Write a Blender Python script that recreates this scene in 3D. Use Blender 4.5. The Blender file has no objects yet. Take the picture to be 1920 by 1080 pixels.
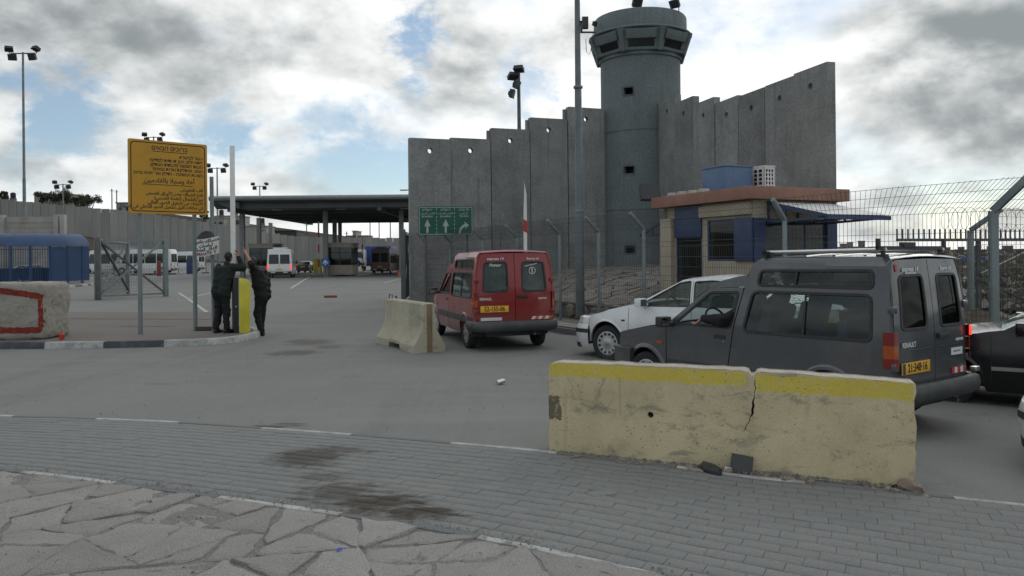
import bpy, bmesh, random
import numpy as np
from math import *
from mathutils import Vector, Matrix, noise, geometry
random.seed(7)
SC = bpy.context.scene
COL = SC.collection
V = Vector
# ------------------------------------------------------------------ camera, sky, sun, exposure
F, CX, HY, ROLL, H = 1458.0, 960.0, 482.0, 0.0095, 1.7
cam = bpy.data.cameras.new('camera')
cam.sensor_width = 36; cam.lens = 36 * F / 1920; cam.shift_y = -(540 - HY) / 1920
cam.clip_start = 0.1; cam.clip_end = 4000
cam_o = bpy.data.objects.new('camera', cam); COL.objects.link(cam_o)
cam_o.matrix_world = Matrix.Translation((0, 0, H)) @ Matrix.Rotation(radians(90), 4, 'X') @ Matrix.Rotation(-ROLL, 4, 'Z')
SC.camera = cam_o
SUN_EL, SUN_AZ = radians(30), radians(32)          # azimuth clockwise from +Y (the view direction)
SC.view_settings.view_transform = 'Standard'; SC.view_settings.look = 'None'
SC.view_settings.gamma = 1; SC.view_settings.use_curve_mapping = False
SC.view_settings.exposure = -0.16

class NT:
    """small node helper"""
    def __init__(s, tree): s.t = tree; s.n = tree.nodes; s.l = tree.links
    def __call__(s, typ, *ins, **kw):
        nd = s.n.new(typ)
        for k, v in kw.items():
            if k[0] == '_': nd.inputs[k[1:].replace('_', ' ')].default_value = v
            else: setattr(nd, k, v)
        for i, v in enumerate(ins):
            if v is None: continue
            s.put(nd.inputs[i], v)
        return nd
    def put(s, sock, v):
        if isinstance(v, bpy.types.NodeSocket): s.l.new(v, sock)
        elif isinstance(v, (tuple, list)) and sock.type == 'RGBA': sock.default_value = (*v[:3], 1)
        else: sock.default_value = v
    def math(s, op, a, b=None, clamp=False):
        nd = s.n.new('ShaderNodeMath'); nd.operation = op; nd.use_clamp = clamp
        s.put(nd.inputs[0], a)
        if b is not None: s.put(nd.inputs[1], b)
        return nd.outputs[0]
    def mix(s, f, a, b, bt='MIX'):
        nd = s.n.new('ShaderNodeMix'); nd.data_type = 'RGBA'; nd.blend_type = bt
        s.put(nd.inputs[0], f); s.put(nd.inputs[6], a); s.put(nd.inputs[7], b)
        return nd.outputs[2]
    def ss(s, v, a, b):
        nd = s.n.new('ShaderNodeMapRange'); nd.interpolation_type = 'SMOOTHSTEP'
        s.put(nd.inputs[0], v); nd.inputs[1].default_value = a; nd.inputs[2].default_value = b
        return nd.outputs[0]
    def noise(s, vec, scale, detail=5, rough=.55, dist=0, lac=2):
        nd = s.n.new('ShaderNodeTexNoise'); s.put(nd.inputs['Vector'], vec)
        nd.inputs['Scale'].default_value = scale; nd.inputs['Detail'].default_value = detail
        nd.inputs['Roughness'].default_value = rough; nd.inputs['Distortion'].default_value = dist
        return nd.outputs[0]
    def mapv(s, vec, sc=(1, 1, 1), loc=(0, 0, 0), rot=(0, 0, 0)):
        nd = s.n.new('ShaderNodeMapping'); s.put(nd.inputs[0], vec)
        nd.inputs['Location'].default_value = loc; nd.inputs['Rotation'].default_value = rot; nd.inputs['Scale'].default_value = sc
        return nd.outputs[0]

def pix_dir(px, py):
    dx, dy = px - CX, HY - py
    return V(((dx + ROLL * dy) / F, 1, (dy - ROLL * dx) / F))

w = bpy.data.worlds.new('World'); SC.world = w; w.use_nodes = True
g = NT(w.node_tree)
for nd in list(g.n): g.n.remove(nd)
tc = g('ShaderNodeTexCoord').outputs['Generated']
sky = g('ShaderNodeTexSky', sky_type='NISHITA', sun_disc=False, sun_elevation=SUN_EL, sun_rotation=SUN_AZ, altitude=780, air_density=1.0, dust_density=.6, ozone_density=2.5)
# broken cloud cover, laid out by direction on the dome
st = g.mapv(tc, (1, 1, 1.9), (0.3, 1.7, 0.2))
big = g.noise(st, 2.1, 3, .5, .25)
fine = g.noise(st, 6.0, 9, .62, .35)
puff = g.noise(g.mapv(tc, (1, 1, 1.5), (4.1, .4, 2.2)), 13, 7, .6, .2)
cov = g.math('ADD', g.math('MULTIPLY', big, .5), g.math('MULTIPLY', fine, .5))
cov = g.math('ADD', cov, g.math('MULTIPLY', g.math('SUBTRACT', puff, .5), .26))
def add(*a):
    r = a[0]
    for b in a[1:]: r = g.math('ADD', r, b)
    return r
def blob(px, py, rad_px, amount, squash=1.0):
    d = pix_dir(px, py).normalized()
    df = g('ShaderNodeVectorMath', tc, tuple(d), operation='SUBTRACT').outputs[0]
    sc_ = g('ShaderNodeVectorMath', df, (1, 1, 1 / squash), operation='MULTIPLY').outputs[0]
    ln = g('ShaderNodeVectorMath', sc_, operation='LENGTH').outputs['Value']
    ln = g.math('ADD', ln, g.math('MULTIPLY', add(g.math('SUBTRACT', fine, .5), g.math('MULTIPLY', g.math('SUBTRACT', puff, .5), .7)), .9 * rad_px / F + .1))
    return g.math('MULTIPLY', g.ss(ln, 1.2 * rad_px / F, .05 * rad_px / F), amount)
cov = add(cov, .12,
    blob(112, 225, 90, -.20), blob(620, 225, 120, -.11, .7), blob(775, 75, 62, -.24, 1.3), blob(690, 310, 160, -.11, .45), blob(415, 215, 60, -.12),
    blob(1870, 430, 200, -.10, .5), blob(990, 150, 80, -.14), blob(400, 60, 560, .12, .5), blob(1830, 120, 240, .3, .7))
hz_ = g('ShaderNodeSeparateXYZ', tc).outputs['Z']
cov = add(cov, g.math('MULTIPLY', g.ss(hz_, .10, .0), .12))
mask = g.ss(cov, .43, .66)
# cloud tone: thin bright edges, grey bellies, brightest towards the hidden sun
sund = V((sin(SUN_AZ) * cos(radians(14)), cos(SUN_AZ) * cos(radians(14)), sin(radians(14))))
sund = V((sin(SUN_AZ) * cos(radians(16)), cos(SUN_AZ) * cos(radians(16)), sin(radians(16))))
SUNOFF = V((sin(SUN_AZ) * .35, -.1, .8)) * .030
def relief(scale, detail, sq, loc, k):
    a_ = g.noise(g.mapv(tc, sq, loc), scale, detail, .52, .25)
    b_ = g.noise(g.mapv(tc, sq, tuple(V(loc) + V((SUNOFF.x * sq[0], SUNOFF.y * sq[1], SUNOFF.z * sq[2])))), scale, detail, .52, .25)
    return a_, g.math('MULTIPLY', g.math('SUBTRACT', a_, b_), k)
bn1, re1 = relief(3.2, 7, (1, 1, 1.9), (1.2, 3.3, .7), 1.15)
bn2, re2 = relief(8.0, 7, (1, 1, 1.6), (7.2, 1.3, 4.7), .6)
belly = g.ss(add(g.math('MULTIPLY', bn1, .72), g.math('MULTIPLY', bn2, .22), re1, re2, .015,
    blob(320, 80, 480, .12, .6), blob(60, 170, 210, .07), blob(880, 120, 190, .15, 1.2), blob(1810, 120, 330, .27, .62), blob(560, 340, 240, .06, .5), blob(1740, 330, 260, .14, .4),
    blob(1320, 110, 330, -.20, .9), blob(1540, 130, 250, -.22, 1.2), blob(400, 250, 260, -.12, .6), blob(650, 160, 220, -.15, .9), blob(990, 130, 140, -.16, 1.0), blob(1700, 290, 140, -.12, .4)), .26, .92)
shade = g.mix(belly, (1.10, 1.12, 1.12), (0.29, 0.325, 0.34))
dotp = g('ShaderNodeVectorMath', tc, tuple(sund), operation='DOT_PRODUCT').outputs['Value']
glow = g.ss(dotp, -1., 1.)
shade = g.mix(1.0, shade, g.mix(glow, (.80, .83, .86), (1.24, 1.23, 1.21)), 'MULTIPLY')
clouds = g.mix(1.0, shade, (9.3, 9.3, 9.3), 'MULTIPLY')
blue = g.mix(.22, g.mix(1.0, sky.outputs[0], (1.2, 1.2, 1.15), 'MULTIPLY'), (6.6, 7.6, 8.1))
skyc = g.mix(mask, blue, clouds)
bg = g('ShaderNodeBackground', skyc, 0.1)
g('ShaderNodeOutputWorld', bg.outputs[0])

sun = bpy.data.lights.new('sun', 'SUN'); sun.energy = 0.5; sun.angle = radians(25); sun.color = (1, .95, .88)
sun_o = bpy.data.objects.new('sun', sun); COL.objects.link(sun_o)
dirv = V((sin(SUN_AZ) * cos(SUN_EL), cos(SUN_AZ) * cos(SUN_EL), sin(SUN_EL)))
sun_o.rotation_euler = dirv.to_track_quat('Z', 'Y').to_euler(); sun_o.location = dirv * 60

# ------------------------------------------------------------------ terrain
def sst(a, b, x):
    t = min(1, max(0, (x - a) / (b - a))); return t * t * (3 - 2 * t)
def gz(x, y):
    z = -0.031 * min(max(x - .3, 0), 8) * (1 - sst(13, 19, y))
    z += 8.0 * sst(55, 100, -x) * sst(75, 150, y) + 3.5 * sst(30, 120, x) * sst(120, 420, y) + 20 * sst(90, 200, -x) * sst(180, 420, y)
    return z
def at(px, py, z=0.0):
    """point of the ground (plus z) seen at a pixel of the photograph"""
    d = pix_dir(px, py); zz = z; p = V((0, 0, 0))
    for _ in range(12):
        t = (zz - H) / min(d.z, -1e-4); t = min(t, 400); p = V((d.x * t, d.y * t, zz)); zz = gz(p.x, p.y) + z
    return p
def atd(px, py, dist):
    d = pix_dir(px, py); return V((d.x * dist, dist, H + d.z * dist))

# ------------------------------------------------------------------ materials
MATS = {}
def new_mat(name):
    m = bpy.data.materials.new(name); m.use_nodes = True; n = NT(m.node_tree)
    b = n.n['Principled BSDF']; MATS[name] = m
    return m, n, b
def mat(name, col, rough=.6, metal=0., var=.15, vs=3., bump=0., bs=40., dirt=None, dirt_amt=.45, ds=2.2, streak=0., coat=0., rnd=0., emit=None, spec=None, sill=0., grain=0., gs=180):
    if name in MATS: return MATS[name]
    m, n, b = new_mat(name)
    tcn = n('ShaderNodeTexCoord'); oc = tcn.outputs['Object']
    if rnd:
        oi = n('ShaderNodeObjectInfo')
        oc = n('ShaderNodeVectorMath', oc, n('ShaderNodeCombineXYZ', n.math('MULTIPLY', oi.outputs['Random'], 37.), n.math('MULTIPLY', oi.outputs['Random'], 11.), 0.).outputs[0], operation='ADD').outputs[0]
    c = tuple(col)
    lo = tuple(max(0, x * (1 - var)) for x in c); hi = tuple(x * (1 + var) for x in c)
    n1 = n.noise(oc, vs, 7, .6)
    cc = n.mix(n.ss(n1, .3, .7), lo, hi)
    if grain:
        gn = n.noise(oc, gs, 4, .7)
        cc = n.mix(grain, cc, n.mix(n.ss(gn, .35, .65), tuple(x * .55 for x in c), tuple(x * 1.45 for x in c)))
    if streak:
        sn = n.noise(n.mapv(oc, (4, 4, .22)), 1.6, 6, .65)
        cc = n.mix(n.math('MULTIPLY', n.ss(sn, .5, .75), streak), cc, tuple(x * .5 for x in c))
        sn2 = n.noise(n.mapv(oc, (5, 5, .3), (3, 5, 1)), 1.3, 6, .65)
        cc = n.mix(n.math('MULTIPLY', n.ss(sn2, .55, .8), streak * .7), cc, tuple(min(.8, x * 1.45) for x in c))
    if dirt is not None:
        dn = n.noise(oc, ds, 8, .65, .3)
        cc = n.mix(n.math('MULTIPLY', n.ss(dn, .48, .72), dirt_amt), cc, dirt)
    if sill:
        zz = n('ShaderNodeSeparateXYZ', tcn.outputs['Object']).outputs[2]
        f = n.math('MULTIPLY', n.ss(n.math('ADD', zz, n.math('MULTIPLY', n.math('SUBTRACT', n.noise(oc, 3.5, 6, .7), .5), .7)), .85, .28), sill); cc = n.mix(f, cc, (.16, .148, .13))
    if rnd:
        f = n.math('ADD', n.math('MULTIPLY', oi.outputs['Random'], rnd * 2), 1 - rnd)
        hs = n('ShaderNodeHueSaturation', None, None, f, 1., cc); cc = hs.outputs[0]
    n.put(b.inputs['Base Color'], cc)
    b.inputs['Metallic'].default_value = metal
    rn = n.noise(oc, vs * 2.3, 5, .6)
    n.put(b.inputs['Roughness'], n.math('ADD', n.math('MULTIPLY', n.math('SUBTRACT', rn, .5), .3 if rough > .12 else .05), rough, True))
    if coat: b.inputs['Coat Weight'].default_value = coat; b.inputs['Coat Roughness'].default_value = .08
    if spec is not None: b.inputs['Specular IOR Level'].default_value = spec
    if bump:
        bn = n.noise(oc, bs, 6, .65)
        bb = n('ShaderNodeBump', bump, .02, None, bn) if False else n('ShaderNodeBump')
        bb.inputs['Strength'].default_value = bump; bb.inputs['Distance'].default_value = .02
        n.put(bb.inputs['Height'], bn); n.l.new(bb.outputs[0], b.inputs['Normal'])
    if emit: b.inputs['Emission Color'].default_value = (*emit[:3], 1); b.inputs['Emission Strength'].default_value = emit[3]
    return m
def glass(name, tint, rough=.03, base=.06, f0=.045, f1=.9):
    if name in MATS: return MATS[name]
    m, n, b = new_mat(name); n.n.remove(b)
    lw = n('ShaderNodeLayerWeight'); lw.inputs[0].default_value = .5
    fr_ = n.math('ADD', n.math('MULTIPLY', n.math('POWER', lw.outputs['Facing'], 4.), f1), f0)
    gl = n('ShaderNodeBsdfGlossy'); gl.inputs['Roughness'].default_value = rough; gl.inputs['Color'].default_value = (.9, .95, .95, 1)
    tr = n('ShaderNodeBsdfTransparent', tint)
    dn = n('ShaderNodeBsdfDiffuse', (.16, .17, .16))
    nz = n.noise(n('ShaderNodeTexCoord').outputs['Object'], 4, 6, .7)
    dusty = n('ShaderNodeMixShader', n.math('MULTIPLY', n.ss(nz, .3, .8), base * 2), tr.outputs[0], dn.outputs[0])
    mx = n('ShaderNodeMixShader', fr_, dusty.outputs[0], gl.outputs[0])
    n.l.new(mx.outputs[0], n.n['Material Output'].inputs[0])
    return m

CONC = mat('weathered grey concrete', (.225, .23, .222), .9, var=.24, vs=.8, bump=.35, bs=30, streak=.62, dirt=(.13, .132, .13), ds=.9, dirt_amt=.6, rnd=.17, grain=.38, gs=16)
CONC_FAR = mat('far wall concrete', (.265, .265, .25), .9, var=.12, vs=.6, bump=.2, bs=10, streak=.3, rnd=.08)
TOWER_M = mat('tower painted concrete', (.152, .185, .190), .85, var=.10, vs=1.2, bump=.25, bs=25, streak=.45, grain=.30, gs=14)
GALV = mat('galvanised steel', (.20, .235, .24), .55, metal=.3, var=.14, vs=2, streak=.25, bump=.1)
GALV_D = mat('dull grey steel', (.115, .125, .125), .6, metal=.3, var=.18, vs=3, bump=.1, dirt=(.13, .09, .06), dirt_amt=.3)
DARKMETAL = mat('dark painted metal', (.035, .038, .04), .55, var=.2)
BLACKPL = mat('black plastic trim', (.022, .023, .025), .55, var=.25, bump=.1, bs=60, dirt=(.09, .085, .08), dirt_amt=.35, ds=5)
RUBBER = mat('tyre rubber', (.022, .022, .022), .85, var=.25, vs=8, dirt=(.10, .095, .085), dirt_amt=.4, ds=6, bump=.15)
ALU = mat('bare aluminium', (.62, .64, .65), .32, metal=.9, var=.08)
CHROME = mat('chrome', (.75, .77, .78), .1, metal=1., var=.03)
WHITEP = mat('white paint', (.74, .75, .74), .5, var=.07, dirt=(.4, .39, .36), dirt_amt=.4, bump=.05)
BLACKP = mat('black print', (.018, .018, .017), .6, var=.1)
INTERIOR = mat('dark car interior', (.03, .032, .035), .8, var=.3)
SEAT = mat('blue grey seat cloth', (.10, .14, .19), .9, var=.2, bump=.2)
GL_CLEAR = glass('car glass', (.62, .70, .68), base=.03)
GL_TINT = glass('dusty tinted glass', (.40, .46, .45), base=.022)
GL_DARK = mat('dark window glass', (.02, .026, .026), .08, var=.2, spec=.6)
REDL = mat('red lamp lens', (.20, .012, .010), .2, var=.1, coat=.5)
ORANGEL = mat('orange lamp lens', (.36, .07, .010), .2, var=.1, coat=.5)
CLEARL = mat('clear lamp lens', (.5, .5, .48), .15, var=.1, coat=.5)
LITRED = mat('lit brake lamp', (.5, .02, .02), .3, emit=(1, .06, .03, 1.6))
PLATE = mat('yellow plate', (.78, .42, .03), .45, var=.05)
STICKER = mat('pale sticker print', (.62, .64, .64), .5, var=.05)
REDP = mat('red paint mark', (.45, .03, .025), .5, var=.15)
BLUEP = mat('blue painted panel', (.030, .056, .135), .5, var=.12, streak=.2)
YELLOWP = mat('yellow painted steel', (.60, .53, .045), .5, var=.12, dirt=(.25, .22, .08), dirt_amt=.3)
SKIN = mat('skin', (.34, .19, .13), .55, var=.1)
HAIR = mat('dark hair', (.012, .010, .009), .6, var=.3, bump=.4, bs=120)
DARKGL = GL_DARK

# ------------------------------------------------------------------ mesh builder
class MB:
    def __init__(s): s.v = []; s.f = []; s.m = []
    def add(s, vs, fs, m=0):
        o = len(s.v); s.v += [tuple(p) for p in vs]
        s.f += [tuple(i + o for i in f) for f in fs]; s.m += [m] * len(fs)
    def box(s, c, d, rz=0., m=0, R=None):
        hx, hy, hz = d[0] / 2, d[1] / 2, d[2] / 2
        R = R or Matrix.Rotation(rz, 3, 'Z'); c = V(c)
        vs = [c + R @ V((x * hx, y * hy, z * hz)) for z in (-1, 1) for x, y in ((-1, -1), (1, -1), (1, 1), (-1, 1))]
        s.add(vs, [(3, 2, 1, 0), (4, 5, 6, 7), (0, 1, 5, 4), (1, 2, 6, 5), (2, 3, 7, 6), (3, 0, 4, 7)], m); return s
    def bar(s, p0, p1, w, h, m=0, up=(0, 0, 1)):
        p0, p1 = V(p0), V(p1); d = (p1 - p0); L = d.length; d.normalize(); u = V(up)
        if abs(d.dot(u)) > .98: u = V((0, 1, 0))
        a = d.cross(u).normalized(); b = a.cross(d)
        R = Matrix((d, a, b)).transposed()
        return s.box((p0 + p1) / 2, (L, w, h), R=R, m=m)
    def tube(s, pts, r, n=8, m=0, caps=True):
        pts = [V(p) for p in pts]; rs = r if isinstance(r, (list, tuple)) else [r] * len(pts)
        o = len(s.v); pa = None
        for i, p in enumerate(pts):
            d = (pts[min(i + 1, len(pts) - 1)] - pts[max(i - 1, 0)]).normalized()
            if pa is None: pa = d.orthogonal().normalized()
            pa = (pa - d * pa.dot(d)).normalized(); b = d.cross(pa)
            for k in range(n):
                t = 2 * pi * k / n; s.v.append(tuple(p + (pa * cos(t) + b * sin(t)) * rs[i]))
        for i in range(len(pts) - 1):
            for k in range(n):
                a = o + i * n + k; b_ = o + i * n + (k + 1) % n
                s.f.append((a, b_, b_ + n, a + n)); s.m.append(m)
        if caps and n > 3:
            s.f.append(tuple(o + k for k in range(n))[::-1]); s.m.append(m)
            e = o + (len(pts) - 1) * n; s.f.append(tuple(e + k for k in range(n))); s.m.append(m)
        return s
    def lathe(s, prof, n=24, M=None, m=0, a0=0., a1=2 * pi):
        M = M or Matrix.Identity(4); full = abs(a1 - a0 - 2 * pi) < 1e-6; k = n if full else n + 1
        o = len(s.v)
        for j in range(k):
            t = a0 + (a1 - a0) * j / n
            for r, z in prof: s.v.append(tuple(M @ V((r * cos(t), r * sin(t), z))))
        P = len(prof)
        for j in range(n):
            j2 = (j + 1) % k
            for i in range(P - 1):
                s.f.append((o + j * P + i, o + j2 * P + i, o + j2 * P + i + 1, o + j * P + i + 1)); s.m.append(m)
        return s
    def prism(s, poly, fmap, t0, t1, m=0):
        """2D polygon extruded: fmap(u,v,t)->point"""
        n = len(poly)
        vs = [fmap(u, v, t0) for u, v in poly] + [fmap(u, v, t1) for u, v in poly]
        s.add(vs, [tuple(range(n))[::-1], tuple(range(n, 2 * n))] + [(i, (i + 1) % n, n + (i + 1) % n, n + i) for i in range(n)], m); return s
    def grid(s, rows, m=0, close=False):
        """rows of equal length point lists"""
        k = len(rows[0]); fs = []
        for i in range(len(rows) - 1):
            for j in range(k if close else k - 1):
                j2 = (j + 1) % k; fs.append((i * k + j, i * k + j2, (i + 1) * k + j2, (i + 1) * k + j))
        s.add([p for r in rows for p in r], fs, m); return s
    def sweep(s, path, sec, m=0):
        """section (offset outwards, z) along a plan path; outwards is right of travel"""
        rows = []
        for i, p in enumerate(path):
            a = V(path[max(i - 1, 0)][:2]); b = V(path[min(i + 1, len(path) - 1)][:2]); d = (b - a).normalized(); nrm = V((d.y, -d.x))
            rows.append([(p[0] + nrm.x * o, p[1] + nrm.y * o, z + (p[2] if len(p) > 2 else 0)) for o, z in sec])
        s.grid(rows, m, True); k = len(sec); o = len(s.v) - k * len(rows)
        s.f.append(tuple(o + i for i in range(k))); s.m.append(m)
        s.f.append(tuple(len(s.v) - k + i for i in range(k))[::-1]); s.m.append(m); return s
    def mesh(s, name, mats, sharp=35, bevel=0., recalc=True):
        me = bpy.data.meshes.new(name); me.from_pydata(s.v, [], s.f)
        for mt in (mats if isinstance(mats, (list, tuple)) else [mats]): me.materials.append(mt)
        me.polygons.foreach_set('material_index', s.m)
        if recalc or bevel:
            bm = bmesh.new(); bm.from_mesh(me)
            if bevel: bmesh.ops.remove_doubles(bm, verts=bm.verts, dist=1e-5)
            if recalc: bmesh.ops.recalc_face_normals(bm, faces=bm.faces)
            if bevel:
                ed = [e for e in bm.edges if len(e.link_faces) == 2 and e.calc_face_angle(0) > .6]
                bmesh.ops.bevel(bm, geom=ed, offset=bevel, segments=2, profile=.6, affect='EDGES', clamp_overlap=True)
            bm.to_mesh(me); bm.free()
        me.polygons.foreach_set('use_smooth', [True] * len(me.polygons)); me.set_sharp_from_angle(angle=radians(sharp))
        return me
    def build(s, name, mats, parent=None, loc=None, sharp=35, bevel=0., recalc=True, **tags):
        me = s.mesh(name, mats, sharp, bevel, recalc)
        return link(name, me, parent, loc, **tags)
def link(name, data, parent=None, loc=None, **tags):
    o = bpy.data.objects.new(name, data); COL.objects.link(o)
    if parent: o.parent = parent
    if loc is not None: o.location = loc
    for k, v in tags.items(): o['category' if k == 'cat' else k] = v
    return o
def thing(name, label, cat, loc=(0, 0, 0), rz=0., group=None):
    o = bpy.data.objects.new(name, None); COL.objects.link(o); o.location = loc; o.rotation_euler = (0, 0, rz); o.empty_display_size = .2
    o['label'] = label; o['category'] = cat
    if group: o['group'] = group
    return o
def structure(o): o['kind'] = 'structure'; return o
KIDS = {}
def dup(root, loc=None, rz=None, label=None, group=None, swap=None):
    kids = {}
    for o in COL.objects:
        if o.parent: kids.setdefault(o.parent.name, []).append(o)
    def cp(o, par):
        c = o.copy(); COL.objects.link(c)
        if par: c.parent = par
        if swap and c.data and c.type == 'MESH':
            for i, ms in enumerate(c.material_slots):
                mo = ms.material
                if mo in swap: ms.link = 'OBJECT'; ms.material = swap[mo]
        for k in kids.get(o.name, []): cp(k, c)
        return c
    r = cp(root, None)
    if loc is not None: r.location = loc
    if rz is not None: r.rotation_euler = (0, 0, rz)
    if label: r['label'] = label
    if group: r['group'] = group
    return r
TXT = {}
def text(body, size, m, parent, M, name='lettering', align='CENTER', off=0., shear=0., xs=1., ext=.0008):
    c = bpy.data.curves.new(name, 'FONT'); c.body = body; c.size = size; c.align_x = align; c.align_y = 'CENTER'
    c.extrude = ext; c.offset = off; c.shear = shear; c.resolution_u = 3
    tmp = bpy.data.objects.new('text_source', c); me = bpy.data.meshes.new_from_object(tmp); me.name = name
    bpy.data.objects.remove(tmp); bpy.data.curves.remove(c)
    me.materials.clear(); me.materials.append(m)
    o = link(name, me, parent); o.matrix_local = M @ Matrix.Diagonal((xs, 1, 1, 1)); return o
def frame(o, xd, yd):
    """matrix: origin, x direction, y direction of a text plane"""
    x = V(xd).normalized(); y = V(yd).normalized(); z = x.cross(y).normalized(); y = z.cross(x)
    return Matrix.Translation(o) @ Matrix((x, y, z)).transposed().to_4x4()

# --- planar triangulation with holes
def pip(poly, x, y):
    r = False; n = len(poly); j = n - 1
    for i in range(n):
        xi, yi = poly[i]; xj, yj = poly[j]
        if (yi > y) != (yj > y) and x < (xj - xi) * (y - yi) / (yj - yi) + xi: r = not r
        j = i
    return r
def rpoly(pts, r, n=4):
    """round the corners of a polygon"""
    out = []; k = len(pts)
    for i in range(k):
        p = V(pts[i]); a = V(pts[i - 1]) - p; b = V(pts[(i + 1) % k]) - p
        t = min(r, a.length * .45, b.length * .45); p0 = p + a.normalized() * t; p1 = p + b.normalized() * t
        for j in range(n + 1):
            u = j / n; q = p0 * (1 - u) ** 2 + p * 2 * u * (1 - u) + p1 * u * u; out.append((q.x, q.y))
    return out
def rect(x0, y0, x1, y1): return [(x0, y0), (x1, y0), (x1, y1), (x0, y1)]
def arc(cx, cy, r, a0, a1, n): return [(cx + r * cos(radians(a0 + (a1 - a0) * i / n)), cy + r * sin(radians(a0 + (a1 - a0) * i / n))) for i in range(n + 1)]
def resample(poly, d):
    out = []
    for i in range(len(poly)):
        a = V(poly[i]); b = V(poly[(i + 1) % len(poly)]); k = max(1, int((b - a).length / d))
        for j in range(k): q = a.lerp(b, j / k); out.append((q.x, q.y))
    return out
def panel(mb, outer, holes, fmap, dens=.08, inward=None, m=0):
    loops = [resample(outer, dens)] + [resample(h, dens) for h in holes]
    pts = []; edges = []
    for lp in loops:
        o = len(pts); pts += lp; edges += [(o + i, o + (i + 1) % len(lp)) for i in range(len(lp))]
    xs = [p[0] for p in loops[0]]; ys = [p[1] for p in loops[0]]
    bd = np.array(pts)
    for i in range(1, int((max(xs) - min(xs)) / dens) + 1):
        for j in range(1, int((max(ys) - min(ys)) / dens) + 1):
            x, y = min(xs) + i * dens, min(ys) + j * dens
            if pip(loops[0], x, y) and not any(pip(h, x, y) for h in loops[1:]) and ((bd - (x, y)) ** 2).sum(1).min() > (dens * .5) ** 2: pts.append((x, y))
    r = geometry.delaunay_2d_cdt([V(p) for p in pts], edges, [], 0, 1e-6)
    vs, fs = r[0], r[2]; keep = []
    for f in fs:
        cx = sum(vs[i].x for i in f) / 3; cy = sum(vs[i].y for i in f) / 3
        if pip(loops[0], cx, cy) and not any(pip(h, cx, cy) for h in loops[1:]): keep.append(tuple(f))
    P = [V(fmap(v.x, v.y)) for v in vs]
    mb.add(P, keep, m)
    if inward is not None:
        cnt = {}
        for f in keep:
            for i in range(3):
                e = (f[i], f[(i + 1) % 3]); cnt[tuple(sorted(e))] = cnt.get(tuple(sorted(e)), 0) + 1
        inw = V(inward) if not callable(inward) else None
        be = [e for e, c in cnt.items() if c == 1]; idx = {}; vv = []; ff = []
        for e in be:
            for i in e:
                if i not in idx:
                    idx[i] = len(vv); vv += [P[i], P[i] + (inw if inw is not None else V(inward(P[i])))]
            a, b = idx[e[0]], idx[e[1]]; ff.append((a, b, b + 1, a + 1))
        mb.add(vv, ff, m)
    return mb

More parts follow.
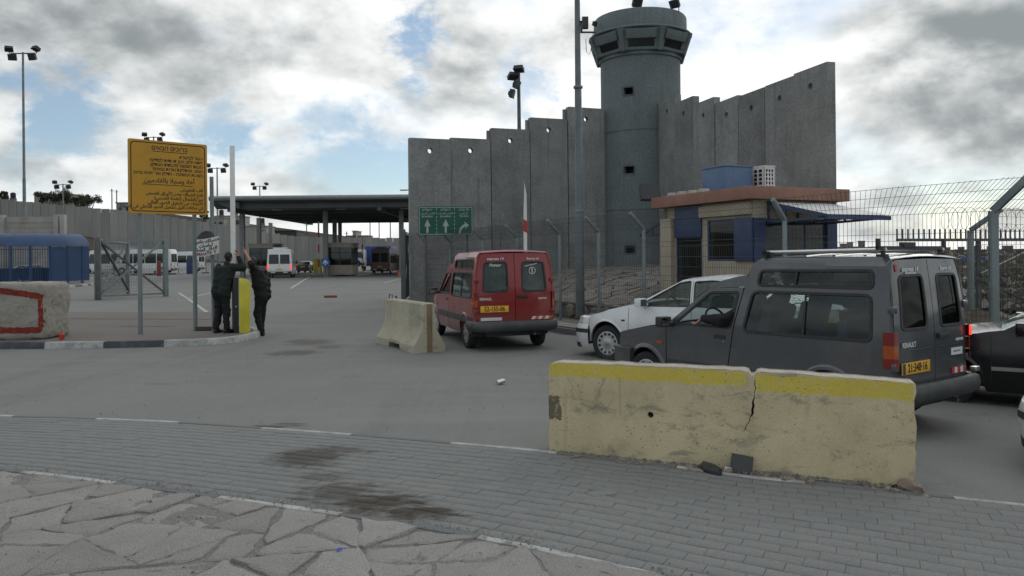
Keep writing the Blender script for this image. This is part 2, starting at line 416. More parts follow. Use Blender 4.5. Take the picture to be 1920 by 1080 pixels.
# --- implicit bodies: one continuous skin from tapered capsules
def implicit(prims, res=.012, k=.035, fold=0.):
    """prims: (p0,p1,r0,r1,tag[,squash vec]); returns MB with material index = tag of nearest prim"""
    A = np.array([p[0] for p in prims] + [p[1] for p in prims]); R = max(max(p[2], p[3]) for p in prims) + .05
    lo = A.min(0) - R; hi = A.max(0) + R; n = np.ceil((hi - lo) / res).astype(int) + 1
    X, Y, Z = np.meshgrid(*[lo[i] + res * np.arange(n[i]) for i in range(3)], indexing='ij')
    acc = None; best = None; tag = None
    for p in prims:
        a = np.array(p[0], float); b = np.array(p[1], float); ba = b - a; L2 = max((ba ** 2).sum(), 1e-9)
        qx, qy, qz = X - a[0], Y - a[1], Z - a[2]
        t = np.clip((qx * ba[0] + qy * ba[1] + qz * ba[2]) / L2, 0, 1)
        d = np.sqrt((qx - t * ba[0]) ** 2 + (qy - t * ba[1]) ** 2 + (qz - t * ba[2]) ** 2) - (p[2] + (p[3] - p[2]) * t)
        kk = p[5] if len(p) > 5 else k
        if acc is None: acc = d; best = d.copy(); tag = np.full(d.shape, p[4])
        else:
            h = np.clip(.5 + .5 * (acc - d) / kk, 0, 1); acc = acc * (1 - h) + d * h - kk * h * (1 - h)
            up = d < best; best = np.where(up, d, best); tag = np.where(up, p[4], tag)
    S = acc < 0
    cs = sum(S[i:n[0] - 1 + i, j:n[1] - 1 + j, l:n[2] - 1 + l].astype(int) for i in (0, 1) for j in (0, 1) for l in (0, 1))
    act = (cs > 0) & (cs < 8); ids = np.full(act.shape, -1); ids[act] = np.arange(act.sum())
    I, J, K = np.nonzero(act); pos = np.zeros((len(I), 3)); c = np.zeros(len(I))
    crn = [(i, j, l) for i in (0, 1) for j in (0, 1) for l in (0, 1)]
    for a in crn:
        for ax in range(3):
            if a[ax]: continue
            b = list(a); b[ax] = 1
            va = acc[I + a[0], J + a[1], K + a[2]]; vb = acc[I + b[0], J + b[1], K + b[2]]
            x = (va < 0) != (vb < 0); t = np.where(x, va / np.where(x, va - vb, 1), 0)
            for q in range(3): pos[:, q] += np.where(x, a[q] + (t if q == ax else 0), 0)
            c += x
    pos = pos / c[:, None]; P = lo + res * (np.stack([I, J, K], 1) + pos)
    F_ = []; T_ = []
    for ax in range(3):
        u, v = [(1, 2), (2, 0), (0, 1)][ax]
        s0 = [slice(None)] * 3; s1 = [slice(None)] * 3; s0[ax] = slice(0, -1); s1[ax] = slice(1, None)
        cr = S[tuple(s0)] != S[tuple(s1)]
        for i, j, l in zip(*np.nonzero(cr)):
            b = [i, j, l]
            if b[u] < 1 or b[v] < 1 or b[u] >= n[u] - 1 or b[v] >= n[v] - 1: continue
            q = []
            for du, dv in ((0, 0), (-1, 0), (-1, -1), (0, -1)):
                e = list(b); e[u] += du; e[v] += dv; q.append(int(ids[tuple(e)]))
            if min(q) < 0: continue
            F_.append(tuple(q if S[i, j, l] else q[::-1])); T_.append(int(tag[i, j, l]))
    if fold:
        vt = np.full(len(P), 9)
        for f_, t_ in zip(F_, T_):
            for i in f_: vt[i] = t_
        for i, p in enumerate(P):
            if vt[i] in (0, 1):
                q = V((p[0] * 6, p[1] * 6, p[2] * 13)); d = V((noise.noise(q), noise.noise(q + V((9, 3, 1))), noise.noise(q * .8 + V((2, 7, 5)))))
                P[i] = p + np.array(d) * fold
    mb = MB(); mb.v = [tuple(p) for p in P]; mb.f = F_; mb.m = T_
    return mb
# ================================================================== GROUND
def stain_mask(n, pos, spots):
    """dark oil spots: (point, rx, ry, rot, strength); ragged edges from noise in world space"""
    tot = None
    wob = n.noise(pos, 5.5, 7, .7, .4); wob2 = n.noise(n.mapv(pos, (1.5, 9, 1)), 1.6, 5, .6)
    for p, rx, ry, rot, st in spots:
        q = n.mapv(n('ShaderNodeVectorMath', pos, (p.x, p.y, 0), operation='SUBTRACT').outputs[0], (1, 1, 0), rot=(0, 0, -rot))
        q = n('ShaderNodeVectorMath', q, (1 / rx, 1 / ry, 0), operation='MULTIPLY').outputs[0]
        ln = n('ShaderNodeVectorMath', q, operation='LENGTH').outputs['Value']
        ln = n.math('ADD', ln, n.math('ADD', n.math('MULTIPLY', n.math('SUBTRACT', wob, .5), 1.9), n.math('MULTIPLY', n.math('SUBTRACT', wob2, .5), 1.5)))
        mk = n.math('MULTIPLY', n.ss(ln, 1.05, .35), st)
        tot = mk if tot is None else n.math('MAXIMUM', tot, mk)
    return tot
def ground_mat(name, c1, c2, spots=None, fine=140, bump=.35, rough=.92, rnd=0, patch=None, trk=False, spec=.3):
    m, n, b = new_mat(name)
    pos = n('ShaderNodeNewGeometry').outputs['Position']
    a = n.ss(n.noise(pos, .35, 6, .6, .4), .35, .68); c = n.mix(a, c1, c2)
    md = n.noise(pos, 3.2, 7, .65); c = n.mix(n.math('MULTIPLY', n.ss(md, .4, .75), .35), c, tuple(x * .72 for x in c1))
    gr = n.noise(pos, fine, 3, .7); c = n.mix(.55, c, n.mix(n.ss(gr, .32, .68), tuple(x * .62 for x in c1), tuple(min(.6, x * 1.35) for x in c2)))
    if patch: c = n.mix(n.math('MULTIPLY', n.ss(n.noise(n.mapv(pos, (.5, 1.2, 1)), .55, 7, .65, .5), .5, .72), .6), c, patch)
    sp = n('ShaderNodeTexVoronoi', pos); sp.inputs['Scale'].default_value = 9
    c = n.mix(n.math('MULTIPLY', n.ss(sp.outputs['Distance'], .09, .04), n.ss(n.noise(pos, 1.1, 4), .5, .68)), c, tuple(x * .4 for x in c1))
    if trk:
        vc = n('ShaderNodeTexVoronoi', n('ShaderNodeVectorMath', pos, n('ShaderNodeTexNoise', pos).outputs['Color'], operation='ADD').outputs[0], feature='DISTANCE_TO_EDGE'); vc.inputs['Scale'].default_value = .42
        ck = n.math('MULTIPLY', n.ss(vc.outputs['Distance'], .008, .002), n.ss(n.noise(pos, .5, 4), .52, .62)); c = n.mix(n.math('MULTIPLY', ck, .55), c, tuple(x * .45 for x in c1))
        tk = n.noise(n.mapv(pos, (1.6, .12, 1), rot=(0, 0, .35)), 1.0, 5, .6); c = n.mix(n.math('MULTIPLY', n.ss(tk, .52, .72), .35), c, tuple(x * .74 for x in c1))
        tk2 = n.noise(n.mapv(pos, (.16, 1.5, 1), (4, 2, 0), rot=(0, 0, .12)), 1.0, 5, .6); c = n.mix(n.math('MULTIPLY', n.ss(tk2, .5, .7), .35), c, tuple(x * 1.14 for x in c2))
        dp = n('ShaderNodeTexVoronoi', pos); dp.inputs['Scale'].default_value = 1.7
        c = n.mix(n.math('MULTIPLY', n.ss(n.math('ADD', dp.outputs['Distance'], n.math('MULTIPLY', n.noise(pos, 14, 4), .12)), .17, .10), n.math('MULTIPLY', n.ss(n.noise(pos, .6, 3), .48, .6), .5)), c, tuple(x * .45 for x in c1))
    if rnd:
        oi = n('ShaderNodeObjectInfo'); f = n.math('ADD', n.math('MULTIPLY', oi.outputs['Random'], rnd * 2), 1 - rnd)
        c = n('ShaderNodeHueSaturation', None, None, f, 1., c).outputs[0]
    if spots: c = n.mix(stain_mask(n, pos, spots), c, (.052, .044, .034))
    n.put(b.inputs['Base Color'], c); b.inputs['Roughness'].default_value = rough; b.inputs['Specular IOR Level'].default_value = spec
    bp = n('ShaderNodeBump'); bp.inputs['Strength'].default_value = bump; bp.inputs['Distance'].default_value = .006
    n.put(bp.inputs['Height'], n.math('ADD', gr, n.math('MULTIPLY', md, .6))); n.l.new(bp.outputs[0], b.inputs['Normal'])
    return m
OIL = [(at(585, 642), .62, .75, .1, .5), (at(550, 662), .62, .55, .1, .6), (at(618, 650), .35, .5, 0, .45), (at(560, 640), .3, .6, 0, .5), (at(512, 800), .36, .09, 0, .8), (at(545, 795), .24, .08, 0, .6), (at(300, 720), .3, .1, 0, .25), (at(720, 560), .8, .5, 0, .25)]
OILP = [(at(580, 862), .42, .46, -.3, .78), (at(650, 848), .42, .12, -.3, .6), (at(700, 948), .46, .30, -.2, .92), (at(780, 968), .40, .17, -.25, .95), (at(630, 930), .34, .32, -.3, .7), (at(605, 900), .26, .2, 0, .5), (at(720, 820), .2, .06, 0, .4)]
ROAD_M = ground_mat('dusty road asphalt', (.166, .171, .167), (.210, .213, .203), OIL, trk=True, patch=(.190, .178, .160))
EARTH_M = ground_mat('dry brown earth', (.060, .051, .042), (.105, .092, .078), fine=9, bump=.4, patch=(.034, .034, .024), spec=0.)
WALK_M = ground_mat('dusty island paving', (.135, .124, .112), (.172, .160, .146), OIL)
PAVER_M = ground_mat('grey concrete paver', (.170, .177, .175), (.208, .211, .205), OILP, rnd=.045)
JOINT_M = ground_mat('sandy dark joint', (.105, .104, .098), (.145, .142, .134), OILP, fine=90)
STONE_M = ground_mat('pale broken paving stone', (.218, .208, .198), (.286, .276, .265), None, fine=120, bump=.5, rnd=.09, patch=(.158, .158, .152))
MORTAR_M = ground_mat('grey mortar bed', (.150, .145, .139), (.215, .208, .20), None, fine=60, bump=1.)
LINE_M = mat('worn white road paint', (.42, .42, .40), .8, var=.2, vs=6, dirt=(.24, .235, .22), dirt_amt=.8, ds=3)

# one sheet to the horizon
def spread(a): return sorted(set([-v for v in a if v] + a))
xs = spread([0, .5, 1, 1.5, 2, 2.5, 3, 3.5, 4, 5, 6, 7, 8, 9, 11, 14, 18, 24, 30, 38, 46, 55, 62, 70, 78, 86, 94, 102, 112, 125, 150, 190, 250, 350, 600, 1200, 2500])
ys = [-2500, -800, -200, -60, -20, -8, -3, 0, 2, 3, 4, 5, 6, 7, 8, 9, 10, 11, 12, 13, 14, 15, 16, 17, 18, 19, 21, 24, 28, 34, 42, 52, 64, 76, 88, 100, 112, 124, 136, 148, 160, 175, 195, 225, 270, 330, 420, 560, 900, 1600, 3000]
gm = MB(); gm.grid([[(x, y, gz(x, y) - .03) for x in xs] for y in ys])
structure(gm.build('ground', EARTH_M, sharp=180))

# fence line on the right, needed for the road's edge
FENCE = [V((-3.3, 28.6)), V((-.9, 24.2)), V((1.2, 19.5)), V((2.85, 16.8)), V((4.72, 13.45)), V((7.65, 12.35)), V((13.5, 10.6))]
WALKE = [V((-4.4, 28.2)), V((-2.0, 23.7)), V((.25, 18.9)), V((1.95, 16.1)), V((3.9, 12.55)), V((7.2, 11.35)), V((13.5, 9.5))]
def xline(poly, y):
    for a, b in zip(poly[:-1], poly[1:]):
        if min(a.y, b.y) <= y <= max(a.y, b.y): return a.x + (b.x - a.x) * (y - a.y) / (b.y - a.y)
    return None
RX = [-95, -80, -66, -55, -46, -38, -32] + [-26 + i for i in range(26)] + [0, .3] + [i * .8 for i in range(1, 18)] + [16, 19, 23, 28, 34, 40]
rows = []
yy = 2.2
while yy < 175:
    xr = 40 if yy < 9.5 else (xline(WALKE, yy) if yy < 28.2 else -4.4 + (yy - 28.2) * .28)
    xl = -26 if yy < 30 else max(-95, -26 - (yy - 30) * .45)
    rows.append([(min(max(x, xl), xr), yy, gz(min(max(x, xl), xr), yy) + .002) for x in RX])
    yy += .5 if yy < 20 else 2 if yy < 60 else 8
structure(MB().grid(rows).build('road', ROAD_M, sharp=180))

# ---- road markings (thin sheets)
def marking(pts, w):
    mb = MB()
    for i in range(len(pts) - 1):
        a, b = V(pts[i]).to_2d(), V(pts[i + 1]).to_2d(); d = (b - a); L = d.length; d.normalize(); nn = V((-d.y, d.x)) * w / 2; k = max(1, int(L / 1.))
        rws = []
        for j in range(k + 1):
            q = a + d * L * j / k; rws.append([(q.x + nn.x, q.y + nn.y, gz(q.x, q.y) + .008), (q.x - nn.x, q.y - nn.y, gz(q.x, q.y) + .008)])
        mb.grid(rws)
    return structure(mb.build('road_marking', LINE_M))
marking([at(312, 545), at(397, 545)], .14)
marking([at(335, 549), at(352, 560), at(397, 592)], .12)
marking([at(353, 560), at(397, 548)], .12)
marking([at(545, 541), at(582, 518)], .16); marking([at(600, 547), at(752, 547)], .14)
marking([at(720, 531), at(752, 522)], .15); marking([at(415, 560), at(445, 545)], .12)

# ---- brick paver strip along the flagstones
UP = [at(x, y).to_2d() for x, y in ((-420, 790), (-180, 782), (0, 785), (200, 790), (450, 806), (640, 819), (815, 833), (1030, 856), (1380, 895), (1720, 931), (1920, 953))]
UP = [UP[0] + (UP[0] - UP[1]) * .3] + UP + [UP[-1] + (UP[-1] - UP[-2]) * 9]
LO = [at(x, y).to_2d() for x, y in ((-300, 862), (0, 883), (250, 913), (560, 956), (770, 987), (960, 1022), (1230, 1082))]
LO = [LO[0] + (LO[0] - LO[1]) * .6] + LO + [LO[-1] + (LO[-1] - LO[-2]) * 7]
def smooth_line(P, step=.05):
    out = []
    Q = [P[0] * 2 - P[1]] + P + [P[-1] * 2 - P[-2]]
    for i in range(1, len(Q) - 2):
        k = max(2, int((Q[i + 1] - Q[i]).length / step))
        for j in range(k):
            t = j / k; a, b, c, d = Q[i - 1:i + 3]
            out.append(.5 * (2 * b + (c - a) * t + (2 * a - 5 * b + 4 * c - d) * t * t + (3 * b - a - 3 * c + d) * t ** 3))
    return out
LOs, UPs = smooth_line(LO), smooth_line(UP)
def nearest_on(line, p): return min(line, key=lambda q: (q - p).length_squared)
def tang(line, i, k=14):
    return (line[min(i + k, len(line) - 1)] - line[max(i - k, 0)]).normalized()
SNRM = [V((-tang(LOs, i).y, tang(LOs, i).x)) for i in range(len(LOs))]
_w = [(nearest_on(UPs, q) - q).length for q in LOs]
SWID = [sum(_w[max(0, i - 25):i + 26]) / len(_w[max(0, i - 25):i + 26]) for i in range(len(LOs))]
UPs = [q + n_ * w_ for q, n_, w_ in zip(LOs, SNRM, SWID)]
STRIPW = 1.0
bedrows = []
for q, u in list(zip(LOs, UPs))[::6]:
    d = (u - q)
    bedrows.append([(*(q + d * t), gz(*(q + d * t)) + .0200) for t in (-.03, .25, .5, .75, 1.03)])
paver_strip = structure(MB().grid(bedrows).build('paver_strip', JOINT_M, sharp=180))
NR = 17; PW, PL = .105, .215
pv = MB(); hx, hy = PL / 2 - .0008, .5 - .024; ch = .0012; ht = .017
pv.add([(-hx, -hy, 0), (hx, -hy, 0), (hx, hy, 0), (-hx, hy, 0), (-hx, -hy, ht - .003), (hx, -hy, ht - .003), (hx, hy, ht - .003), (-hx, hy, ht - .003),
        (-hx + ch, -hy + .03, ht), (hx - ch, -hy + .03, ht), (hx - ch, hy - .03, ht), (-hx + ch, hy - .03, ht)],
       [(0, 1, 5, 4), (1, 2, 6, 5), (2, 3, 7, 6), (3, 0, 4, 7), (4, 5, 9, 8), (5, 6, 10, 9), (6, 7, 11, 10), (7, 4, 8, 11), (8, 9, 10, 11)])
pav_me = pv.mesh('paver', PAVER_M, sharp=50)
pav = []
rng = random.Random(3)
for r in range(NR):
    t = (r + .5) / NR; line = []
    for q, u in list(zip(LOs, UPs))[::2]:
        line.append((q.lerp(u, t), (u - q).length / NR))
    acc = (r % 2) * .5 * PL + rng.uniform(-.01, .01); s = 0.
    for (a, wa), (b, wb) in zip(line[:-1], line[1:]):
        L = (b - a).length
        while acc <= s + L and L > 0:
            p = a.lerp(b, (acc - s) / L); dd = (b - a).normalized()
            pav.append((p, atan2(dd.y, dd.x), wa)); acc += PL
        s += L
def in_view(p, mg=60):
    if p.y < .5: return False
    x = CX + F * p.x / p.y; y = HY + F * H / p.y; return -mg < x < 1920 + mg and y < 1080 + mg
barrier_shadow = lambda p: False
pav.sort(key=lambda e: (not in_view(e[0], 0), e[0].length))
rest = MB()
for i, (p, a, wd) in enumerate(pav):
    z = gz(p.x, p.y) + .006 + rng.uniform(-.002, .002)
    sx_ = (gz(p.x + .1, p.y) - gz(p.x - .1, p.y)) / .2
    M = Matrix.Translation((p.x, p.y, z)) @ Matrix.Rotation(-atan(sx_), 4, 'Y') @ Matrix.Rotation(a + rng.uniform(-.008, .008), 4, 'Z') @ Matrix.Rotation(rng.uniform(-.006, .006), 4, 'X') @ Matrix.Diagonal((1, wd * 1.0, 1, 1))
    if i < 298:
        o = link('paver', pav_me, paver_strip); o.matrix_local = M
    else: rest.add([M @ V(v) for v in pv.v], pv.f)
o = rest.build('paver', PAVER_M, paver_strip, sharp=50, recalc=False); o['kind'] = 'stuff'
# flush edging kerbs, painted white here and there
def edging(line, skip, col_white, off, name):
    root = structure(link(name, None)); root.empty_display_size = .1
    s = 0; seg = []; k = 0
    for a, b in zip(line[:-1], line[1:]):
        seg.append(a); s += (b - a).length
        if s > .98:
            seg.append(b); p0, p1 = seg[0], seg[-1]
            if in_view(p0, 500) or in_view(p1, 500):
                mb = MB(); pth = [(q.x, q.y, gz(q.x, q.y)) for q in seg[::max(1, len(seg) // 5)]] + [(p1.x, p1.y, gz(p1.x, p1.y))]
                d = (p1 - p0).normalized(); pth[0] = (p0.x + d.x * .006, p0.y + d.y * .006, pth[0][2])
                mb.sweep(pth, [(off - .03, .004), (off + .03, .004), (off + .03, .024), (off + .025, .028), (off - .025, .028), (off - .03, .024)])
                mb.build('edging_stone', col_white if k % 2 == skip else EDGE_GREY, root)
            k += 1; s = 0; seg = []
EDGE_GREY = ground_mat('grey edging concrete', (.135, .141, .143), (.175, .18, .178), OILP)
EDGE_WHITE = mat('worn white kerb paint', (.36, .365, .355), .85, var=.25, vs=5, dirt=(.18, .18, .172), dirt_amt=.9, ds=7, bump=.3)
edging(LOs, 1, EDGE_WHITE, .032, 'lower_edging')
edging(UPs, 0, EDGE_WHITE, -.032, 'upper_edging')

# ---- crazy paving: Voronoi flagstones
def clip_half(poly, p, nrm):
    out = []
    for i in range(len(poly)):
        a, b = poly[i], poly[(i + 1) % len(poly)]; da = (a - p).dot(nrm); db = (b - p).dot(nrm)
        if da <= 0: out.append(a)
        if (da < 0) != (db < 0) and abs(da - db) > 1e-12: out.append(a.lerp(b, da / (da - db)))
    return out
def voronoi(sites, bounds):
    cells = []
    for i, s in enumerate(sites):
        poly = [V(b) for b in bounds]
        for o in sorted(sites, key=lambda q: (q - s).length_squared)[1:26]:
            poly = clip_half(poly, (s + o) / 2, o - s)
            if len(poly) < 3: break
        if len(poly) >= 3: cells.append((s, poly))
    return cells
def flagstone(poly, gap, depth, rs, rough=.012, step=.09, lift=0., tilt=.02, dome=.0, frac=0.):
    c = sum(poly, V((0, 0))) / len(poly); ring = []
    poly = [c + (p - c) * max(.3, 1 - gap / max(.05, (p - c).length)) for p in poly]
    pts = resample([tuple(p) for p in poly], step); n = len(pts)
    for i, p in enumerate(pts):
        q = V(p); d = (q - c); j = noise.noise(V((q.x * 7, q.y * 7, rs.random() * .3 + 5))) * rough * 1.6 + rs.uniform(-rough, rough) * .6
        ring.append(q + d.normalized() * j)
    tx, ty = rs.uniform(-tilt, tilt), rs.uniform(-tilt, tilt)
    def zt(q): return depth + lift + (q - c).x * tx + (q - c).y * ty + noise.noise(V((q.x * 3, q.y * 3, 2.2))) * dome
    mb = MB(); vs = []
    for q in ring: vs.append((q.x - c.x, q.y - c.y, -.02))
    for q in ring: vs.append((q.x - c.x, q.y - c.y, zt(q) - rs.uniform(.004, .014)))
    for q in ring:
        e = q + (c - q).normalized() * min(rs.uniform(.008, .022), (q - c).length * .4); vs.append((e.x - c.x, e.y - c.y, zt(e)))
    inner = []
    for q in ring:
        e = c + (q - c) * .5; inner.append((e.x - c.x, e.y - c.y, zt(e) + rs.uniform(-1, 1) * dome * .5))
    vs += inner
    fs = [(k * n + i, k * n + (i + 1) % n, (k + 1) * n + (i + 1) % n, (k + 1) * n + i) for k in range(3) for i in range(n)] + [tuple(3 * n + i for i in range(n))]
    mb.add(vs, fs); return c, mb
rs = random.Random(11)
reg = [q.copy() for q in LOs]
reg_poly = [tuple(q) for q in reg]
bed = []
for q in reg[::5]: bed.append([(q.x, y_, gz(q.x, y_) + .0185) for y_ in (q.y, q.y - .6, q.y - 1.4, q.y - 2.6, q.y - 4.5, q.y - 7)])
flag_area = structure(MB().grid(bed).build('flagstone_area', MORTAR_M, sharp=180))
def ylow(x):
    for a, b in zip(reg[:-1], reg[1:]):
        if a.x <= x <= b.x: return a.y + (b.y - a.y) * (x - a.x) / (b.x - a.x)
    return -9
def area(P): return abs(sum(P[i - 1].x * P[i].y - P[i].x * P[i - 1].y for i in range(len(P)))) / 2
def cut(P, out, depth=0):
    A = area(P); lim = .10 + .16 * (.5 + noise.noise(V((P[0].x * .7, P[0].y * .7, 6)))) * 1.6
    if A < lim * rs.uniform(.7, 1.25): out.append(P); return
    c = sum(P, V((0, 0))) / len(P); ext = max(P, key=lambda p: (p - c).length) - c
    ang = atan2(ext.y, ext.x) + pi / 2 + rs.gauss(0, .42)
    q = c + V((rs.gauss(0, .07), rs.gauss(0, .06))) * sqrt(A) * 1.6; nn = V((-sin(ang), cos(ang)))
    a = clip_half(P, q, nn); b = clip_half(P, q, -nn)
    if len(a) < 3 or len(b) < 3 or min(area(a), area(b)) < A * .22: 
        if depth > 60: out.append(P); return
        return cut(P, out, depth + 1)
    cut(a, out); cut(b, out)
pieces = []
top_ = [V((q.x, q.y - .035)) for q in reg[::8] if -6.2 < q.x < 2.6]
for i in range(0, len(top_) - 3, 3):        # start from slabs hung below the edging line
    A_, B_ = top_[i], top_[i + 3]
    pass
cut([V((top_[0].x, 2.3)), V((top_[-1].x, 2.3))] + [V(p) for p in top_[::-1][::4]] + [V(top_[0])], pieces)
for poly in pieces:
    c0 = sum(poly, V((0, 0))) / len(poly)
    if c0.y < 2.5 or abs(c0.x) > c0.y * .85 + 1.0: continue
    # knock corners off now and then, as broken slabs have
    pl = []
    for i in range(len(poly)):
        p = poly[i]; a = poly[i - 1]; b = poly[(i + 1) % len(poly)]
        if rs.random() < .35: pl += [p.lerp(a, rs.uniform(.05, .22)), p.lerp(b, rs.uniform(.05, .22))]
        else: pl.append(p)
    c, mb = flagstone(pl, rs.uniform(.002, .014) if rs.random() < .8 else rs.uniform(.018, .035), .030, rs, rough=.020, step=.055, lift=rs.uniform(-.010, .009), tilt=.022, dome=.009)
    mb.build('flagstone', STONE_M, flag_area, loc=(c.x, c.y, gz(c.x, c.y)), sharp=40)
# grit in the joints, nobody could count it
gr = MB(); ico = [(0, 0, 1), (.9, 0, -.3), (-.45, .8, -.3), (-.45, -.8, -.3)]
for _ in range(2600):
    x = rs.uniform(-5, 2); y = rs.uniform(2.6, 6.3)
    if y > ylow(x) - .01: continue
    r = rs.uniform(.003, .011) if rs.random() < .96 else rs.uniform(.012, .022); a = rs.uniform(0, 6)
    z = gz(x, y) + rs.uniform(.018, .026)
    gr.add([(x + r * (v[0] * cos(a) - v[1] * sin(a)), y + r * (v[0] * sin(a) + v[1] * cos(a)), z + r * .7 * v[2]) for v in ico], [(0, 1, 2), (0, 2, 3), (0, 3, 1), (1, 3, 2)])
for _ in range(1500):
    t = rs.random(); q = reg[int(t * (len(reg) - 1))]; r = rs.uniform(.003, .010); a = rs.uniform(0, 6); x = q.x + rs.gauss(0, .05); y = q.y + rs.gauss(.02, .05)
    gr.add([(x + r * (v[0] * cos(a) - v[1] * sin(a)), y + r * (v[0] * sin(a) + v[1] * cos(a)), gz(x, y) + .030 + r * .7 * v[2]) for v in ico], [(0, 1, 2), (0, 2, 3), (0, 3, 1), (1, 3, 2)])
gr.build('gravel', MORTAR_M, kind='stuff', recalc=False)

# ---- kerbed traffic island on the left, black and white kerb stones
front = [at(x, y).to_2d() for x, y in ((-420, 655), (-150, 656), (0, 655), (150, 654), (300, 651), (400, 647), (450, 642), (478, 636), (489, 631), (484, 625), (462, 620), (430, 614))]
backl = [at(x, y).to_2d() for x, y in ((395, 592), (130, 592), (-420, 592))]
fl = smooth_line(front, .05)
ib = MB(); inner = []
for i, q in enumerate(fl):
    d = (fl[min(i + 1, len(fl) - 1)] - fl[max(i - 1, 0)]).normalized(); inner.append(q + V((-d.y, d.x)) * .15)
poly = [tuple(q) for q in inner[::3]] + [tuple(q) for q in backl]
panel(ib, poly, [], lambda u, v: (u, v, gz(u, v) + .118), .9, (0, 0, -.13))
structure(ib.build('traffic_island', WALK_M))
KERB_B = mat('worn black kerb paint', (.055, .062, .07), .8, var=.2, vs=5, dirt=(.16, .16, .155), dirt_amt=.6, ds=5, bump=.3)
kerb = structure(link('kerb', None))
def kerb_run(line, root, cols, lens, h=.13, wd=.15, startk=0):
    seg = [line[0]]; s = 0; k = startk
    for a, b in zip(line[:-1], line[1:]):
        seg.append(b); s += (b - a).length
        if s >= lens(k):
            mb = MB(); st = max(1, len(seg) // 6); pth = [(q.x, q.y, gz(q.x, q.y)) for q in seg[:-1:st]] + [(seg[-1].x, seg[-1].y, gz(*seg[-1]))]
            d = (V(pth[1][:2]) - V(pth[0][:2])).normalized() * .005; pth[0] = (pth[0][0] + d.x, pth[0][1] + d.y, pth[0][2])
            mb.sweep(pth, [(0, -.05), (-.022, h - .02), (-.04, h), (-wd, h), (-wd, -.05)])
            mb.build('kerb_stone', cols(k), root); seg = [b]; s = 0; k += 1
kerb_run(fl, kerb, lambda k: KERB_B if (k in (3, 4, 6)) else EDGE_WHITE, lambda k: 1.1 if k < 9 else .34)
DARKJ = mat('dark paving joint', (.055, .055, .055), .9, var=.4, vs=8)
for y_, a_, b_, w_ in ((597, 128, 396, .10), (611, 225, 330, .05)):
    p, q = at(a_, y_, .13), at(b_, y_ + 1, .13); k = 24
    rr = [[(p.x + (q.x - p.x) * i / k, p.y + (q.y - p.y) * i / k + sg * w_ * (.5 + .4 * noise.noise(V((i * .7, y_, sg)))), gz(p.x, p.y) + .1225) for sg in (-1, 1)] for i in range(k + 1)]
    structure(MB().grid(rr).build('paving_joint', DARKJ))
# painted kerb behind the gate, far left
kl = smooth_line([at(x, y).to_2d() for x, y in ((60, 548), (130, 540), (180, 533), (215, 520), (205, 514))], .2)
kb2 = structure(link('kerb', None)); kerb_run(kl, kb2, lambda k: EDGE_WHITE if k % 2 else WALK_M, lambda k: 1.2, h=.15, wd=.3)
kl = smooth_line([at(x, y).to_2d() for x, y in ((150, 513), (290, 515), (400, 512))], .3)
kb3 = structure(link('kerb', None)); kerb_run(kl, kb3, lambda k: EDGE_WHITE if k % 2 else KERB_B, lambda k: 1.3, h=.15, wd=.3)

# ---- pavement along the fence on the right
pv2 = MB()
A = smooth_line(WALKE, .4); B = smooth_line(FENCE, .4)
rows = []
for q in A:
    u = nearest_on(B, q); e = u + (u - q) * .35
    rows.append([(q.x + (e.x - q.x) * t, q.y + (e.y - q.y) * t, gz(q.x, q.y) + .112) for t in (.1, .5, 1)])
pavement = structure(pv2.grid(rows).build('pavement', WALK_M, sharp=180))
kb4 = structure(link('kerb', None)); kerb_run(A[::-1], kb4, lambda k: EDGE_GREY, lambda k: 1.0, h=.125, wd=.14)
SLAB_M = mat('pale pavement slab', (.24, .235, .22), .9, var=.15, rnd=.12, bump=.3, grain=.2)
for i in range(24, 52):
    if i >= len(A) - 1: break
    q = A[i]; u = nearest_on(B, q); d = (A[i + 1] - q); a = atan2(d.y, d.x)
    if rs.random() < .2: continue
    c = q.lerp(u, .46); mb = MB(); mb.box((0, 0, 0), (d.length - .012, .62, .03)); o = mb.build('slab', SLAB_M, pavement, bevel=.004); o.matrix_local = Matrix.Translation((c.x, c.y, gz(q.x, q.y) + .104)) @ Matrix.Rotation(a, 4, 'Z')
# ================================================================== WALLS, TOWER, BOOTH, CANOPY
def wall_panel(wd, hgt, hole=True, hz_=.45, th=.24):
    mb = MB(); poly = rpoly([(-wd / 2, 0), (wd / 2, 0), (wd / 2, hgt), (-wd / 2, hgt)], .015, 2)
    holes = [arc(0, hgt - hz_, .095, 0, 337.5, 15)] if hole else []
    panel(mb, poly, holes, lambda u, v: (u, -th / 2, v), .5, (0, th, 0))
    panel(mb, poly, holes, lambda u, v: (u, th / 2, v), .5)
    return mb
def concrete_wall(label, P0, P1, tops, base, name='concrete_wall', hz_=.45, bases=None):
    n = len(tops); d = (P1 - P0); a = atan2(d.y, d.x); wd = d.length / n
    root = thing(name, label, 'wall', (P0.x, P0.y, base), a)
    for i, t in enumerate(tops):
        mb = wall_panel(wd - .03, t - base, True, hz_)
        o = mb.build('wall_panel', CONC, root, (wd * (i + .5), random.uniform(-.025, .025), 0), sharp=40)
        o.rotation_euler = (random.uniform(-.004, .004), random.uniform(-.003, .003), random.uniform(-.012, .012))
        tg = MB()
        if i: tg.box((wd * i - .05, .05, (t - base) / 2 - .04), (.16, .10, t - base - .08)); tg.build('panel_tongue', CONC, root, bevel=.02)
        if i: hk = MB(); hk.box((wd * i, .04, (min(t, tops[i - 1]) - base) / 2), (.05, .05, min(t, tops[i - 1]) - base - .05)); hk.build('dark_joint_backing', DARKMETAL, root)  # dark strip added behind each gap so no light shows through the joint
    return root
P0 = V((-3.74, 28.3)); P1 = V((3.66, 31.0))
concrete_wall('grey concrete panel wall stepping up behind the red van to the watchtower', P0, P1, [6.07, 6.14, 6.57, 7.05, 7.55], -.3)
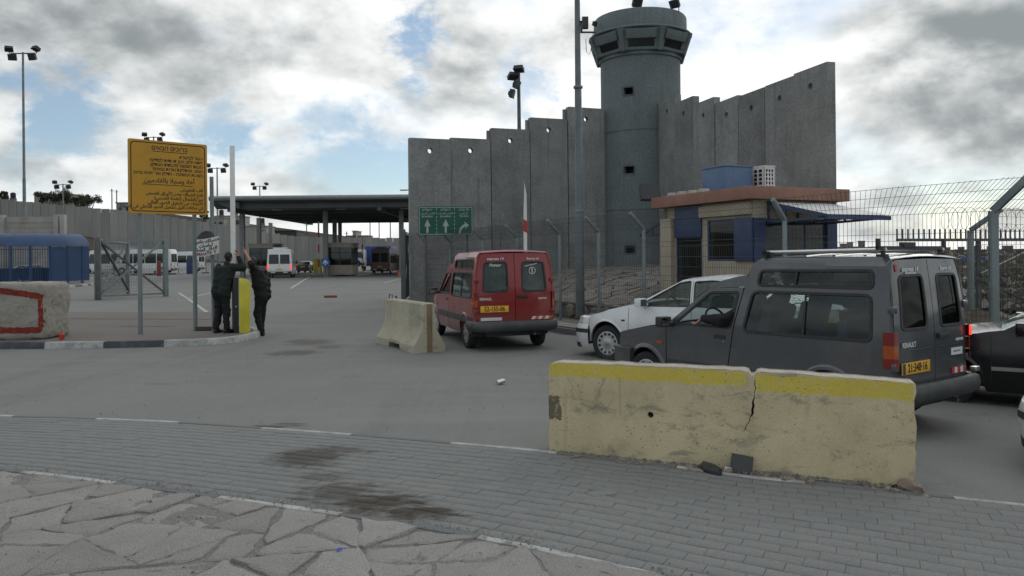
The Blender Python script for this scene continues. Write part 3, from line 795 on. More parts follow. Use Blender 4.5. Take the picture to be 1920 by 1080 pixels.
Q0 = V((5.75, 30.0)); Q1 = V((8.36, 20.2))
concrete_wall('tall grey concrete panel wall right of the watchtower, behind the blue and yellow booth', Q0, Q1, [7.62, 7.28, 6.95, 6.72, 6.66, 6.67, 6.70], .2, hz_=.5)

# ---- embankment of stone slope with a rubble foot wall
def emb(x, y):
    """height of the stone bank behind the fence"""
    best = 1e9
    for a, b in zip(FENCE[:-2], FENCE[1:-1]):
        d = b - a; t = max(0, min(1, (V((x, y)) - a).dot(d) / d.length_squared)); q = a + d * t
        nn = V((-d.y, d.x)).normalized(); best = min(best, (V((x, y)) - q).length)
    return best
def emb_z(x, y):
    s = emb(x, y); rise = .78 * sst(1.8, 5.6, s) + .42 + .16 * sst(5, 9, s)
    fade = sst(-4.2, 2.5, x)
    rise *= 1 - sst(8.2, 11.5, x)
    return rise * (.12 + .88 * fade) if s > 1.15 else -.1
rs = random.Random(5)
bankm = MB(); br = []
for i in range(0, 34):
    y = 13.2 + i * .6; row = []
    xf = xline(FENCE[:5], min(max(y, 13.5), 28.5))
    for j in range(36):
        x = xf + 1.28 + j * .42; row.append((x, y, max(emb_z(x, y), -.1) - .03))
    br.append(row)
bank = structure(bankm.grid(br).build('stone_bank', EARTH_M, sharp=180))
BANK_M = ground_mat('pale bank stone', (.165, .150, .135), (.245, .228, .208), None, fine=22, bump=1.2, rnd=.13)
sites = []
for _ in range(6000):
    x = rs.uniform(-1.5, 6.5); y = rs.uniform(13.5, 31)
    xf = xline(FENCE[:5], min(max(y, 13.5), 28.5))
    if x < xf + 1.4 or emb(x, y) < 1.3: continue
    r = .26 + .014 * (y - 15)
    if all((x - q.x) ** 2 + (y - q.y) ** 2 > r * r for q in sites): sites.append(V((x, y)))
cells = voronoi(sites, [(-3, 12), (8, 12), (8, 33), (-3, 33)])
bs = MB(); cnt = 0
cells.sort(key=lambda c: c[0].length)
for s, poly in cells:
    if max((p - s).length for p in poly) > .9: continue
    c, mb = flagstone(poly, .012, .06, rs, rough=.03, step=.22, lift=rs.uniform(-.015, .02), tilt=.04, dome=.03)
    zz = emb_z(c.x, c.y) - .06
    e = .3; sl = V((-(emb_z(c.x + e, c.y) - emb_z(c.x - e, c.y)) / (2 * e), -(emb_z(c.x, c.y + e) - emb_z(c.x, c.y - e)) / (2 * e), 1)).normalized()
    M = Matrix.Translation((c.x, c.y, zz)) @ V((0, 0, 1)).rotation_difference(sl).to_matrix().to_4x4()
    px = CX + F * c.x / c.y
    if cnt < 290 and 1010 < px < 1300:
        o = mb.build('bank_stone', BANK_M, bank, sharp=40); o.matrix_local = M; cnt += 1
    else: bs.add([M @ V(v) for v in mb.v], mb.f)
o = bs.build('bank_stone', BANK_M, bank, sharp=40, recalc=False); o['kind'] = 'stuff'
# rubble foot wall
rub = thing('rubble_wall', 'low wall of yellowish rubble stones at the foot of the bank behind the mesh fence', 'wall', (1.9, 19.5, 0))
RUB_M = mat('yellowish rubble stone', (.20, .17, .13), .9, var=.3, vs=5, bump=.8, bs=18, rnd=.22, grain=.2)
RUBJ = mat('rubble mortar', (.10, .095, .085), .95, bump=.5)
fl2 = smooth_line([q for q in FENCE[:5]], .25)
off = []
for i in range(len(fl2) - 1):
    d = (fl2[i + 1] - fl2[i]).normalized(); off.append(fl2[i] + V((-d.y, d.x)) * 1.2)
mbk = MB(); mbk.sweep([(q.x - 1.9, q.y - 19.5, gz(q.x, q.y)) for q in off[::3]], [(.0, -.1), (.0, .42), (-.3, .42), (-.3, -.1)]); mbk.build('wall_core', RUBJ, rub)
acc = 0.; sdist = 0.
nxt = .3
for i in range(len(off) - 2):
    q = off[i]; d = (off[i + 1] - q); sdist += d.length; d.normalize()
    if sdist < nxt: continue
    ln = rs.uniform(.34, .62); hh = rs.uniform(.36, .44); nxt = sdist + ln * .96
    k0 = rs.randint(5, 7); pts = []
    for t in range(k0):
        a = 2 * pi * (t + .5) / k0 + rs.uniform(-.25, .25); sx = abs(cos(a)) ** .6 * (1 if cos(a) > 0 else -1); sy = abs(sin(a)) ** .6 * (1 if sin(a) > 0 else -1)
        pts.append(V((sx * ln * .5 * rs.uniform(.85, 1.08), sy * hh * .5 * rs.uniform(.85, 1.05))))
    c, m2 = flagstone(pts, .0, .03, rs, rough=.014, step=.16, tilt=.12, dome=.05)
    o = m2.build('rubble_stone', RUB_M, rub, sharp=45)
    w_ = q + V((d.y, -d.x)) * .01
    o.matrix_local = Matrix.Translation((w_.x - 1.9, w_.y - 19.5, gz(w_.x, w_.y) + .03 + hh / 2)) @ Matrix((V((-d.x, -d.y, 0)), V((0, 0, 1)), V((d.y, -d.x, 0)))).transposed().to_4x4()

# ---- watchtower
TX, TY, TR = 5.28, 31.6, 1.60
tower = thing('watchtower', 'round grey concrete watchtower with flared cabin of slit windows on top', 'watchtower', (TX, TY, .3))
a_cam = atan2(-TY, -TX)     # direction facing the camera
def cyl(u, v): return (TR * cos(u), TR * sin(u), v)
mb = MB(); holes = []
for zc in (7.8, 4.74, 1.65): holes.append([(x, y) for x, y in rect(a_cam - .42, zc - .15, a_cam - .42 + .25, zc + .15)])
panel(mb, [(a_cam - pi, 0), (a_cam + pi, 0), (a_cam + pi, 9.4), (a_cam - pi, 9.4)], holes, cyl, .14, lambda p: V((-p.x, -p.y, 0)).normalized() * .22)
mb.build('shaft', TOWER_M, tower, sharp=50)
mb = MB(); mb.lathe([(TR - .5, .1), (TR - .5, 9.35)], 24); mb.build('inner_wall', DARKMETAL, tower)
for zc in (7.8, 4.74, 1.65):
    mb = MB(); pts = [cyl(u, v) for u, v in rect(a_cam - .43, zc - .16, a_cam - .16, zc + .16)]
    for i in range(4): mb.bar(V(pts[i]) * 1.0, V(pts[(i + 1) % 4]), .05, .05)
    mb.build('slit_frame', GALV_D, tower)
for zc in (6.3, 3.2):
    mb = MB(); mb.lathe([(TR + .008, zc - .014), (TR + .008, zc + .014), (TR - .03, zc + .02)], 64); mb.build('joint_ring', GALV_D, tower)
mb = MB(); mb.lathe([(TR + .0, 9.18), (TR + .06, 9.2), (TR + .06, 9.34), (TR + .02, 9.36)], 64); mb.build('collar', TOWER_M, tower)
# cabin: eight flared facets
R0, R1, Z0, Z1 = 1.66, 1.93, 9.32, 10.14
for k in range(8):
    ac = a_cam + .03 + k * pi / 4; ux = V((cos(ac), sin(ac), 0)); tx_ = V((-sin(ac), cos(ac), 0)); hw0, hw1 = R0 * tan(pi / 8), R1 * tan(pi / 8)
    def fm(u, v, o=0.): t = (v - Z0) / (Z1 - Z0); return tuple(ux * (R0 + (R1 - R0) * t + o) + tx_ * u + V((0, 0, v)))
    mb = MB(); panel(mb, [(-hw0, Z0), (hw0, Z0), (hw1, Z1), (-hw1, Z1)], [rect(-.50, Z0 + .14, .50, Z0 + .42)], fm, .5, tuple(-ux * .1)); mb.build('cabin_wall', TOWER_M, tower)
    mb = MB(); mb.prism(rect(-.52, Z0 + .12, .52, Z0 + .44), fm, -.08, -.06); mb.build('window', GL_DARK, tower)
    mb = MB(); mb.prism(rect(-.58, Z0 + .42, .58, Z1 - .05), fm, .0, .09); mb.build('shutter_panel', TOWER_M, tower, bevel=.01)
    mb = MB(); mb.prism(rect(-hw0, Z0 + .02, hw0, Z0 + .12), fm, .0, .06); mb.build('sill', TOWER_M, tower)
    ar = ac + pi / 8; r0, r1 = R0 / cos(pi / 8), R1 / cos(pi / 8)
    mb = MB(); mb.bar((r0 * cos(ar), r0 * sin(ar), Z0), (r1 * cos(ar), r1 * sin(ar), Z1), .16, .16, up=(cos(ar), sin(ar), 0)); mb.build('rib', TOWER_M, tower)
mb = MB(); mb.lathe([(1.8, Z1 - .02), (2.04, Z1 + .0), (2.07, Z1 + .04), (2.04, Z1 + .09), (1.86, Z1 + .12)], 64); mb.build('roof_ring', TOWER_M, tower)
mb = MB(); mb.lathe([(1.87, Z1 + .09), (1.86, Z1 + .74), (1.82, Z1 + .80), (.05, Z1 + .84)], 64); mb.build('roof_cap', TOWER_M, tower)
def floodlight(mbk, c, az, tilt, s=1.):
    R = Matrix.Rotation(az, 3, 'Z') @ Matrix.Rotation(tilt, 3, 'X'); c = V(c)
    mbk.box(c, (.42 * s, .16 * s, .34 * s), R=R); mbk.box(c + R @ V((0, -.09 * s, 0)), (.46 * s, .03 * s, .38 * s), R=R)
    mbk.box(c + R @ V((0, .1 * s, .0)), (.2 * s, .1 * s, .16 * s), R=R)
for dx, dy, az, ti in ((-.35, -1.5, .3, .5), (1.15, -1.35, -.7, .6), (1.5, .4, 2, .5)):
    mb = MB(); floodlight(mb, (dx, dy, Z1 + 1.06), az, ti, .85); mb.bar((dx - .15, dy, Z1 + .75), (dx - .15, dy, Z1 + 1.1), .03, .03); mb.bar((dx + .15, dy, Z1 + .75), (dx + .15, dy, Z1 + 1.1), .03, .03); mb.build('floodlight', DARKMETAL, tower)
mb = MB(); mb.bar((-1.9, -.9, Z1 + .1), (-2.45, -1.1, Z1 + .05), .05, .06); floodlight(mb, (-1.93, -.85, Z1 + .45), .9, .3, .5); mb.box((-2.5, -1.1, Z1 + .25), (.12, .2, .42)); mb.build('camera_bracket', DARKMETAL, tower)
mb = MB(); mb.tube([(-2.0, -.9, Z1 + .1), (-2.05, -.95, Z1 - .5), (-2.18, -1.0, Z1 - .8), (-2.28, -1.05, Z1 - .7), (-2.3, -1.05, Z1 - .2)], .012, 4); mb.build('loose_cable', BLACKPL, tower)

# ---- guard booth, yellow and blue
YEL = mat('pale yellow plaster', (.41, .365, .275), .85, var=.10, vs=2, streak=.25, bump=.25, grain=.1)
PINK = mat('pink roof paint', (.29, .155, .115), .8, var=.10, streak=.2)
BLUEPN = mat('light blue steel box', (.10, .17, .30), .5, var=.1, streak=.25)
CB = V((5.38, 17.33)); ba = V((-.417, .909)); bb = V((.909, .417))
booth = thing('guard_booth', 'small yellow and blue guard booth with pink roof slab, beside the watchtower', 'guard booth', (CB.x, CB.y, 0), atan2(bb.y, bb.x))
# local axes: x along the right face, y along the left face (into depth)
LB, WB, ZF, ZR = 3.35, 2.50, .55, 2.93
mb = MB()
panel(mb, rect(0, ZF, LB, ZR), [rect(.02, 1.56, 1.58, 2.54), rect(1.78, 1.0, 2.82, 2.90)], lambda u, v: (0, u, v), .5, (.18, 0, 0))
panel(mb, rect(.002, ZF, WB, ZR), [rect(.30, 1.45, 2.20, 2.50)], lambda u, v: (u, -.001, v), .5, (0, .18, 0))
panel(mb, rect(0, ZF, LB, ZR), [], lambda u, v: (WB, u, v), .8, (-.18, 0, 0)); panel(mb, rect(0, ZF, WB, ZR), [], lambda u, v: (u, LB, v), .8, (0, -.18, 0))
mb.build('wall', YEL, booth)
mb = MB(); mb.box((WB / 2, LB / 2, ZF + .05), (WB - .4, LB - .4, .1)); mb.build('floor', DARKMETAL, booth)
mb = MB(); mb.box((WB / 2 - .02, LB / 2 - .02, ZR + .145), (WB + .50, LB + .40, .28)); mb.build('roof', PINK, booth, bevel=.012)
mb = MB(); mb.box((-.03, .28, 2.05), (.07, .58, .98)); mb.build('blue_panel', BLUEP, booth, bevel=.004)
mb = MB(); mb.box((-.02, 2.3, 2.53), (.06, 1.05, .76)); mb.build('blue_panel', BLUEP, booth, bevel=.004)
mb = MB(); mb.box((-.035, 2.3, 2.62), (.05, 1.09, .02)); mb.build('drip_ledge', DARKMETAL, booth)
mb = MB(); mb.box((-.05, .9, 2.74), (.12, 1.75, .26)); mb.build('beam', YEL, booth, bevel=.008)
mb = MB(); mb.box((-.05, 3.12, 1.6), (.14, .46, 2.1)); mb.build('pier', YEL, booth, bevel=.008)
def framed(o_, u0, u1, v0, v1, fm, nm, bars=0, col=BLUEP):
    mb = MB(); t = .05
    for a, b in (((u0, v0), (u1, v0)), ((u0, v1), (u1, v1)), ((u0, v0), (u0, v1)), ((u1, v0), (u1, v1))): mb.bar(fm(*a), fm(*b), t, t)
    for k in range(bars):
        x = u0 + (u1 - u0) * (k + 1) / (bars + 1); mb.bar(fm(x, v0), fm(x, v1), t * .8, t * .8)
    f = mb.build(nm, col, o_); q = MB(); q.add([fm(u0, v0), fm(u1, v0), fm(u1, v1), fm(u0, v1)], [(0, 1, 2, 3)]); q.build('pane', GL_TINT, f); return f
framed(booth, .6, 1.56, 1.58, 2.52, lambda u, v: (.03, u, v), 'window_frame')
framed(booth, 1.80, 2.80, 1.0, 2.15, lambda u, v: (.03, u, v), 'door')
framed(booth, .32, 2.18, 1.47, 2.48, lambda u, v: (u, .03, v), 'service_window', 2)
mb = MB(); mb.box((.16, -.02, 2.0), (.32, .06, 1.05)); mb.build('blue_panel', BLUEP, booth)
mb = MB(); mb.box((2.35, -.02, 1.8), (.3, .06, 1.6)); mb.build('blue_panel', BLUEP, booth)
mb = MB(); mb.box((WB - .55, 1.2, 1.2), (.5, 1.6, .9)); mb.box((1.2, 1.6, 1.5), (.4, .5, 1.0)); mb.build('furniture', INTERIOR, booth)
# awning over the service window
AW = mat('white awning sheet', (.52, .53, .53), .6, var=.08, vs=3)
mb = MB(); fm = lambda u, t: (u, -.02 - 1.72 * t, 2.90 - .38 * t)
rows = [[fm(u, t) for t in (0, .25, .5, .75, 1)] for u in (.42, 1.0, 1.6, 2.2)]; mb.grid(rows); mb.grid([[(p[0], p[1], p[2] - .02) for p in r] for r in rows]); mb.build('awning_sheet', AW, booth)
mb = MB()
for u in (.42, 1.3, 2.2):
    mb.bar(V(fm(u, 0)) - V((0, 0, .06)), V(fm(u, 1)) - V((0, 0, .06)), .05, .07); mb.bar((u, -.02, 2.42), (u, -1.70, 2.47), .05, .05); mb.bar((u, -.55, 2.44), (u, -.55, 2.78), .04, .04); mb.bar((u, -.03, 2.4), (u, -.03, 2.9), .04, .04)
mb.bar((.40, -1.72, 2.46), (2.24, -1.72, 2.46), .05, .09); mb.bar((.40, -.55, 2.44), (2.24, -.55, 2.44), .04, .04); mb.build('awning_frame', BLUEP, booth)
mb = MB(); mb.lathe([(.0, -.05), (.06, -.03), (.075, .02), (.05, .06), (0, .07)], 10, Matrix.Translation((1.55, -.8, 2.56))); mb.build('lamp_bulb', mat('lit bulb', (.9, .8, .6), .5, emit=(1, .78, .42, 5.)), booth)
# small awning on the far side
mb = MB(); f2 = lambda u, t: (u, LB + .02 + 1.05 * t, 2.62 - .36 * t); mb.grid([[f2(u, t) for t in (0, .5, 1)] for u in (.0, .9, 1.8)]); mb.build('awning_sheet', AW, booth)
mb = MB()
for u in (0, .9, 1.8): mb.bar(f2(u, 0), f2(u, 1), .05, .05); mb.bar((u, LB, 2.2), f2(u, 1), .05, .05); mb.bar((u, LB + .5, 2.22), f2(u, .48), .04, .04)
mb.bar(f2(0, 1), f2(1.8, 1), .05, .06); mb.build('awning_frame', BLUEP, booth)
mb = MB(); floodlight(mb, (-.2, LB + .35, 3.36), -.35, -.35, 1.15); mb.build('floodlight', DARKMETAL, booth)
# plant on the roof
zb = ZR + .29
t = thing('roof_cabinet', 'light blue steel cabinet standing on the booth roof', 'cabinet', (*(CB + ba * 1.35 + bb * .35), zb), atan2(bb.y, bb.x))
mb = MB(); mb.box((.43, .42, .31), (.86, .85, .62)); mb.build('casing', BLUEPN, t, bevel=.01)
mb = MB(); mb.box((.43, .42, .635), (.9, .89, .03)); mb.build('lid', BLUEPN, t, bevel=.006)
t = thing('air_conditioner', 'white air conditioner outdoor unit on the booth roof, right of the blue cabinet', 'air conditioner', (*(CB + ba * 1.1 + bb * 1.35), zb), atan2(bb.y, bb.x))
mb = MB(); panel(mb, rect(0, .05, .78, .62), [rect(.06 + .17 * i, .09 + .1 * j, .06 + .17 * i + .13, .09 + .1 * j + .075) for i in range(4) for j in range(5)], lambda u, v: (0, .78 - u, v), .4, (.03, 0, 0)); mb.build('grille', WHITEP, t)
mb = MB(); panel(mb, rect(0, .05, .34, .62), [rect(.05 + .09 * i, .09 + .1 * j, .05 + .09 * i + .06, .09 + .1 * j + .075) for i in range(3) for j in range(5)], lambda u, v: (u, 0, v), .4, (0, .03, 0)); mb.build('grille', WHITEP, t)
mb = MB(); mb.box((.19, .39, .33), (.28, .70, .54)); mb.build('core', DARKMETAL, t)
mb = MB(); mb.box((.17, .39, .635), (.36, .80, .03)); mb.box((.33, .39, .33), (.03, .78, .58)); mb.box((.17, .1, .02), (.36, .05, .05)); mb.box((.17, .68, .02), (.36, .05, .05)); mb.build('casing', WHITEP, t, bevel=.004)
for i in range(4):
    p = CB + ba * (1.5 + .42 * i) + bb * -.15; mb = MB(); c, m2 = flagstone([V((cos(a) * .13, sin(a) * .09)) for a in (0, 1, 2.2, 3.1, 4.2, 5.2)], 0, .07, rs, .01, .1)
    m2.build('roof_rubble', mat('white plaster lump', (.45, .42, .38), .9), None, (p.x, p.y, zb + .0), label='broken white plaster lumps lying on the pink roof edge of the booth', cat='rubble', group='plaster lumps on the booth roof')

# ---- far separation wall, one line from the hillside on the left to the right behind the checkpoint
CAN = mat('dark canopy sheet metal', (.075, .082, .082), .6, var=.12, vs=.6, streak=.3)
CANL = mat('light canopy edge', (.22, .25, .25), .5, metal=.3, var=.1)
far_wall = thing('separation_wall', 'long far concrete wall running down the hill and behind the checkpoint', 'wall', (-30, 175, 0))
WP = [(V((-150, 158)), 8.4, 16.3), (V((-108, 162)), 7.6, 15.1), (V((-96, 164)), 7.0, 13.6), (V((-83, 168)), 6.2, 12.6), (V((-70, 172)), 3.2, Z1 + .25), (V((-62, 176)), 1.6, 9.2), (V((-52, 180)), .2, 7.1), (V((-20, 184)), .0, 6.2), (V((22, 184)), 0, 6.2), (V((60, 184)), 0, 6.3)]
mb0 = MB(); mb0.box((0, 0, .5), (1.0, .22, 1.0)); me_fw = mb0.mesh('wall_panel', CONC_FAR)
for (a, za, ta), (b, zb_, tb) in zip(WP[:-1], WP[1:]):
    d = b - a; L = d.length; n = max(1, round(L / 1.62)); rz = atan2(d.y, d.x)
    for i in range(n):
        t = (i + .5) / n; q = a.lerp(b, t); z0 = za + (zb_ - za) * t - 1.0; z1 = ta + (tb - ta) * t + random.uniform(-.1, .1)
        o = link('wall_panel', me_fw, far_wall)
        o.matrix_local = Matrix.Translation((q.x + 30, q.y - 175 + random.uniform(-.05, .05), z0)) @ Matrix.Rotation(rz, 4, 'Z') @ Matrix.Diagonal((L / n - .07, 1, z1 - z0, 1))
# nearer retaining wall on the left with ribs
rw = thing('retaining_wall', 'pale board marked retaining wall with ribs above the blue walkway', 'wall', (-44, 66, 0))
RWM = mat('pale board marked concrete', (.36, .345, .32), .9, var=.12, vs=1.2, dirt=(.26, .2, .13), dirt_amt=.5, ds=.8, streak=.3)
for k in range(9):
    mb = MB(); mb.box((-8.2, 0, 1.2 + k * .42), (18.2, .3, .405)); mb.build('board_band', RWM, rw)
mb = MB(); mb.box((-8.2, -.01, 5.05), (18.3, .34, .5)); mb.build('coping', RWM, rw)
for x in (.95, 1.45, -3.6, -9, -14): mb = MB(); mb.box((x, -.25, 2.9), (.36, .5, 5.1)); mb.build('rib', RWM, rw, bevel=.02)
rw.rotation_euler = (0, 0, .03); rw.location = (-39.4, 66, .2)

# ---- checkpoint canopy
can = thing('checkpoint_canopy', 'wide dark flat canopy roof on columns over the checkpoint lanes', 'canopy', (-13, 70, 0))
xl, xr, dp = -14.2, 16, 30
fz = lambda y: 6.35 + .0 * y
mb = MB(); mb.box(((xl + xr) / 2, dp / 2 + .6, 6.62), (xr - xl - 2.4, dp - .4, .5)); mb.build('soffit', CAN, can)
k = 0
for i in range(26):
    x0 = xl + (xr - xl) * i / 26; x1 = xl + (xr - xl) * (i + 1) / 26 - .03
    mb = MB(); mb.prism([(0, 7.15), (.05, 7.2), (1.7, 6.42), (1.7, 6.36)], lambda u, v, t: (t, u, v), x0, x1); mb.build('fascia_panel', CAN, can)
mb = MB(); mb.tube([(xl, 0, 7.22), (xr, 0, 7.22)], .22, 14); mb.build('edge_roll', CANL, can)
mb = MB(); mb.prism([(xl, 7.05), (xl + .1, 7.3), (xr, 7.3), (xr, 7.05)], lambda u, v, t: (u, t, v), .1, dp + 1); mb.build('roof_deck', CANL, can)
mb = MB(); mb.prism([(xl + .02, 7.12), (xl + 1.6, 6.40), (xl + 2.6, 6.36), (xl + 2.6, 6.9), (xl + .3, 7.12)], lambda u, v, t: (u, t, v), .2, dp); mb.build('side_fascia', CAN, can)
for j in range(1, 6): mb = MB(); mb.box(((xl + xr) / 2, j * 5.2, 6.25), (xr - xl - 4, .35, .3)); mb.build('beam', CAN, can)
for x in (xl + 1.6, 1.0, 13): mb = MB(); mb.box((x, dp / 2, 6.2), (.35, dp - 1, .3)); mb.build('beam', CAN, can)
COLM = mat('grey canopy column', (.20, .21, .205), .7, var=.12, streak=.2)
def can_col(px, d, top=6.3):
    p = atd(px, 484, d); mb = MB(); mb.box((p.x + 13, d - 70, top / 2), (.42, .42, top)); mb.build('column', COLM, can, bevel=.02)
for px, d in ((455, 74), (486, 86), (508, 98), (611, 74), (628, 86), (638, 98), (753, 74)): can_col(px, d)
LAMPM = mat('unlit lamp glass', (.5, .5, .47), .3)
for i in range(4):
    for j in range(4):
        mb = MB(); mb.box((-9 + i * 6, 3 + j * 5.2, 6.34), (.9, .25, .06)); mb.build('ceiling_lamp', LAMPM, can)

# booths under the canopy
BOOTHC = mat('buff booth cladding', (.26, .225, .19), .85, var=.10, vs=2, grain=.1, streak=.15)
def check_booth(px, d, label):
    p = atd(px, 484, d); z = .15
    t = thing('inspection_booth', label, 'booth', (p.x, d, z))
    mb = MB(); mb.box((0, 1.4, .47), (2.3, 2.8, .94)); mb.build('base_wall', BOOTHC, t, bevel=.02)
    mb = MB(); mb.box((0, 1.4, 3.0), (2.5, 3.0, .16)); mb.prism([(-1.25, 2.62), (1.25, 2.62), (1.05, 2.95), (-1.05, 2.95)], lambda u, v, w_: (u, w_, v), -.1, 2.9); mb.build('roof', BOOTHC, t, bevel=.01)
    mb = MB()
    for x in (-1.1, -.05, 1.1):
        for y in (.04, 2.76): mb.bar((x, y, .94), (x, y, 2.65), .07, .07)
    mb.bar((-1.1, .04, 2.15), (1.1, .04, 2.15), .05, .05); mb.build('window_frame', DARKMETAL, t)
    for x0, x1 in ((-1.07, -.08), (-.02, 1.07)):
        for y in (.05, 2.75): mb = MB(); mb.box(((x0 + x1) / 2, y, 1.78), (x1 - x0, .02, 1.66)); mb.build('pane', GL_TINT, t)
    for x in (-1.1, 1.1): mb = MB(); mb.box((x, 1.4, 1.78), (.02, 2.6, 1.66)); mb.build('pane', GL_TINT, t)
    mb = MB(); mb.box((.2, 1.6, 1.3), (.8, 1.1, .7)); mb.build('desk', INTERIOR, t)
    return t
check_booth(638, 74.5, 'buff inspection booth on the traffic island in the middle of the checkpoint')
check_booth(490, 74, 'buff inspection booth at the left of the checkpoint, behind the white van')
# islands
for px0, px1, y_, lab in ((580, 668, 518, ''), (430, 520, 518, '')):
    a = at(px0, y_); b = at(px1, y_); mb = MB(); r = (b.x - a.x) / 2
    pl = [(a.x, a.y + 9), (a.x, a.y + 1.2)] + [((a.x + b.x) / 2 - r * cos(t), a.y + 1.2 - 1.2 * sin(t)) for t in np.linspace(.2, pi - .2, 9)] + [(b.x, a.y + 1.2), (b.x, a.y + 9)]
    mb.prism(pl, lambda u, v, w_: (u, v, w_), -.05, .16); structure(mb.build('traffic_island', EDGE_WHITE))
# ================================================================== VEHICLES  (local x forward, y left, z up)
GREYPAINT = mat('dusty dark grey car paint', (.060, .066, .074), .30, var=.12, vs=1.5, coat=.6, dirt=(.125, .115, .102), dirt_amt=.5, ds=1.6, spec=.5, sill=.38, streak=.15)
REDPAINT = mat('dusty red car paint', (.235, .010, .010), .34, var=.08, vs=1.5, coat=.5, dirt=(.17, .04, .034), dirt_amt=.35, ds=1.6, sill=.4)
WHITEPAINT = mat('white car paint', (.73, .755, .76), .3, var=.04, vs=1.2, coat=.5, dirt=(.42, .40, .37), dirt_amt=.45, ds=1.4, sill=.35)
BLACKPAINT = mat('black car paint', (.006, .006, .007), .2, var=.1, coat=.15, dirt=(.025, .024, .022), dirt_amt=.2, ds=1.6)
BROWNPAINT = mat('brown grey van paint', (.15, .13, .11), .45, var=.1, dirt=(.14, .12, .1), dirt_amt=.4)
PALEBLUE = mat('pale blue car paint', (.30, .38, .44), .35, var=.06, coat=.4)
DARKRED = mat('dark maroon paint', (.035, .018, .016), .35, var=.1, coat=.4)
TRIMG = mat('dusty grey bumper plastic', (.05, .054, .058), .6, var=.18, vs=3, dirt=(.12, .11, .10), dirt_amt=.45, ds=3, bump=.1, bs=80)
HUB = mat('silver hubcap', (.42, .43, .43), .38, metal=.6, var=.1, dirt=(.2, .18, .15), dirt_amt=.35, ds=6)
TYRES = {}
GL_REAR_ = 0; GL_REAR = glass('dark rear glass', (.05, .06, .06), base=.002, f0=.014, f1=.32)
def wheel(parent, x, y, side, R=.285, W=.17, style='holes', steer=0.):
    wroot = link('wheel', None, parent, (x, y, R)); wroot.rotation_euler = (0, 0, (0 if side > 0 else pi) + steer); wroot.empty_display_size = .1
    key = (R, W, style)
    if key not in TYRES:
        M = Matrix.Rotation(radians(-90), 4, 'X')      # lathe axis z -> +y (outside)
        t = MB(); h = W / 2
        t.lathe([(R * .62, -h * .8), (R * .8, -h), (R * .94, -h * .94), (R * .985, -h * .7), (R, -h * .3), (R, h * .3), (R * .985, h * .7), (R * .94, h * .94), (R * .8, h), (R * .66, h * .9), (R * .64, h * .75)], 36, M)
        r = MB()
        r.lathe([(R * .655, h * .70), (R * .655, h * .86), (R * .60, h * .90), (R * .5, h * .84), (R * .26, h * .80), (R * .18, h * .92), (.0, h * .95)], 36, M, 0)
        r.lathe([(R * .64, -h * .6), (R * .64, h * .7)], 24, M, 1); r.lathe([(0, -h * .3), (R * .63, -h * .3)], 24, M, 1)
        nh = {'holes': 12, 'plain': 0, 'slots': 8}.get(style, 0)
        for k in range(nh):
            a = 2 * pi * (k + .5) / nh; ca, sa = cos(a), sin(a); wi = R * .075 if style == 'holes' else R * .05
            pts = []
            for rr, s_ in ((.44, -.8), (.44, .8), (.585, 1.1), (.585, -1.1)):
                pts.append((R * rr * ca - s_ * wi * sa, h * (.905 if rr > .5 else .855), R * rr * sa + s_ * wi * ca))
            r.add(pts, [(0, 1, 2, 3)], 1)
        r.lathe([(R * .09, h * .96), (R * .085, h * .99), (R * .07, h * .96)], 14, M, 1)
        TYRES[key] = (t.mesh('tyre', RUBBER, 40), r.mesh('rim', [HUB, BLACKPL], 40))
    link('tyre', TYRES[key][0], wroot); link('rim', TYRES[key][1], wroot)
    return wroot
def side_map(yf, s, off=0.):
    return lambda x, z: (x, s * (yf(x, z) + off), z)
def seal(mb, poly, fm, w=.018, h=.012, m=0):
    """rubber ring following a window outline on a surface"""
    pts = resample(poly, .07); c = sum((V(p) for p in pts), V((0, 0))) / len(pts); rows = []
    P = [V(fm(*p)) for p in pts]; n = len(P)
    inn = []
    for i, p in enumerate(pts):
        a = V(pts[i - 1]); b = V(pts[(i + 1) % n]); d = (b - a).normalized(); nn = V((-d.y, d.x))
        if nn.dot(c - V(p)) < 0: nn = -nn
        inn.append(nn)
    def at_(i, o, hh):
        q = V(pts[i]) + inn[i] * o; base = V(fm(*q)); e1 = V(fm(q.x + .01, q.y)) - base; e2 = V(fm(q.x, q.y + .01)) - base; nr = e1.cross(e2).normalized()
        if nr.dot(V(OUTREF)) < 0: nr = -nr
        return base + nr * hh
    R = [[at_(i, o, hh) for i in range(n)] for o, hh in ((-w, -.003), (-w * .8, h), (w * .3, h), (w * .6, -.004))]
    mb.grid(R, m, True)
OUTREF = (0, 1, 0)

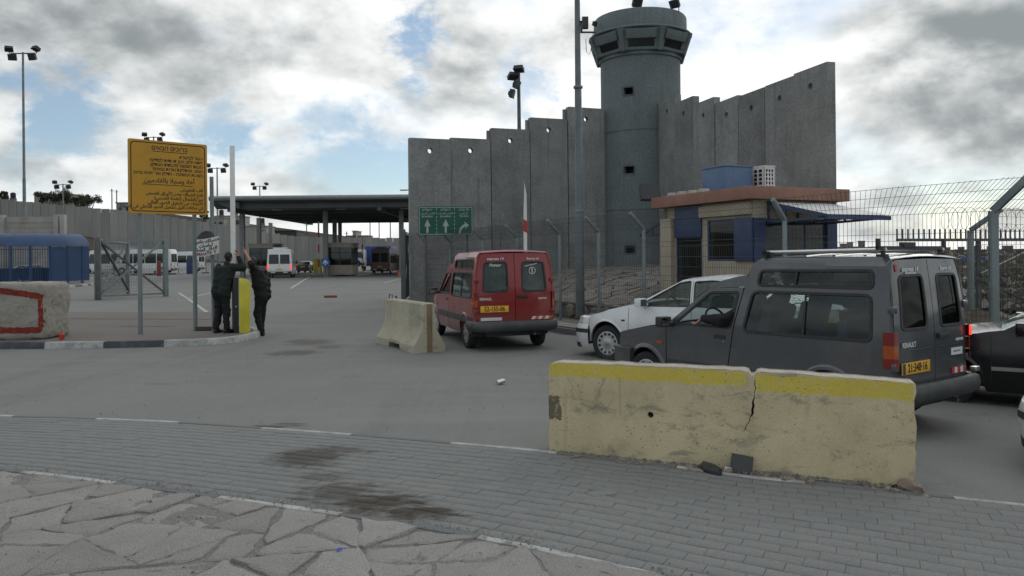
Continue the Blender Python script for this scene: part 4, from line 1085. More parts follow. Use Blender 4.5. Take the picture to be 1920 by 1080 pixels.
# ---------------------------------------------------------------- small high-roof van
def vyf(x, z):
    w_ = .778
    if z > .9: w_ -= .085 * ((z - .9) / .9) ** 1.4
    if z < .5: w_ -= .05 * ((.5 - z) / .25) ** 1.5
    if x > 2.9: w_ -= .12 * ((x - 2.9) / 1.05) ** 2
    if x < .25: w_ -= .02 * ((.25 - x) / .25) ** 2
    if .79 < z < .83: w_ -= .008 * sin((z - .79) / .04 * pi)
    r = .09
    if z > 1.80 - r: w_ -= r * (1 - sqrt(max(0, 1 - ((z - 1.80 + r) / r) ** 2)))
    return w_
def vrear(y, z):
    x = .035 * (abs(y) / .75) ** 4
    if z > 1.0: x += .085 * ((z - 1.0) / .8) ** 1.4
    return x
def small_van(name, label, paint, texts, plate, rack, group, lit=False, glassm=None, curtain=False, trim_line=False, driver_open=True):
    global OUTREF
    G = glassm or GL_TINT
    t = thing(name, label, 'van', group=group)
    root = t
    body = MB(); seals = MB()
    QO = [(.06, .45), (.12, .38), (.36, .36)] + arc(.72, .285, .345, 168, 12, 14) + [(1.08, .26), (1.985, .26), (1.985, .56), (1.90, 1.02), (1.785, 1.42), (1.755, 1.52), (1.725, 1.64), (1.68, 1.735), (1.60, 1.79), (.14, 1.80), (.09, 1.77), (.07, 1.5), (.05, 1.0), (.045, .6)]
    W1 = rpoly([(.24, .965), (1.78, .955), (1.655, 1.405), (.255, 1.41)], .07, 5)
    W2 = rpoly([(.24, 1.49), (1.60, 1.49), (1.565, 1.645), (.25, 1.655)], .05, 5)
    FO = [(2.985, .26), (3.02, .26)] + arc(3.36, .285, .345, 168, 8, 14) + [(3.72, .34), (3.93, .40), (3.955, .60), (3.93, .78), (3.55, .865), (3.0, .955), (2.975, .95)]
    for s in (1, -1):
        fm = side_map(vyf, s); inw = (0, -s * .035, 0)
        panel(body, QO, [W1, W2], fm, .085, inw)
        panel(body, FO, [], fm, .085, inw)
        panel(body, [(1.765, 1.465), (2.27, 1.435), (2.31, 1.45), (2.12, 1.525), (1.88, 1.58), (1.745, 1.60), (1.75, 1.53)], [], fm, .1, inw)
        # rear corner post
        body.grid([[(vrear(.735, z), s * .725 if z < 1.5 else s * (vyf(.06, z) - .045), z), (.018 + vrear(.735, z) * .5 + .008, s * (vyf(.05, z) - .012), z), (max(.055, vrear(.7, z) * .9), s * vyf(.07, z), z)] for z in (.45, .6, .8, 1.0, 1.2, 1.4, 1.6, 1.7, 1.765)])
        # arch flare
        body.grid([[(cx + r_ * cos(a), s * (vyf(cx + r_ * cos(a), .285 + r_ * sin(a)) + o), .285 + r_ * sin(a)) for a in np.linspace(radians(2), radians(178), 18)] for cx, r_, o in ((.72, .345, -.02), (.72, .345, .018), (.72, .375, .016), (.72, .40, -.002))])
        body.grid([[(3.36 + r_ * cos(a), s * (vyf(3.36 + r_ * cos(a), .285 + r_ * sin(a)) + o), .285 + r_ * sin(a)) for a in np.linspace(radians(4), radians(178), 18)] for r_, o in ((.345, -.02), (.345, .018), (.375, .016), (.40, -.002))])
    # roofs: edge stations (x, z edge) joined across with a crown
    def strip(st, crown, n=9, mbx=body, k=0.):
        mbx.grid([[(x + k * (1 - (2 * j / n - 1) ** 2), (2 * j / n - 1) * (vyf(min(x, 3.9), z) - ins), z + crown * (1 - (2 * j / n - 1) ** 2)) for j in range(n + 1)] for x, z, ins in st])
    strip([(.09, 1.77, 0), (.115, 1.79, .0), (.15, 1.80, 0), (.6, 1.80, 0), (1.1, 1.80, 0), (1.60, 1.79, 0), (1.68, 1.735, 0), (1.725, 1.64, 0), (1.745, 1.60, 0), (1.88, 1.58, 0), (2.12, 1.525, 0), (2.31, 1.45, 0), (2.34, 1.435, .0)], .028)
    for x in (.45, .8, 1.15): body.grid([[(x + dx, y, 1.80 + .028 * (1 - (y / .6) ** 2) + dz) for y in (-.5, -.25, 0, .25, .5)] for dx, dz in ((-.03, -.004), (-.012, .008), (.012, .008), (.03, -.004))])
    body.grid([[(x, y, z) for y in np.linspace(-.70, .70, 7)] for x, z in ((.045, .40), (.02, .52))])
    body.build('body', paint, t, sharp=32)
    bon = MB(); strip([(2.98, .955, 0), (3.25, .925, 0), (3.55, .865, 0), (3.80, .815, 0), (3.93, .78, 0), (3.965, .74, .02)], .035, mbx=bon); bon.build('bonnet', paint, t)
    nose = MB(); nose.grid([[(3.965 - .12 * (y / .67) ** 4, y, z) for y in np.linspace(-.67, .67, 9)] for z in (.58, .66, .75)]); nose.build('grille', BLACKPL, t)
    for s in (1, -1):
        mb = MB(); mb.box((3.94, s * .5, .68), (.06, .26, .13)); mb.build('headlight', CLEARL, t, bevel=.01)
        mb = MB(); mb.bar((2.98, s * .70, .95), (2.33, s * .605, 1.435), .05, .045, up=(0, 1, 0)); mb.build('windscreen_pillar', paint, t, bevel=.008)
    ws = MB(); ws.grid([[(x, y * k, z + .03 * (1 - y * y)) for y in np.linspace(-1, 1, 9)] for x, z, k in ((2.97, .95, .68), (2.65, 1.19, .64), (2.33, 1.42, .60))]); ws.build('windscreen', GL_CLEAR, t)
    # side windows and doors
    DO = [(2.0, .27), (2.965, .27), (2.965, .945), (2.86, 1.015), (2.28, 1.43), (1.80, 1.455), (1.80, 1.42), (1.915, 1.02), (2.0, .56)]
    DW = rpoly([(1.965, .985), (2.80, .985), (2.27, 1.375), (1.86, 1.395)], .04, 4)
    for s in (1, -1):
        fm = side_map(vyf, s); OUTREF = (0, s, 0)
        mb = MB(); panel(mb, DO, [DW], fm, .085, (0, -s * .035, 0)); dr = mb.build('front_door', paint, t, sharp=32)
        mb = MB(); seal(mb, DW, fm, .022, .008); mb.build('window_seal', BLACKPL, dr)
        mb = MB(); panel(mb, [(1.95, 1.03), (2.76, 1.03), (2.28, 1.37), (1.87, 1.385)] if s < 0 or not driver_open else rect(1.96, .985, 2.75, 1.0), [], side_map(vyf, s, -.02), .2); mb.build('pane', GL_CLEAR, dr)
        mb = MB(); panel(mb, rpoly(rect(2.03, .84, 2.20, .885), .012, 3), [], side_map(vyf, s, .006), .2, (0, -s * .02, 0)); mb.build('handle', BLACKPL, dr)
        mb = MB(); mb.lathe([(0, .02), (.009, .02), (.009, -.01)], 10, Matrix.Translation((2.05, s * vyf(2.05, .815), .812)) @ Matrix.Rotation(radians(-90 * s), 4, 'X')); mb.build('lock', CHROME, dr)
        for Wp, div in ((W1, [.98, 1.0]), (W2, [1.10])):
            mb = MB(); seal(mb, Wp, fm, .022, .010); f = mb.build('side_window', BLACKPL, t)
            mb = MB(); panel(mb, Wp, [], side_map(vyf, s, -.012), .2); mb.build('pane', G if not (curtain) else GL_TINT, f)
            mb = MB()
            zlo = min(p[1] for p in Wp); zhi = max(p[1] for p in Wp)
            for dx in div[:1]: mb.bar(fm(dx + .02, zlo), fm(dx, zhi), .022, .01, up=(0, s, 0))
            mb.build('divider', BLACKPL, f)
        # mirror, indicator, rub strip
        mb = MB(); mb.box((2.90, s * .90, 1.0), (.11, .19, .13)); mb.box((2.86, s * .80, .97), (.08, .14, .06)); mr = mb.build('door_mirror', BLACKPL, t, bevel=.022)
        mb = MB(); mb.box((2.842, s * .905, 1.0), (.004, .15, .095)); mb.build('mirror_glass', CHROME, mr)
        mb = MB(); panel(mb, rect(3.04, .70, 3.15, .735), [], side_map(vyf, s, .008), .2, (0, -s * .015, 0)); mb.build('side_indicator', ORANGEL, t)
        mb = MB(); z0, z1 = (.50, .61) if trim_line else (.40, .52)
        for x0, x1 in ((.16, 1.97), (2.02, 2.95)): panel(mb, rpoly(rect(max(x0, 1.12) if not trim_line else x0, z0, x1, z1), .02, 3), [], side_map(vyf, s, .014), .12, (0, -s * .03, 0))
        mb.build('rub_strip', TRIMG, t)
        mb = MB()
        if not trim_line:
            panel(mb, rpoly([(.14, .80), (1.80, .80), (1.80, .812), (.14, .812)], .004, 2), [], side_map(vyf, s, .003), .2); mb.build('crease_trim', paint, t)
    # rear doors
    OUTREF = (-1, 0, 0)
    rm = lambda y, z: (vrear(y, z), y, z)
    for s in (1, -1):
        do = [(s * .005, .53), (s * .70, .53), (s * .722, .62), (s * .722, 1.02), (s * .70, 1.40), (s * .665, 1.66), (s * .63, 1.745), (s * .58, 1.765), (s * .005, 1.775)]
        wo = rpoly([(s * .14, 1.08), (s * .60, 1.08), (s * .565, 1.60), (s * .15, 1.605)], .06, 5)
        mb = MB(); panel(mb, do, [wo], rm, .09, (.03, 0, 0)); dr = mb.build('rear_door', paint, t, sharp=32)
        mb = MB(); seal(mb, wo, rm, .022, .008); f = mb.build('rear_window', BLACKPL, dr)
        mb = MB(); panel(mb, wo, [], lambda y, z: (vrear(y, z) + .012, y, z), .2); mb.build('pane', G if curtain else GL_REAR, dr)
        for z in (.72, 1.28): mb = MB(); mb.box((vrear(.72, z) - .004, s * .725, z), (.05, .09, .075)); mb.build('hinge', paint, dr, bevel=.006)
        mb = MB(); panel(mb, [(s * .06, .87), (s * .68, .87), (s * .68, .876), (s * .06, .876)], [], lambda y, z: (vrear(y, z) - .006, y, z), .2, (.01, 0, 0)); mb.build('crease_trim', paint, dr)
        if s < 0:
            mb = MB(); mb.box((-.018, s * .13, .985), (.035, .19, .05)); mb.build('handle', BLACKPL, dr, bevel=.008)
        # tail lights wrap the corner
        TL = [(.70, 1.05, REDL), (.70 + .0, .0, None)]
        for z0, z1, m_ in ((.71, .80, REDL), (.805, .93, ORANGEL), (.935, 1.06, LITRED if lit else REDL)):
            mb = MB(); pl = [(.115, s * (vyf(.115, .9) + .006)), (.05, s * (vyf(.05, .9) + .008)), (.015, s * .765), (-.006, s * .735), (-.008, s * .715)]
            mb.grid([[(x, y, z) for x, y in pl] for z in (z0, (z0 + z1) / 2, z1)]); mb.grid([[(x, y, z1) for x, y in pl], [(x + .03, y * .95, z1) for x, y in pl]]); mb.build('tail_light', m_, t)
    body2 = MB(); body2.box((-.01, 0, .50), (.03, 1.40, .05)); body2.build('door_sill', BLACKPL, t)
    # bumpers
    rb = [(.42, -.775), (.2, -.79), (.04, -.785), (-.07, -.72), (-.10, -.5), (-.11, 0), (-.10, .5), (-.07, .72), (.04, .785), (.2, .79), (.42, .775)]
    mb = MB(); mb.sweep(rb[::-1], [(-.0, .36), (.035, .38), (.05, .45), (.035, .53), (.0, .55), (-.05, .54), (-.05, .36)]); mb.build('rear_bumper', TRIMG, t, sharp=50)
    fb = [(3.62, .74), (3.8, .73), (3.95, .69), (4.03, .55), (4.06, .3), (4.07, 0), (4.06, -.3), (4.03, -.55), (3.95, -.69), (3.8, -.73), (3.62, -.74)]
    mb = MB(); mb.sweep(fb, [(.0, .30), (.03, .32), (.04, .45), (.03, .57), (.0, .60), (-.05, .59), (-.05, .30)]); mb.build('front_bumper', TRIMG, t, sharp=50)
    # chassis and cabin
    mb = MB(); mb.box((2.0, 0, .36), (3.8, 1.04, .2)); mb.box((2.03, 0, .38), (1.85, 1.42, .18)); mb.box((.12, 0, .42), (.4, 1.3, .14)); mb.box((3.4, 0, .58), (1.0, 1.0, .3)); mb.build('chassis', DARKMETAL, t)
    mb = MB()
    for cx in (.72, 3.36):
        for s in (1, -1): mb.grid([[(cx + .37 * cos(a), s * y, .285 + .37 * sin(a)) for a in np.linspace(-.1, pi + .1, 14)] for y in (.50, .66, .755)]); mb.add([(cx + .37 * cos(a), s * .50, .285 + .37 * sin(a)) for a in np.linspace(-.1, pi + .1, 14)], [tuple(range(14))])
    mb.build('wheel_well', DARKMETAL, t)
    mb = MB(); mb.tube([(-.06, -.35, .30), (.5, -.35, .30)], .025, 8); mb.build('exhaust', GALV_D, t)
    mb = MB(); mb.box((2.78, 0, .86), (.34, 1.30, .22)); mb.build('dashboard', INTERIOR, t, bevel=.03)
    mb = MB(); mb.lathe([(.185 + .014 * cos(a), .014 * sin(a)) for a in np.linspace(0, 2 * pi, 7)], 24, Matrix.Translation((2.50, .36, 1.0)) @ Matrix.Rotation(radians(-62), 4, 'Y')); mb.bar((2.50, .36, 1.0), (2.75, .36, .88), .05, .05); mb.bar((2.50, .2, 1.0), (2.50, .52, 1.0), .02, .03); mb.build('steering_wheel', INTERIOR, t)
    for y in (.36, -.36):
        mb = MB(); mb.box((1.95, y, .58), (.50, .5, .16)); R = Matrix.Rotation(radians(-16), 3, 'Y'); mb.box((1.66, y, .93), (.14, .48, .68), R=R); mb.box((1.56, y, 1.32), (.09, .26, .16), R=R); mb.build('seat', SEAT, t, bevel=.04)
    mb = MB(); mb.box((.9, 0, .60), (.45, 1.2, .15)); mb.box((.66, 0, .88), (.13, 1.2, .5)); mb.build('bench_seat', SEAT, t, bevel=.04)
    mb = MB(); mb.box((.98, .755 - .03, .7), (1.7, .02, .5)); mb.box((.98, -.755 + .03, .7), (1.7, .02, .5)); mb.build('side_lining', INTERIOR, t)
    for x, st_ in ((.72, 0), (3.36, .12)):
        for s in (1, -1): wheel(t, x, s * .675, s, .285, .165, 'slots', st_)
    # plate and lettering, facing back
    B = lambda y, z, o=.006: frame((vrear(y, z) - o, y, z), (0, -1, 0), (0.05 if z < 1 else .12, 0, 1))
    py, pz = .40, (.70 if plate[1] else .765)
    mb = MB(); mb.box((-.012, py, pz), (.012, .53, .115)); pl = mb.build('number_plate', PLATE, t, bevel=.003)
    if plate[1]:
        mb = MB(); mb.box((-.0195, py + .235, pz), (.003, .045, .108)); mb.build('blue_band', BLUEP, pl)
    text(plate[0], .118, BLACKP, pl, frame((-.0195, py - (.02 if plate[1] else 0), pz), (0, -1, 0), (0, 0, 1)), off=.002, xs=.80)
    for body_, size, y, z, m_, sh, xs_ in texts: text(body_, size, m_, t, B(y, z), off=.0012, shear=sh, xs=xs_)
    return t
XP = [('express 14', .068, .36, 1.67, STICKER, .25, 1.05), ('Energy mi', .062, -.36, 1.67, STICKER, .1, .95), ('RENAULT', .070, .50, .925, STICKER, 0, .85), ('express', .055, -.52, .925, STICKER, .3, .95)]
# --- grey van in front
ph = radians(54.6); RLc = V((3.69, 7.5)); u_ = V((-cos(ph), sin(ph))); n_ = V((sin(ph), cos(ph)))
rc = RLc + n_ * .76
GZG = -.13
van = small_van('small_van', 'dusty dark grey high roof van with roof rack, nearest vehicle behind the yellow barrier', GREYPAINT, XP, ('21:348·16', True), True, 'high roof vans with twin rear doors', lit=False)
van.location = (rc.x, rc.y, GZG); van.rotation_euler = (0, .0, pi - ph)
# roof rack, part of the van
mb = MB(); mb.tube([(1.62, .58, 1.855), (.18, .58, 1.87)], .018, 8); mb.build('rack_rail', ALU, van)
mb = MB(); mb.tube([(1.62, -.58, 1.855), (.18, -.58, 1.87)], .018, 8); mb.build('rack_rail', ALU, van)
for x, z in ((.22, 1.885), (1.56, 1.85)):
    mb = MB(); mb.box((x, 0, z), (.035, 1.36, .04)); mb.box((x, .66, z + .045 * (x < 1)), (.035, .04, .10)); mb.box((x, -.66, z + .045 * (x < 1)), (.035, .04, .10)); mb.build('rack_bar', BLACKPL, van)
    for s in (1, -1): mb = MB(); mb.bar((x, s * .57, 1.80), (x, s * .57, z), .03, .04); mb.box((x, s * .585, 1.81), (.1, .06, .03)); mb.build('rack_foot', BLACKPL, van)
mb = MB(); mb.box((.22, .1, 1.92), (.06, .22, .05)); mb.build('rack_clamp', BLACKPL, van)
# stickers at the back of the grey van
mb = MB(); mb.box((-.008, -.44, .80), (.006, .24, .075)); st_ = mb.build('dealer_sticker', STICKER, van); text('050-504-7575', .028, BLACKP, st_, frame((-.0115, -.44, .80), (0, -1, 0), (0, 0, 1)))
for i in range(5): mb = MB(); mb.box((-.006, -.36 - i * .062, .60), (.006, .06, .06)); mb.build('reflective_strip', [REDP, STICKER][i % 2], van)
mb = MB(); mb.prism([(.63, 1.685), (.60, 1.66), (.57, 1.685), (.60, 1.71)], lambda y, z, o: (vrear(y, z) - o, y, z), .002, .005); mb.prism(rect(.585, 1.65, .615, 1.72), lambda y, z, o: (vrear(y, z) - o, y, z), .0055, .007); mb.build('badge', REDP, van)
mb = MB(); mb.box((-.035, -.79, .585), (.06, .10, .05)); mb.build('door_catch', ALU, van, bevel=.006)
for z_, x0_, x1_ in ((1.635, .30, .46), (1.627, .30, .44)): mb = MB(); mb.box((vrear(.3, z_) - .005, .36, z_), (.004, .22 if z_ > 1.63 else .2, .006)); mb.build('underline', STICKER, van)
# aerial on the bonnet side of the roof
mb = MB(); mb.tube([(2.2, -.1, 1.53), (2.1, -.1, 1.80)], .004, 5); mb.build('aerial', BLACKPL, van)
# lights on at the far side
mb = MB(); mb.box((-.012, -.742, 1.0), (.012, .035, .10)); mb.build('brake_light', LITRED, van)

# --- red van
CURT = mat('pale green curtain', (.17, .215, .19), .9, var=.25, vs=9)
phr = radians(72); ur = V((-cos(phr), sin(phr))); nr = V((sin(phr), cos(phr)))
rl = V((atd(891, 600, 13.9).x, 13.9)); rcr = rl + nr * .76
XR = [('express 14', .068, .36, 1.67, STICKER, .25, 1.05), ('Energy mi', .062, -.36, 1.67, STICKER, .1, .95), ('RENAUL', .068, .56, .945, STICKER, 0, .9), ('express', .055, -.52, .945, STICKER, .3, .95), ('Pioneer', .075, .37, 1.555, STICKER, .35, .95)]
red = small_van('small_van', 'red high roof van with curtained rear windows waiting beside the short concrete barrier', REDPAINT, XR, ('52-155-06', False), False, 'high roof vans with twin rear doors', curtain=True, trim_line=True)
red.location = (rcr.x, rcr.y, 0); red.rotation_euler = (0, 0, pi - phr)
mb = MB()
for s in (1, -1):
    rows = []
    for z in (1.05, 1.3, 1.62): rows.append([(vrear(.4, z) + .05 + .012 * sin(k * 2.1), s * (.12 + .5 * k / 24), z) for k in range(25)])
    mb.grid(rows)
mb.build('curtain', CURT, red)
mb = MB()
for s in (1, -1):
    rows = []
    for z in (.95, 1.2, 1.42): rows.append([(.25 + .06 * k, s * (vyf(1, z) - .07 + .01 * sin(k * 2.3)), z) for k in range(25)])
    mb.grid(rows)
mb.build('curtain', CURT, red)
mb = MB(); mb.lathe([(.066, .0), (.066, .004), (.054, .004), (.054, .0)], 24, Matrix.Translation((vrear(.36, 1.45) - .001, -.34, 1.45)) @ Matrix.Rotation(radians(-90), 4, 'Y')); mb.prism(rect(-.35, 1.41, -.33, 1.49), lambda y, z, o: (vrear(y, z) - o, y, z), 0, .004); mb.build('window_emblem', STICKER, red)
mb = MB(); mb.prism([(-.2, 1.535), (-.44, 1.585), (-.44, 1.575), (-.2, 1.525)], lambda y, z, o: (vrear(y, z) - o, y, z), 0, .003); mb.build('window_sticker', STICKER, red)
mb = MB(); mb.box((-.006, .46, .585), (.006, .40, .055)); mb.build('reflective_strip', STICKER, red)
for i in range(6): mb = MB(); mb.prism([(-.30 - i * .065, .56), (-.365 - i * .065, .56), (-.395 - i * .065, .615), (-.33 - i * .065, .615)], lambda y, z, o: (-.002 - o, y, z), 0, .005); mb.build('reflective_strip', [STICKER, mat('orange reflective strip', (.6, .10, .03), .4)][i % 2], red)
mb = MB(); mb.tube([(2.3, .55, 1.46), (2.42, .56, 1.95)], .004, 5); mb.build('aerial', BLACKPL, red)
mb = MB(); mb.tube([(1.9, -.3, 1.57), (1.8, -.3, 2.2)], .005, 5); mb.build('aerial', BLACKPL, red)
mb = MB(); mb.lathe([(0, 0), (.012, .005), (.015, .02), (0, .025)], 8, Matrix.Translation((.1, vyf(.1, .86) + .0, .862)) @ Matrix.Rotation(radians(-90), 4, 'X')); mb.build('lock', CHROME, red)

# ---------------------------------------------------------------- saloon / hatchback
def syf(x, z):
    w_ = .862 - .045 * ((z - .58) / .4) ** 2 if z < .98 else .817 - .225 * ((z - .98) / .46) ** 1.15
    if x > 3.1: w_ -= .13 * ((x - 3.1) / 1.0) ** 2
    if x < .8: w_ -= .10 * ((.8 - x) / .8) ** 2
    return w_
def saloon(name, label, paint, trimm, loc, rz, chrome=False, style='holes', plate=None, group=None):
    global OUTREF
    t = thing(name, label, 'car', loc, rz, group)
    body = MB(); fa, ra, R = 3.40, .87, .305
    side = [(.10, .32), (.42, .27)] + arc(ra, .31, .37, 174, 6, 14) + [(1.30, .22), (2.98, .22)] + arc(fa, .31, .37, 174, 4, 14) + [(3.80, .55), (3.84, .66), (3.80, .735), (3.35, .87), (2.95, .955), (2.80, .975), (2.62, 1.07), (2.02, 1.385), (1.60, 1.425), (1.05, 1.40), (.86, 1.35), (.42, 1.02), (.10, .985), (.04, .93), (.03, .60)]
    wf = rpoly([(1.80, .985), (2.66, .965), (2.58, 1.045), (2.06, 1.335), (1.88, 1.365)], .02, 3)
    wr = rpoly([(1.72, .985), (1.80, 1.355), (1.50, 1.375), (1.12, 1.345), (.86, 1.13), (.84, 1.0)], .03, 3)
    for s in (1, -1):
        fm = side_map(syf, s); panel(body, side, [wf, wr], fm, .10, (0, -s * .03, 0))
        for cx in (fa, ra):
            body.grid([[(cx + r_ * cos(a), s * (syf(cx + r_ * cos(a), .31 + r_ * sin(a)) + o), .31 + r_ * sin(a)) for a in np.linspace(radians(0), radians(180), 20)] for r_, o in ((.37, -.03), (.37, .012), (.39, .010), (.41, -.002))])
    def strip(st, crown, mbx, n=10):
        mbx.grid([[(x, (2 * j / n - 1) * (syf(min(x, 3.8), z) - ins), z + crown * (1 - abs(2 * j / n - 1) ** 2.5)) for j in range(n + 1)] for x, z, ins in st])
    strip([(.86, 1.35, 0), (1.05, 1.40, 0), (1.60, 1.425, 0), (2.02, 1.385, 0), (2.08, 1.36, 0)], .035, body)
    strip([(.03, .60, 0), (.04, .93, 0), (.10, .985, 0), (.42, 1.02, 0)], .02, body)
    plan = lambda k, z, o=0: [(3.80 + (.44 + o) * abs(cos(a)) ** .75 * (1 - .10 * max(0, (z - .62) / .12)), (syf(3.75, .6) + o * .6) * (abs(sin(a)) ** .55) * (1 if sin(a) > 0 else -1), z) for a in np.linspace(pi / 2, -pi / 2, k)]
    body.grid([plan(25, z, o) for z, o in ((.60, 0), (.66, .0), (.72, -.02))] + [[(x - .03, y * .97, .745) for x, y, z in plan(25, .73, -.04)]])
    body.build('body', paint, t, sharp=35)
    bon = MB(); strip([(2.78, .965, .02), (3.1, .925, .02), (3.45, .85, .02), (3.80, .745, .03), (4.02, .715, .16), (4.14, .69, .3)], .045, bon); bon.build('bonnet', paint, t)
    ws = MB(); strip([(2.82, .965, 0), (2.45, 1.165, .01), (2.07, 1.365, .02)], .045, ws); ws.build('windscreen', GL_CLEAR, t)
    rw_ = MB(); strip([(.42, 1.02, .03), (.64, 1.19, .03), (.87, 1.35, .03)], .03, rw_); rw_.build('rear_screen', GL_TINT, t)
    for s in (1, -1):
        fm = side_map(syf, s); OUTREF = (0, s, 0)
        for wp in (wf, wr):
            mb = MB(); seal(mb, wp, fm, .013, .005); f = mb.build('side_window', CHROME if chrome else BLACKPL, t); mb = MB(); panel(mb, wp, [], side_map(syf, s, -.014), .2); mb.build('pane', GL_CLEAR, f)
        for nm, x0, x1 in (('front_door', 1.78, 2.93), ('rear_door', .98, 1.74)):   # shut lines as recessed dark seams
            dr = link(nm, None, t); mb = MB()
            ln = [(x1, .30), (x1, .92)] if nm == 'front_door' else [(1.74, .30), (1.76, .95), (1.835, 1.37)]
            pts = [fm(*p) for p in resample(ln + ln[::-1], .06)[:len(resample(ln + ln[::-1], .06)) // 2 + 1]]
            mb.tube([V(p) + V((0, s * .0005, 0)) for p in pts], .0035, 5); mb.build('shut_line', BLACKPL, dr)
            hx = x0 + .13; mb = MB(); panel(mb, rpoly(rect(hx, .80, hx + .19, .84), .015, 3), [], side_map(syf, s, .022), .2, (0, -s * .03, 0)); mb.build('handle', paint, dr)
        mb = MB(); panel(mb, rect(.45 + .8, .49, 2.93, .535), [], side_map(syf, s, .012), .2, (0, -s * .02, 0)); mb.build('rub_strip', trimm, t)
        mb = MB(); mb.box((2.62, s * .94, 1.02), (.12, .20, .14)); mb.box((2.60, s * .84, .985), (.07, .1, .05)); mr = mb.build('door_mirror', paint, t, bevel=.03)
        mb = MB(); mb.box((2.557, s * .945, 1.02), (.005, .16, .105)); mb.build('mirror_glass', CHROME, mr)
        mb = MB(); panel(mb, rect(3.0, .70, 3.07, .725), [], side_map(syf, s, .008), .2, (0, -s * .015, 0)); mb.build('side_indicator', BLACKPL, t)
        k = [p for p in plan(25, .68, .006)]; sl = [p for p in k if p[1] * s > .42 and p[0] > 3.9]
        mb = MB(); mb.grid([[(x, y, z) for x, y, _ in sl] for z in (.60, .66)] + [[(x - .03, y, .725) for x, y, _ in sl]]); mb.build('headlight', CLEARL, t)
        mb = MB(); mb.box((.03, s * .62, .86), (.06, .28, .16)); mb.build('tail_light', REDL, t, bevel=.02)
    mb = MB(); mb.grid([[(x + .006, y, z) for x, y, _ in plan(25, .68, .004)[8:17]] for z in (.615, .70)]); mb.build('grille', BLACKPL, t)
    fb = MB(); fb.grid([plan(31, z, o) for z, o in ((.20, -.02), (.26, .03), (.40, .055), (.52, .05), (.58, .03), (.60, 0))]); fbo = fb.build('front_bumper', paint, t)
    for sl, z0, z1 in ((slice(0, 12), .455, .525), (slice(19, 31), .455, .525)): mb = MB(); mb.grid([[(x, y, z) for x, y, _ in plan(31, .5, o)[sl]] for z, o in ((z0, .05), (z0 + .005, .068), (z1 - .005, .066), (z1, .05))]); mb.build('bumper_strip', trimm, fbo)
    mb = MB(); mb.grid([plan(31, z, o)[3:28] for z, o in ((.19, .0), (.21, .035), (.27, .04), (.29, .03))]); mb.build('air_intake', BLACKPL, fbo)
    rb = [(.45, .80), (.2, .80), (.04, .74), (-.04, .55), (-.06, 0), (-.04, -.55), (.04, -.74), (.2, -.80), (.45, -.80)]
    mb = MB(); mb.sweep(rb, [(0, .28), (-.03, .3), (-.045, .45), (-.03, .60), (0, .62), (.05, .6), (.05, .28)]); mb.build('rear_bumper', paint, t, sharp=50)
    mb = MB(); mb.box((.02, 0, .78), (.02, .53, .12)); mb.build('number_plate', PLATE, t)
    mb = MB(); mb.box((2.1, 0, .34), (3.7, 1.06, .2)); mb.box((2.14, 0, .34), (1.6, 1.5, .2)); mb.box((3.5, 0, .5), (1.1, 1.0, .3)); mb.build('chassis', DARKMETAL, t)
    mb = MB()
    for cx in (ra, fa):
        for s in (1, -1): mb.grid([[(cx + .385 * cos(a), s * y, .31 + .385 * sin(a)) for a in np.linspace(-.1, pi + .1, 14)] for y in (.54, .7, .80)]); mb.add([(cx + .385 * cos(a), s * .54, .31 + .385 * sin(a)) for a in np.linspace(-.1, pi + .1, 14)], [tuple(range(14))])
    mb.build('wheel_well', DARKMETAL, t)
    mb = MB(); mb.box((2.68, 0, .86), (.4, 1.4, .16)); mb.build('dashboard', INTERIOR, t, bevel=.03)
    mb = MB(); mb.lathe([(.185 + .014 * cos(a), .014 * sin(a)) for a in np.linspace(0, 2 * pi, 7)], 20, Matrix.Translation((2.36, .38, .93)) @ Matrix.Rotation(radians(-65), 4, 'Y')); mb.build('steering_wheel', INTERIOR, t)
    for x, ys_ in ((1.85, (.37, -.37)), (.95, (0,))):
        for y in ys_:
            mb = MB(); wd = .5 if len(ys_) == 2 else 1.3; mb.box((x, y, .55), (.52, wd, .16)); Rm = Matrix.Rotation(radians(-18), 3, 'Y'); mb.box((x - .30, y, .85), (.13, wd, .6), R=Rm)
            if len(ys_) == 2: mb.box((x - .43, y, 1.2), (.08, .25, .16), R=Rm)
            mb.build('seat', INTERIOR, t, bevel=.04)
    for x, st2 in ((ra, 0), (fa, .1)):
        for s in (1, -1): wheel(t, x, s * .745, s, R, .185, style, st2)
    return t
pw = radians(45); uw = V((-cos(pw), sin(pw))); nw = V((sin(pw), cos(pw)))
fw = V((1.60, 13.1))                     # front left wheel
org = fw - uw * 3.40 + nw * .80
white = saloon('saloon_car', 'white car with silver wheel trims waiting on the far side of the grey van', WHITEPAINT, BLACKPL, (org.x, org.y, gz(1.6, 13.1) - .03), pi - pw, group='cars queueing at the gate')
mb = MB(); mb.tube([(1.0, -.3, 1.43), (.9, -.3, 1.75)], .004, 5); mb.build('aerial', BLACKPL, white)
pb = radians(33); ub = V((-cos(pb), sin(pb))); nb = V((sin(pb), cos(pb)))
ab = V((6.02, 9.35)); org = ab - ub * 2.70 + nb * .82
saloon('saloon_car', 'glossy black car at the right edge, right of the grey van', BLACKPAINT, CHROME, (org.x, org.y, -.22), pi - pb, chrome=True, style='slots', group='cars queueing at the gate')
ps = radians(40); us = V((-cos(ps), sin(ps))); ns = V((sin(ps), cos(ps)))
nose = V((4.28, 6.42)); org = nose - us * 4.16 + ns * .62
dup(white, (org.x, org.y, -.14), pi - ps, 'white car at the right frame edge, only its front bumper corner showing')
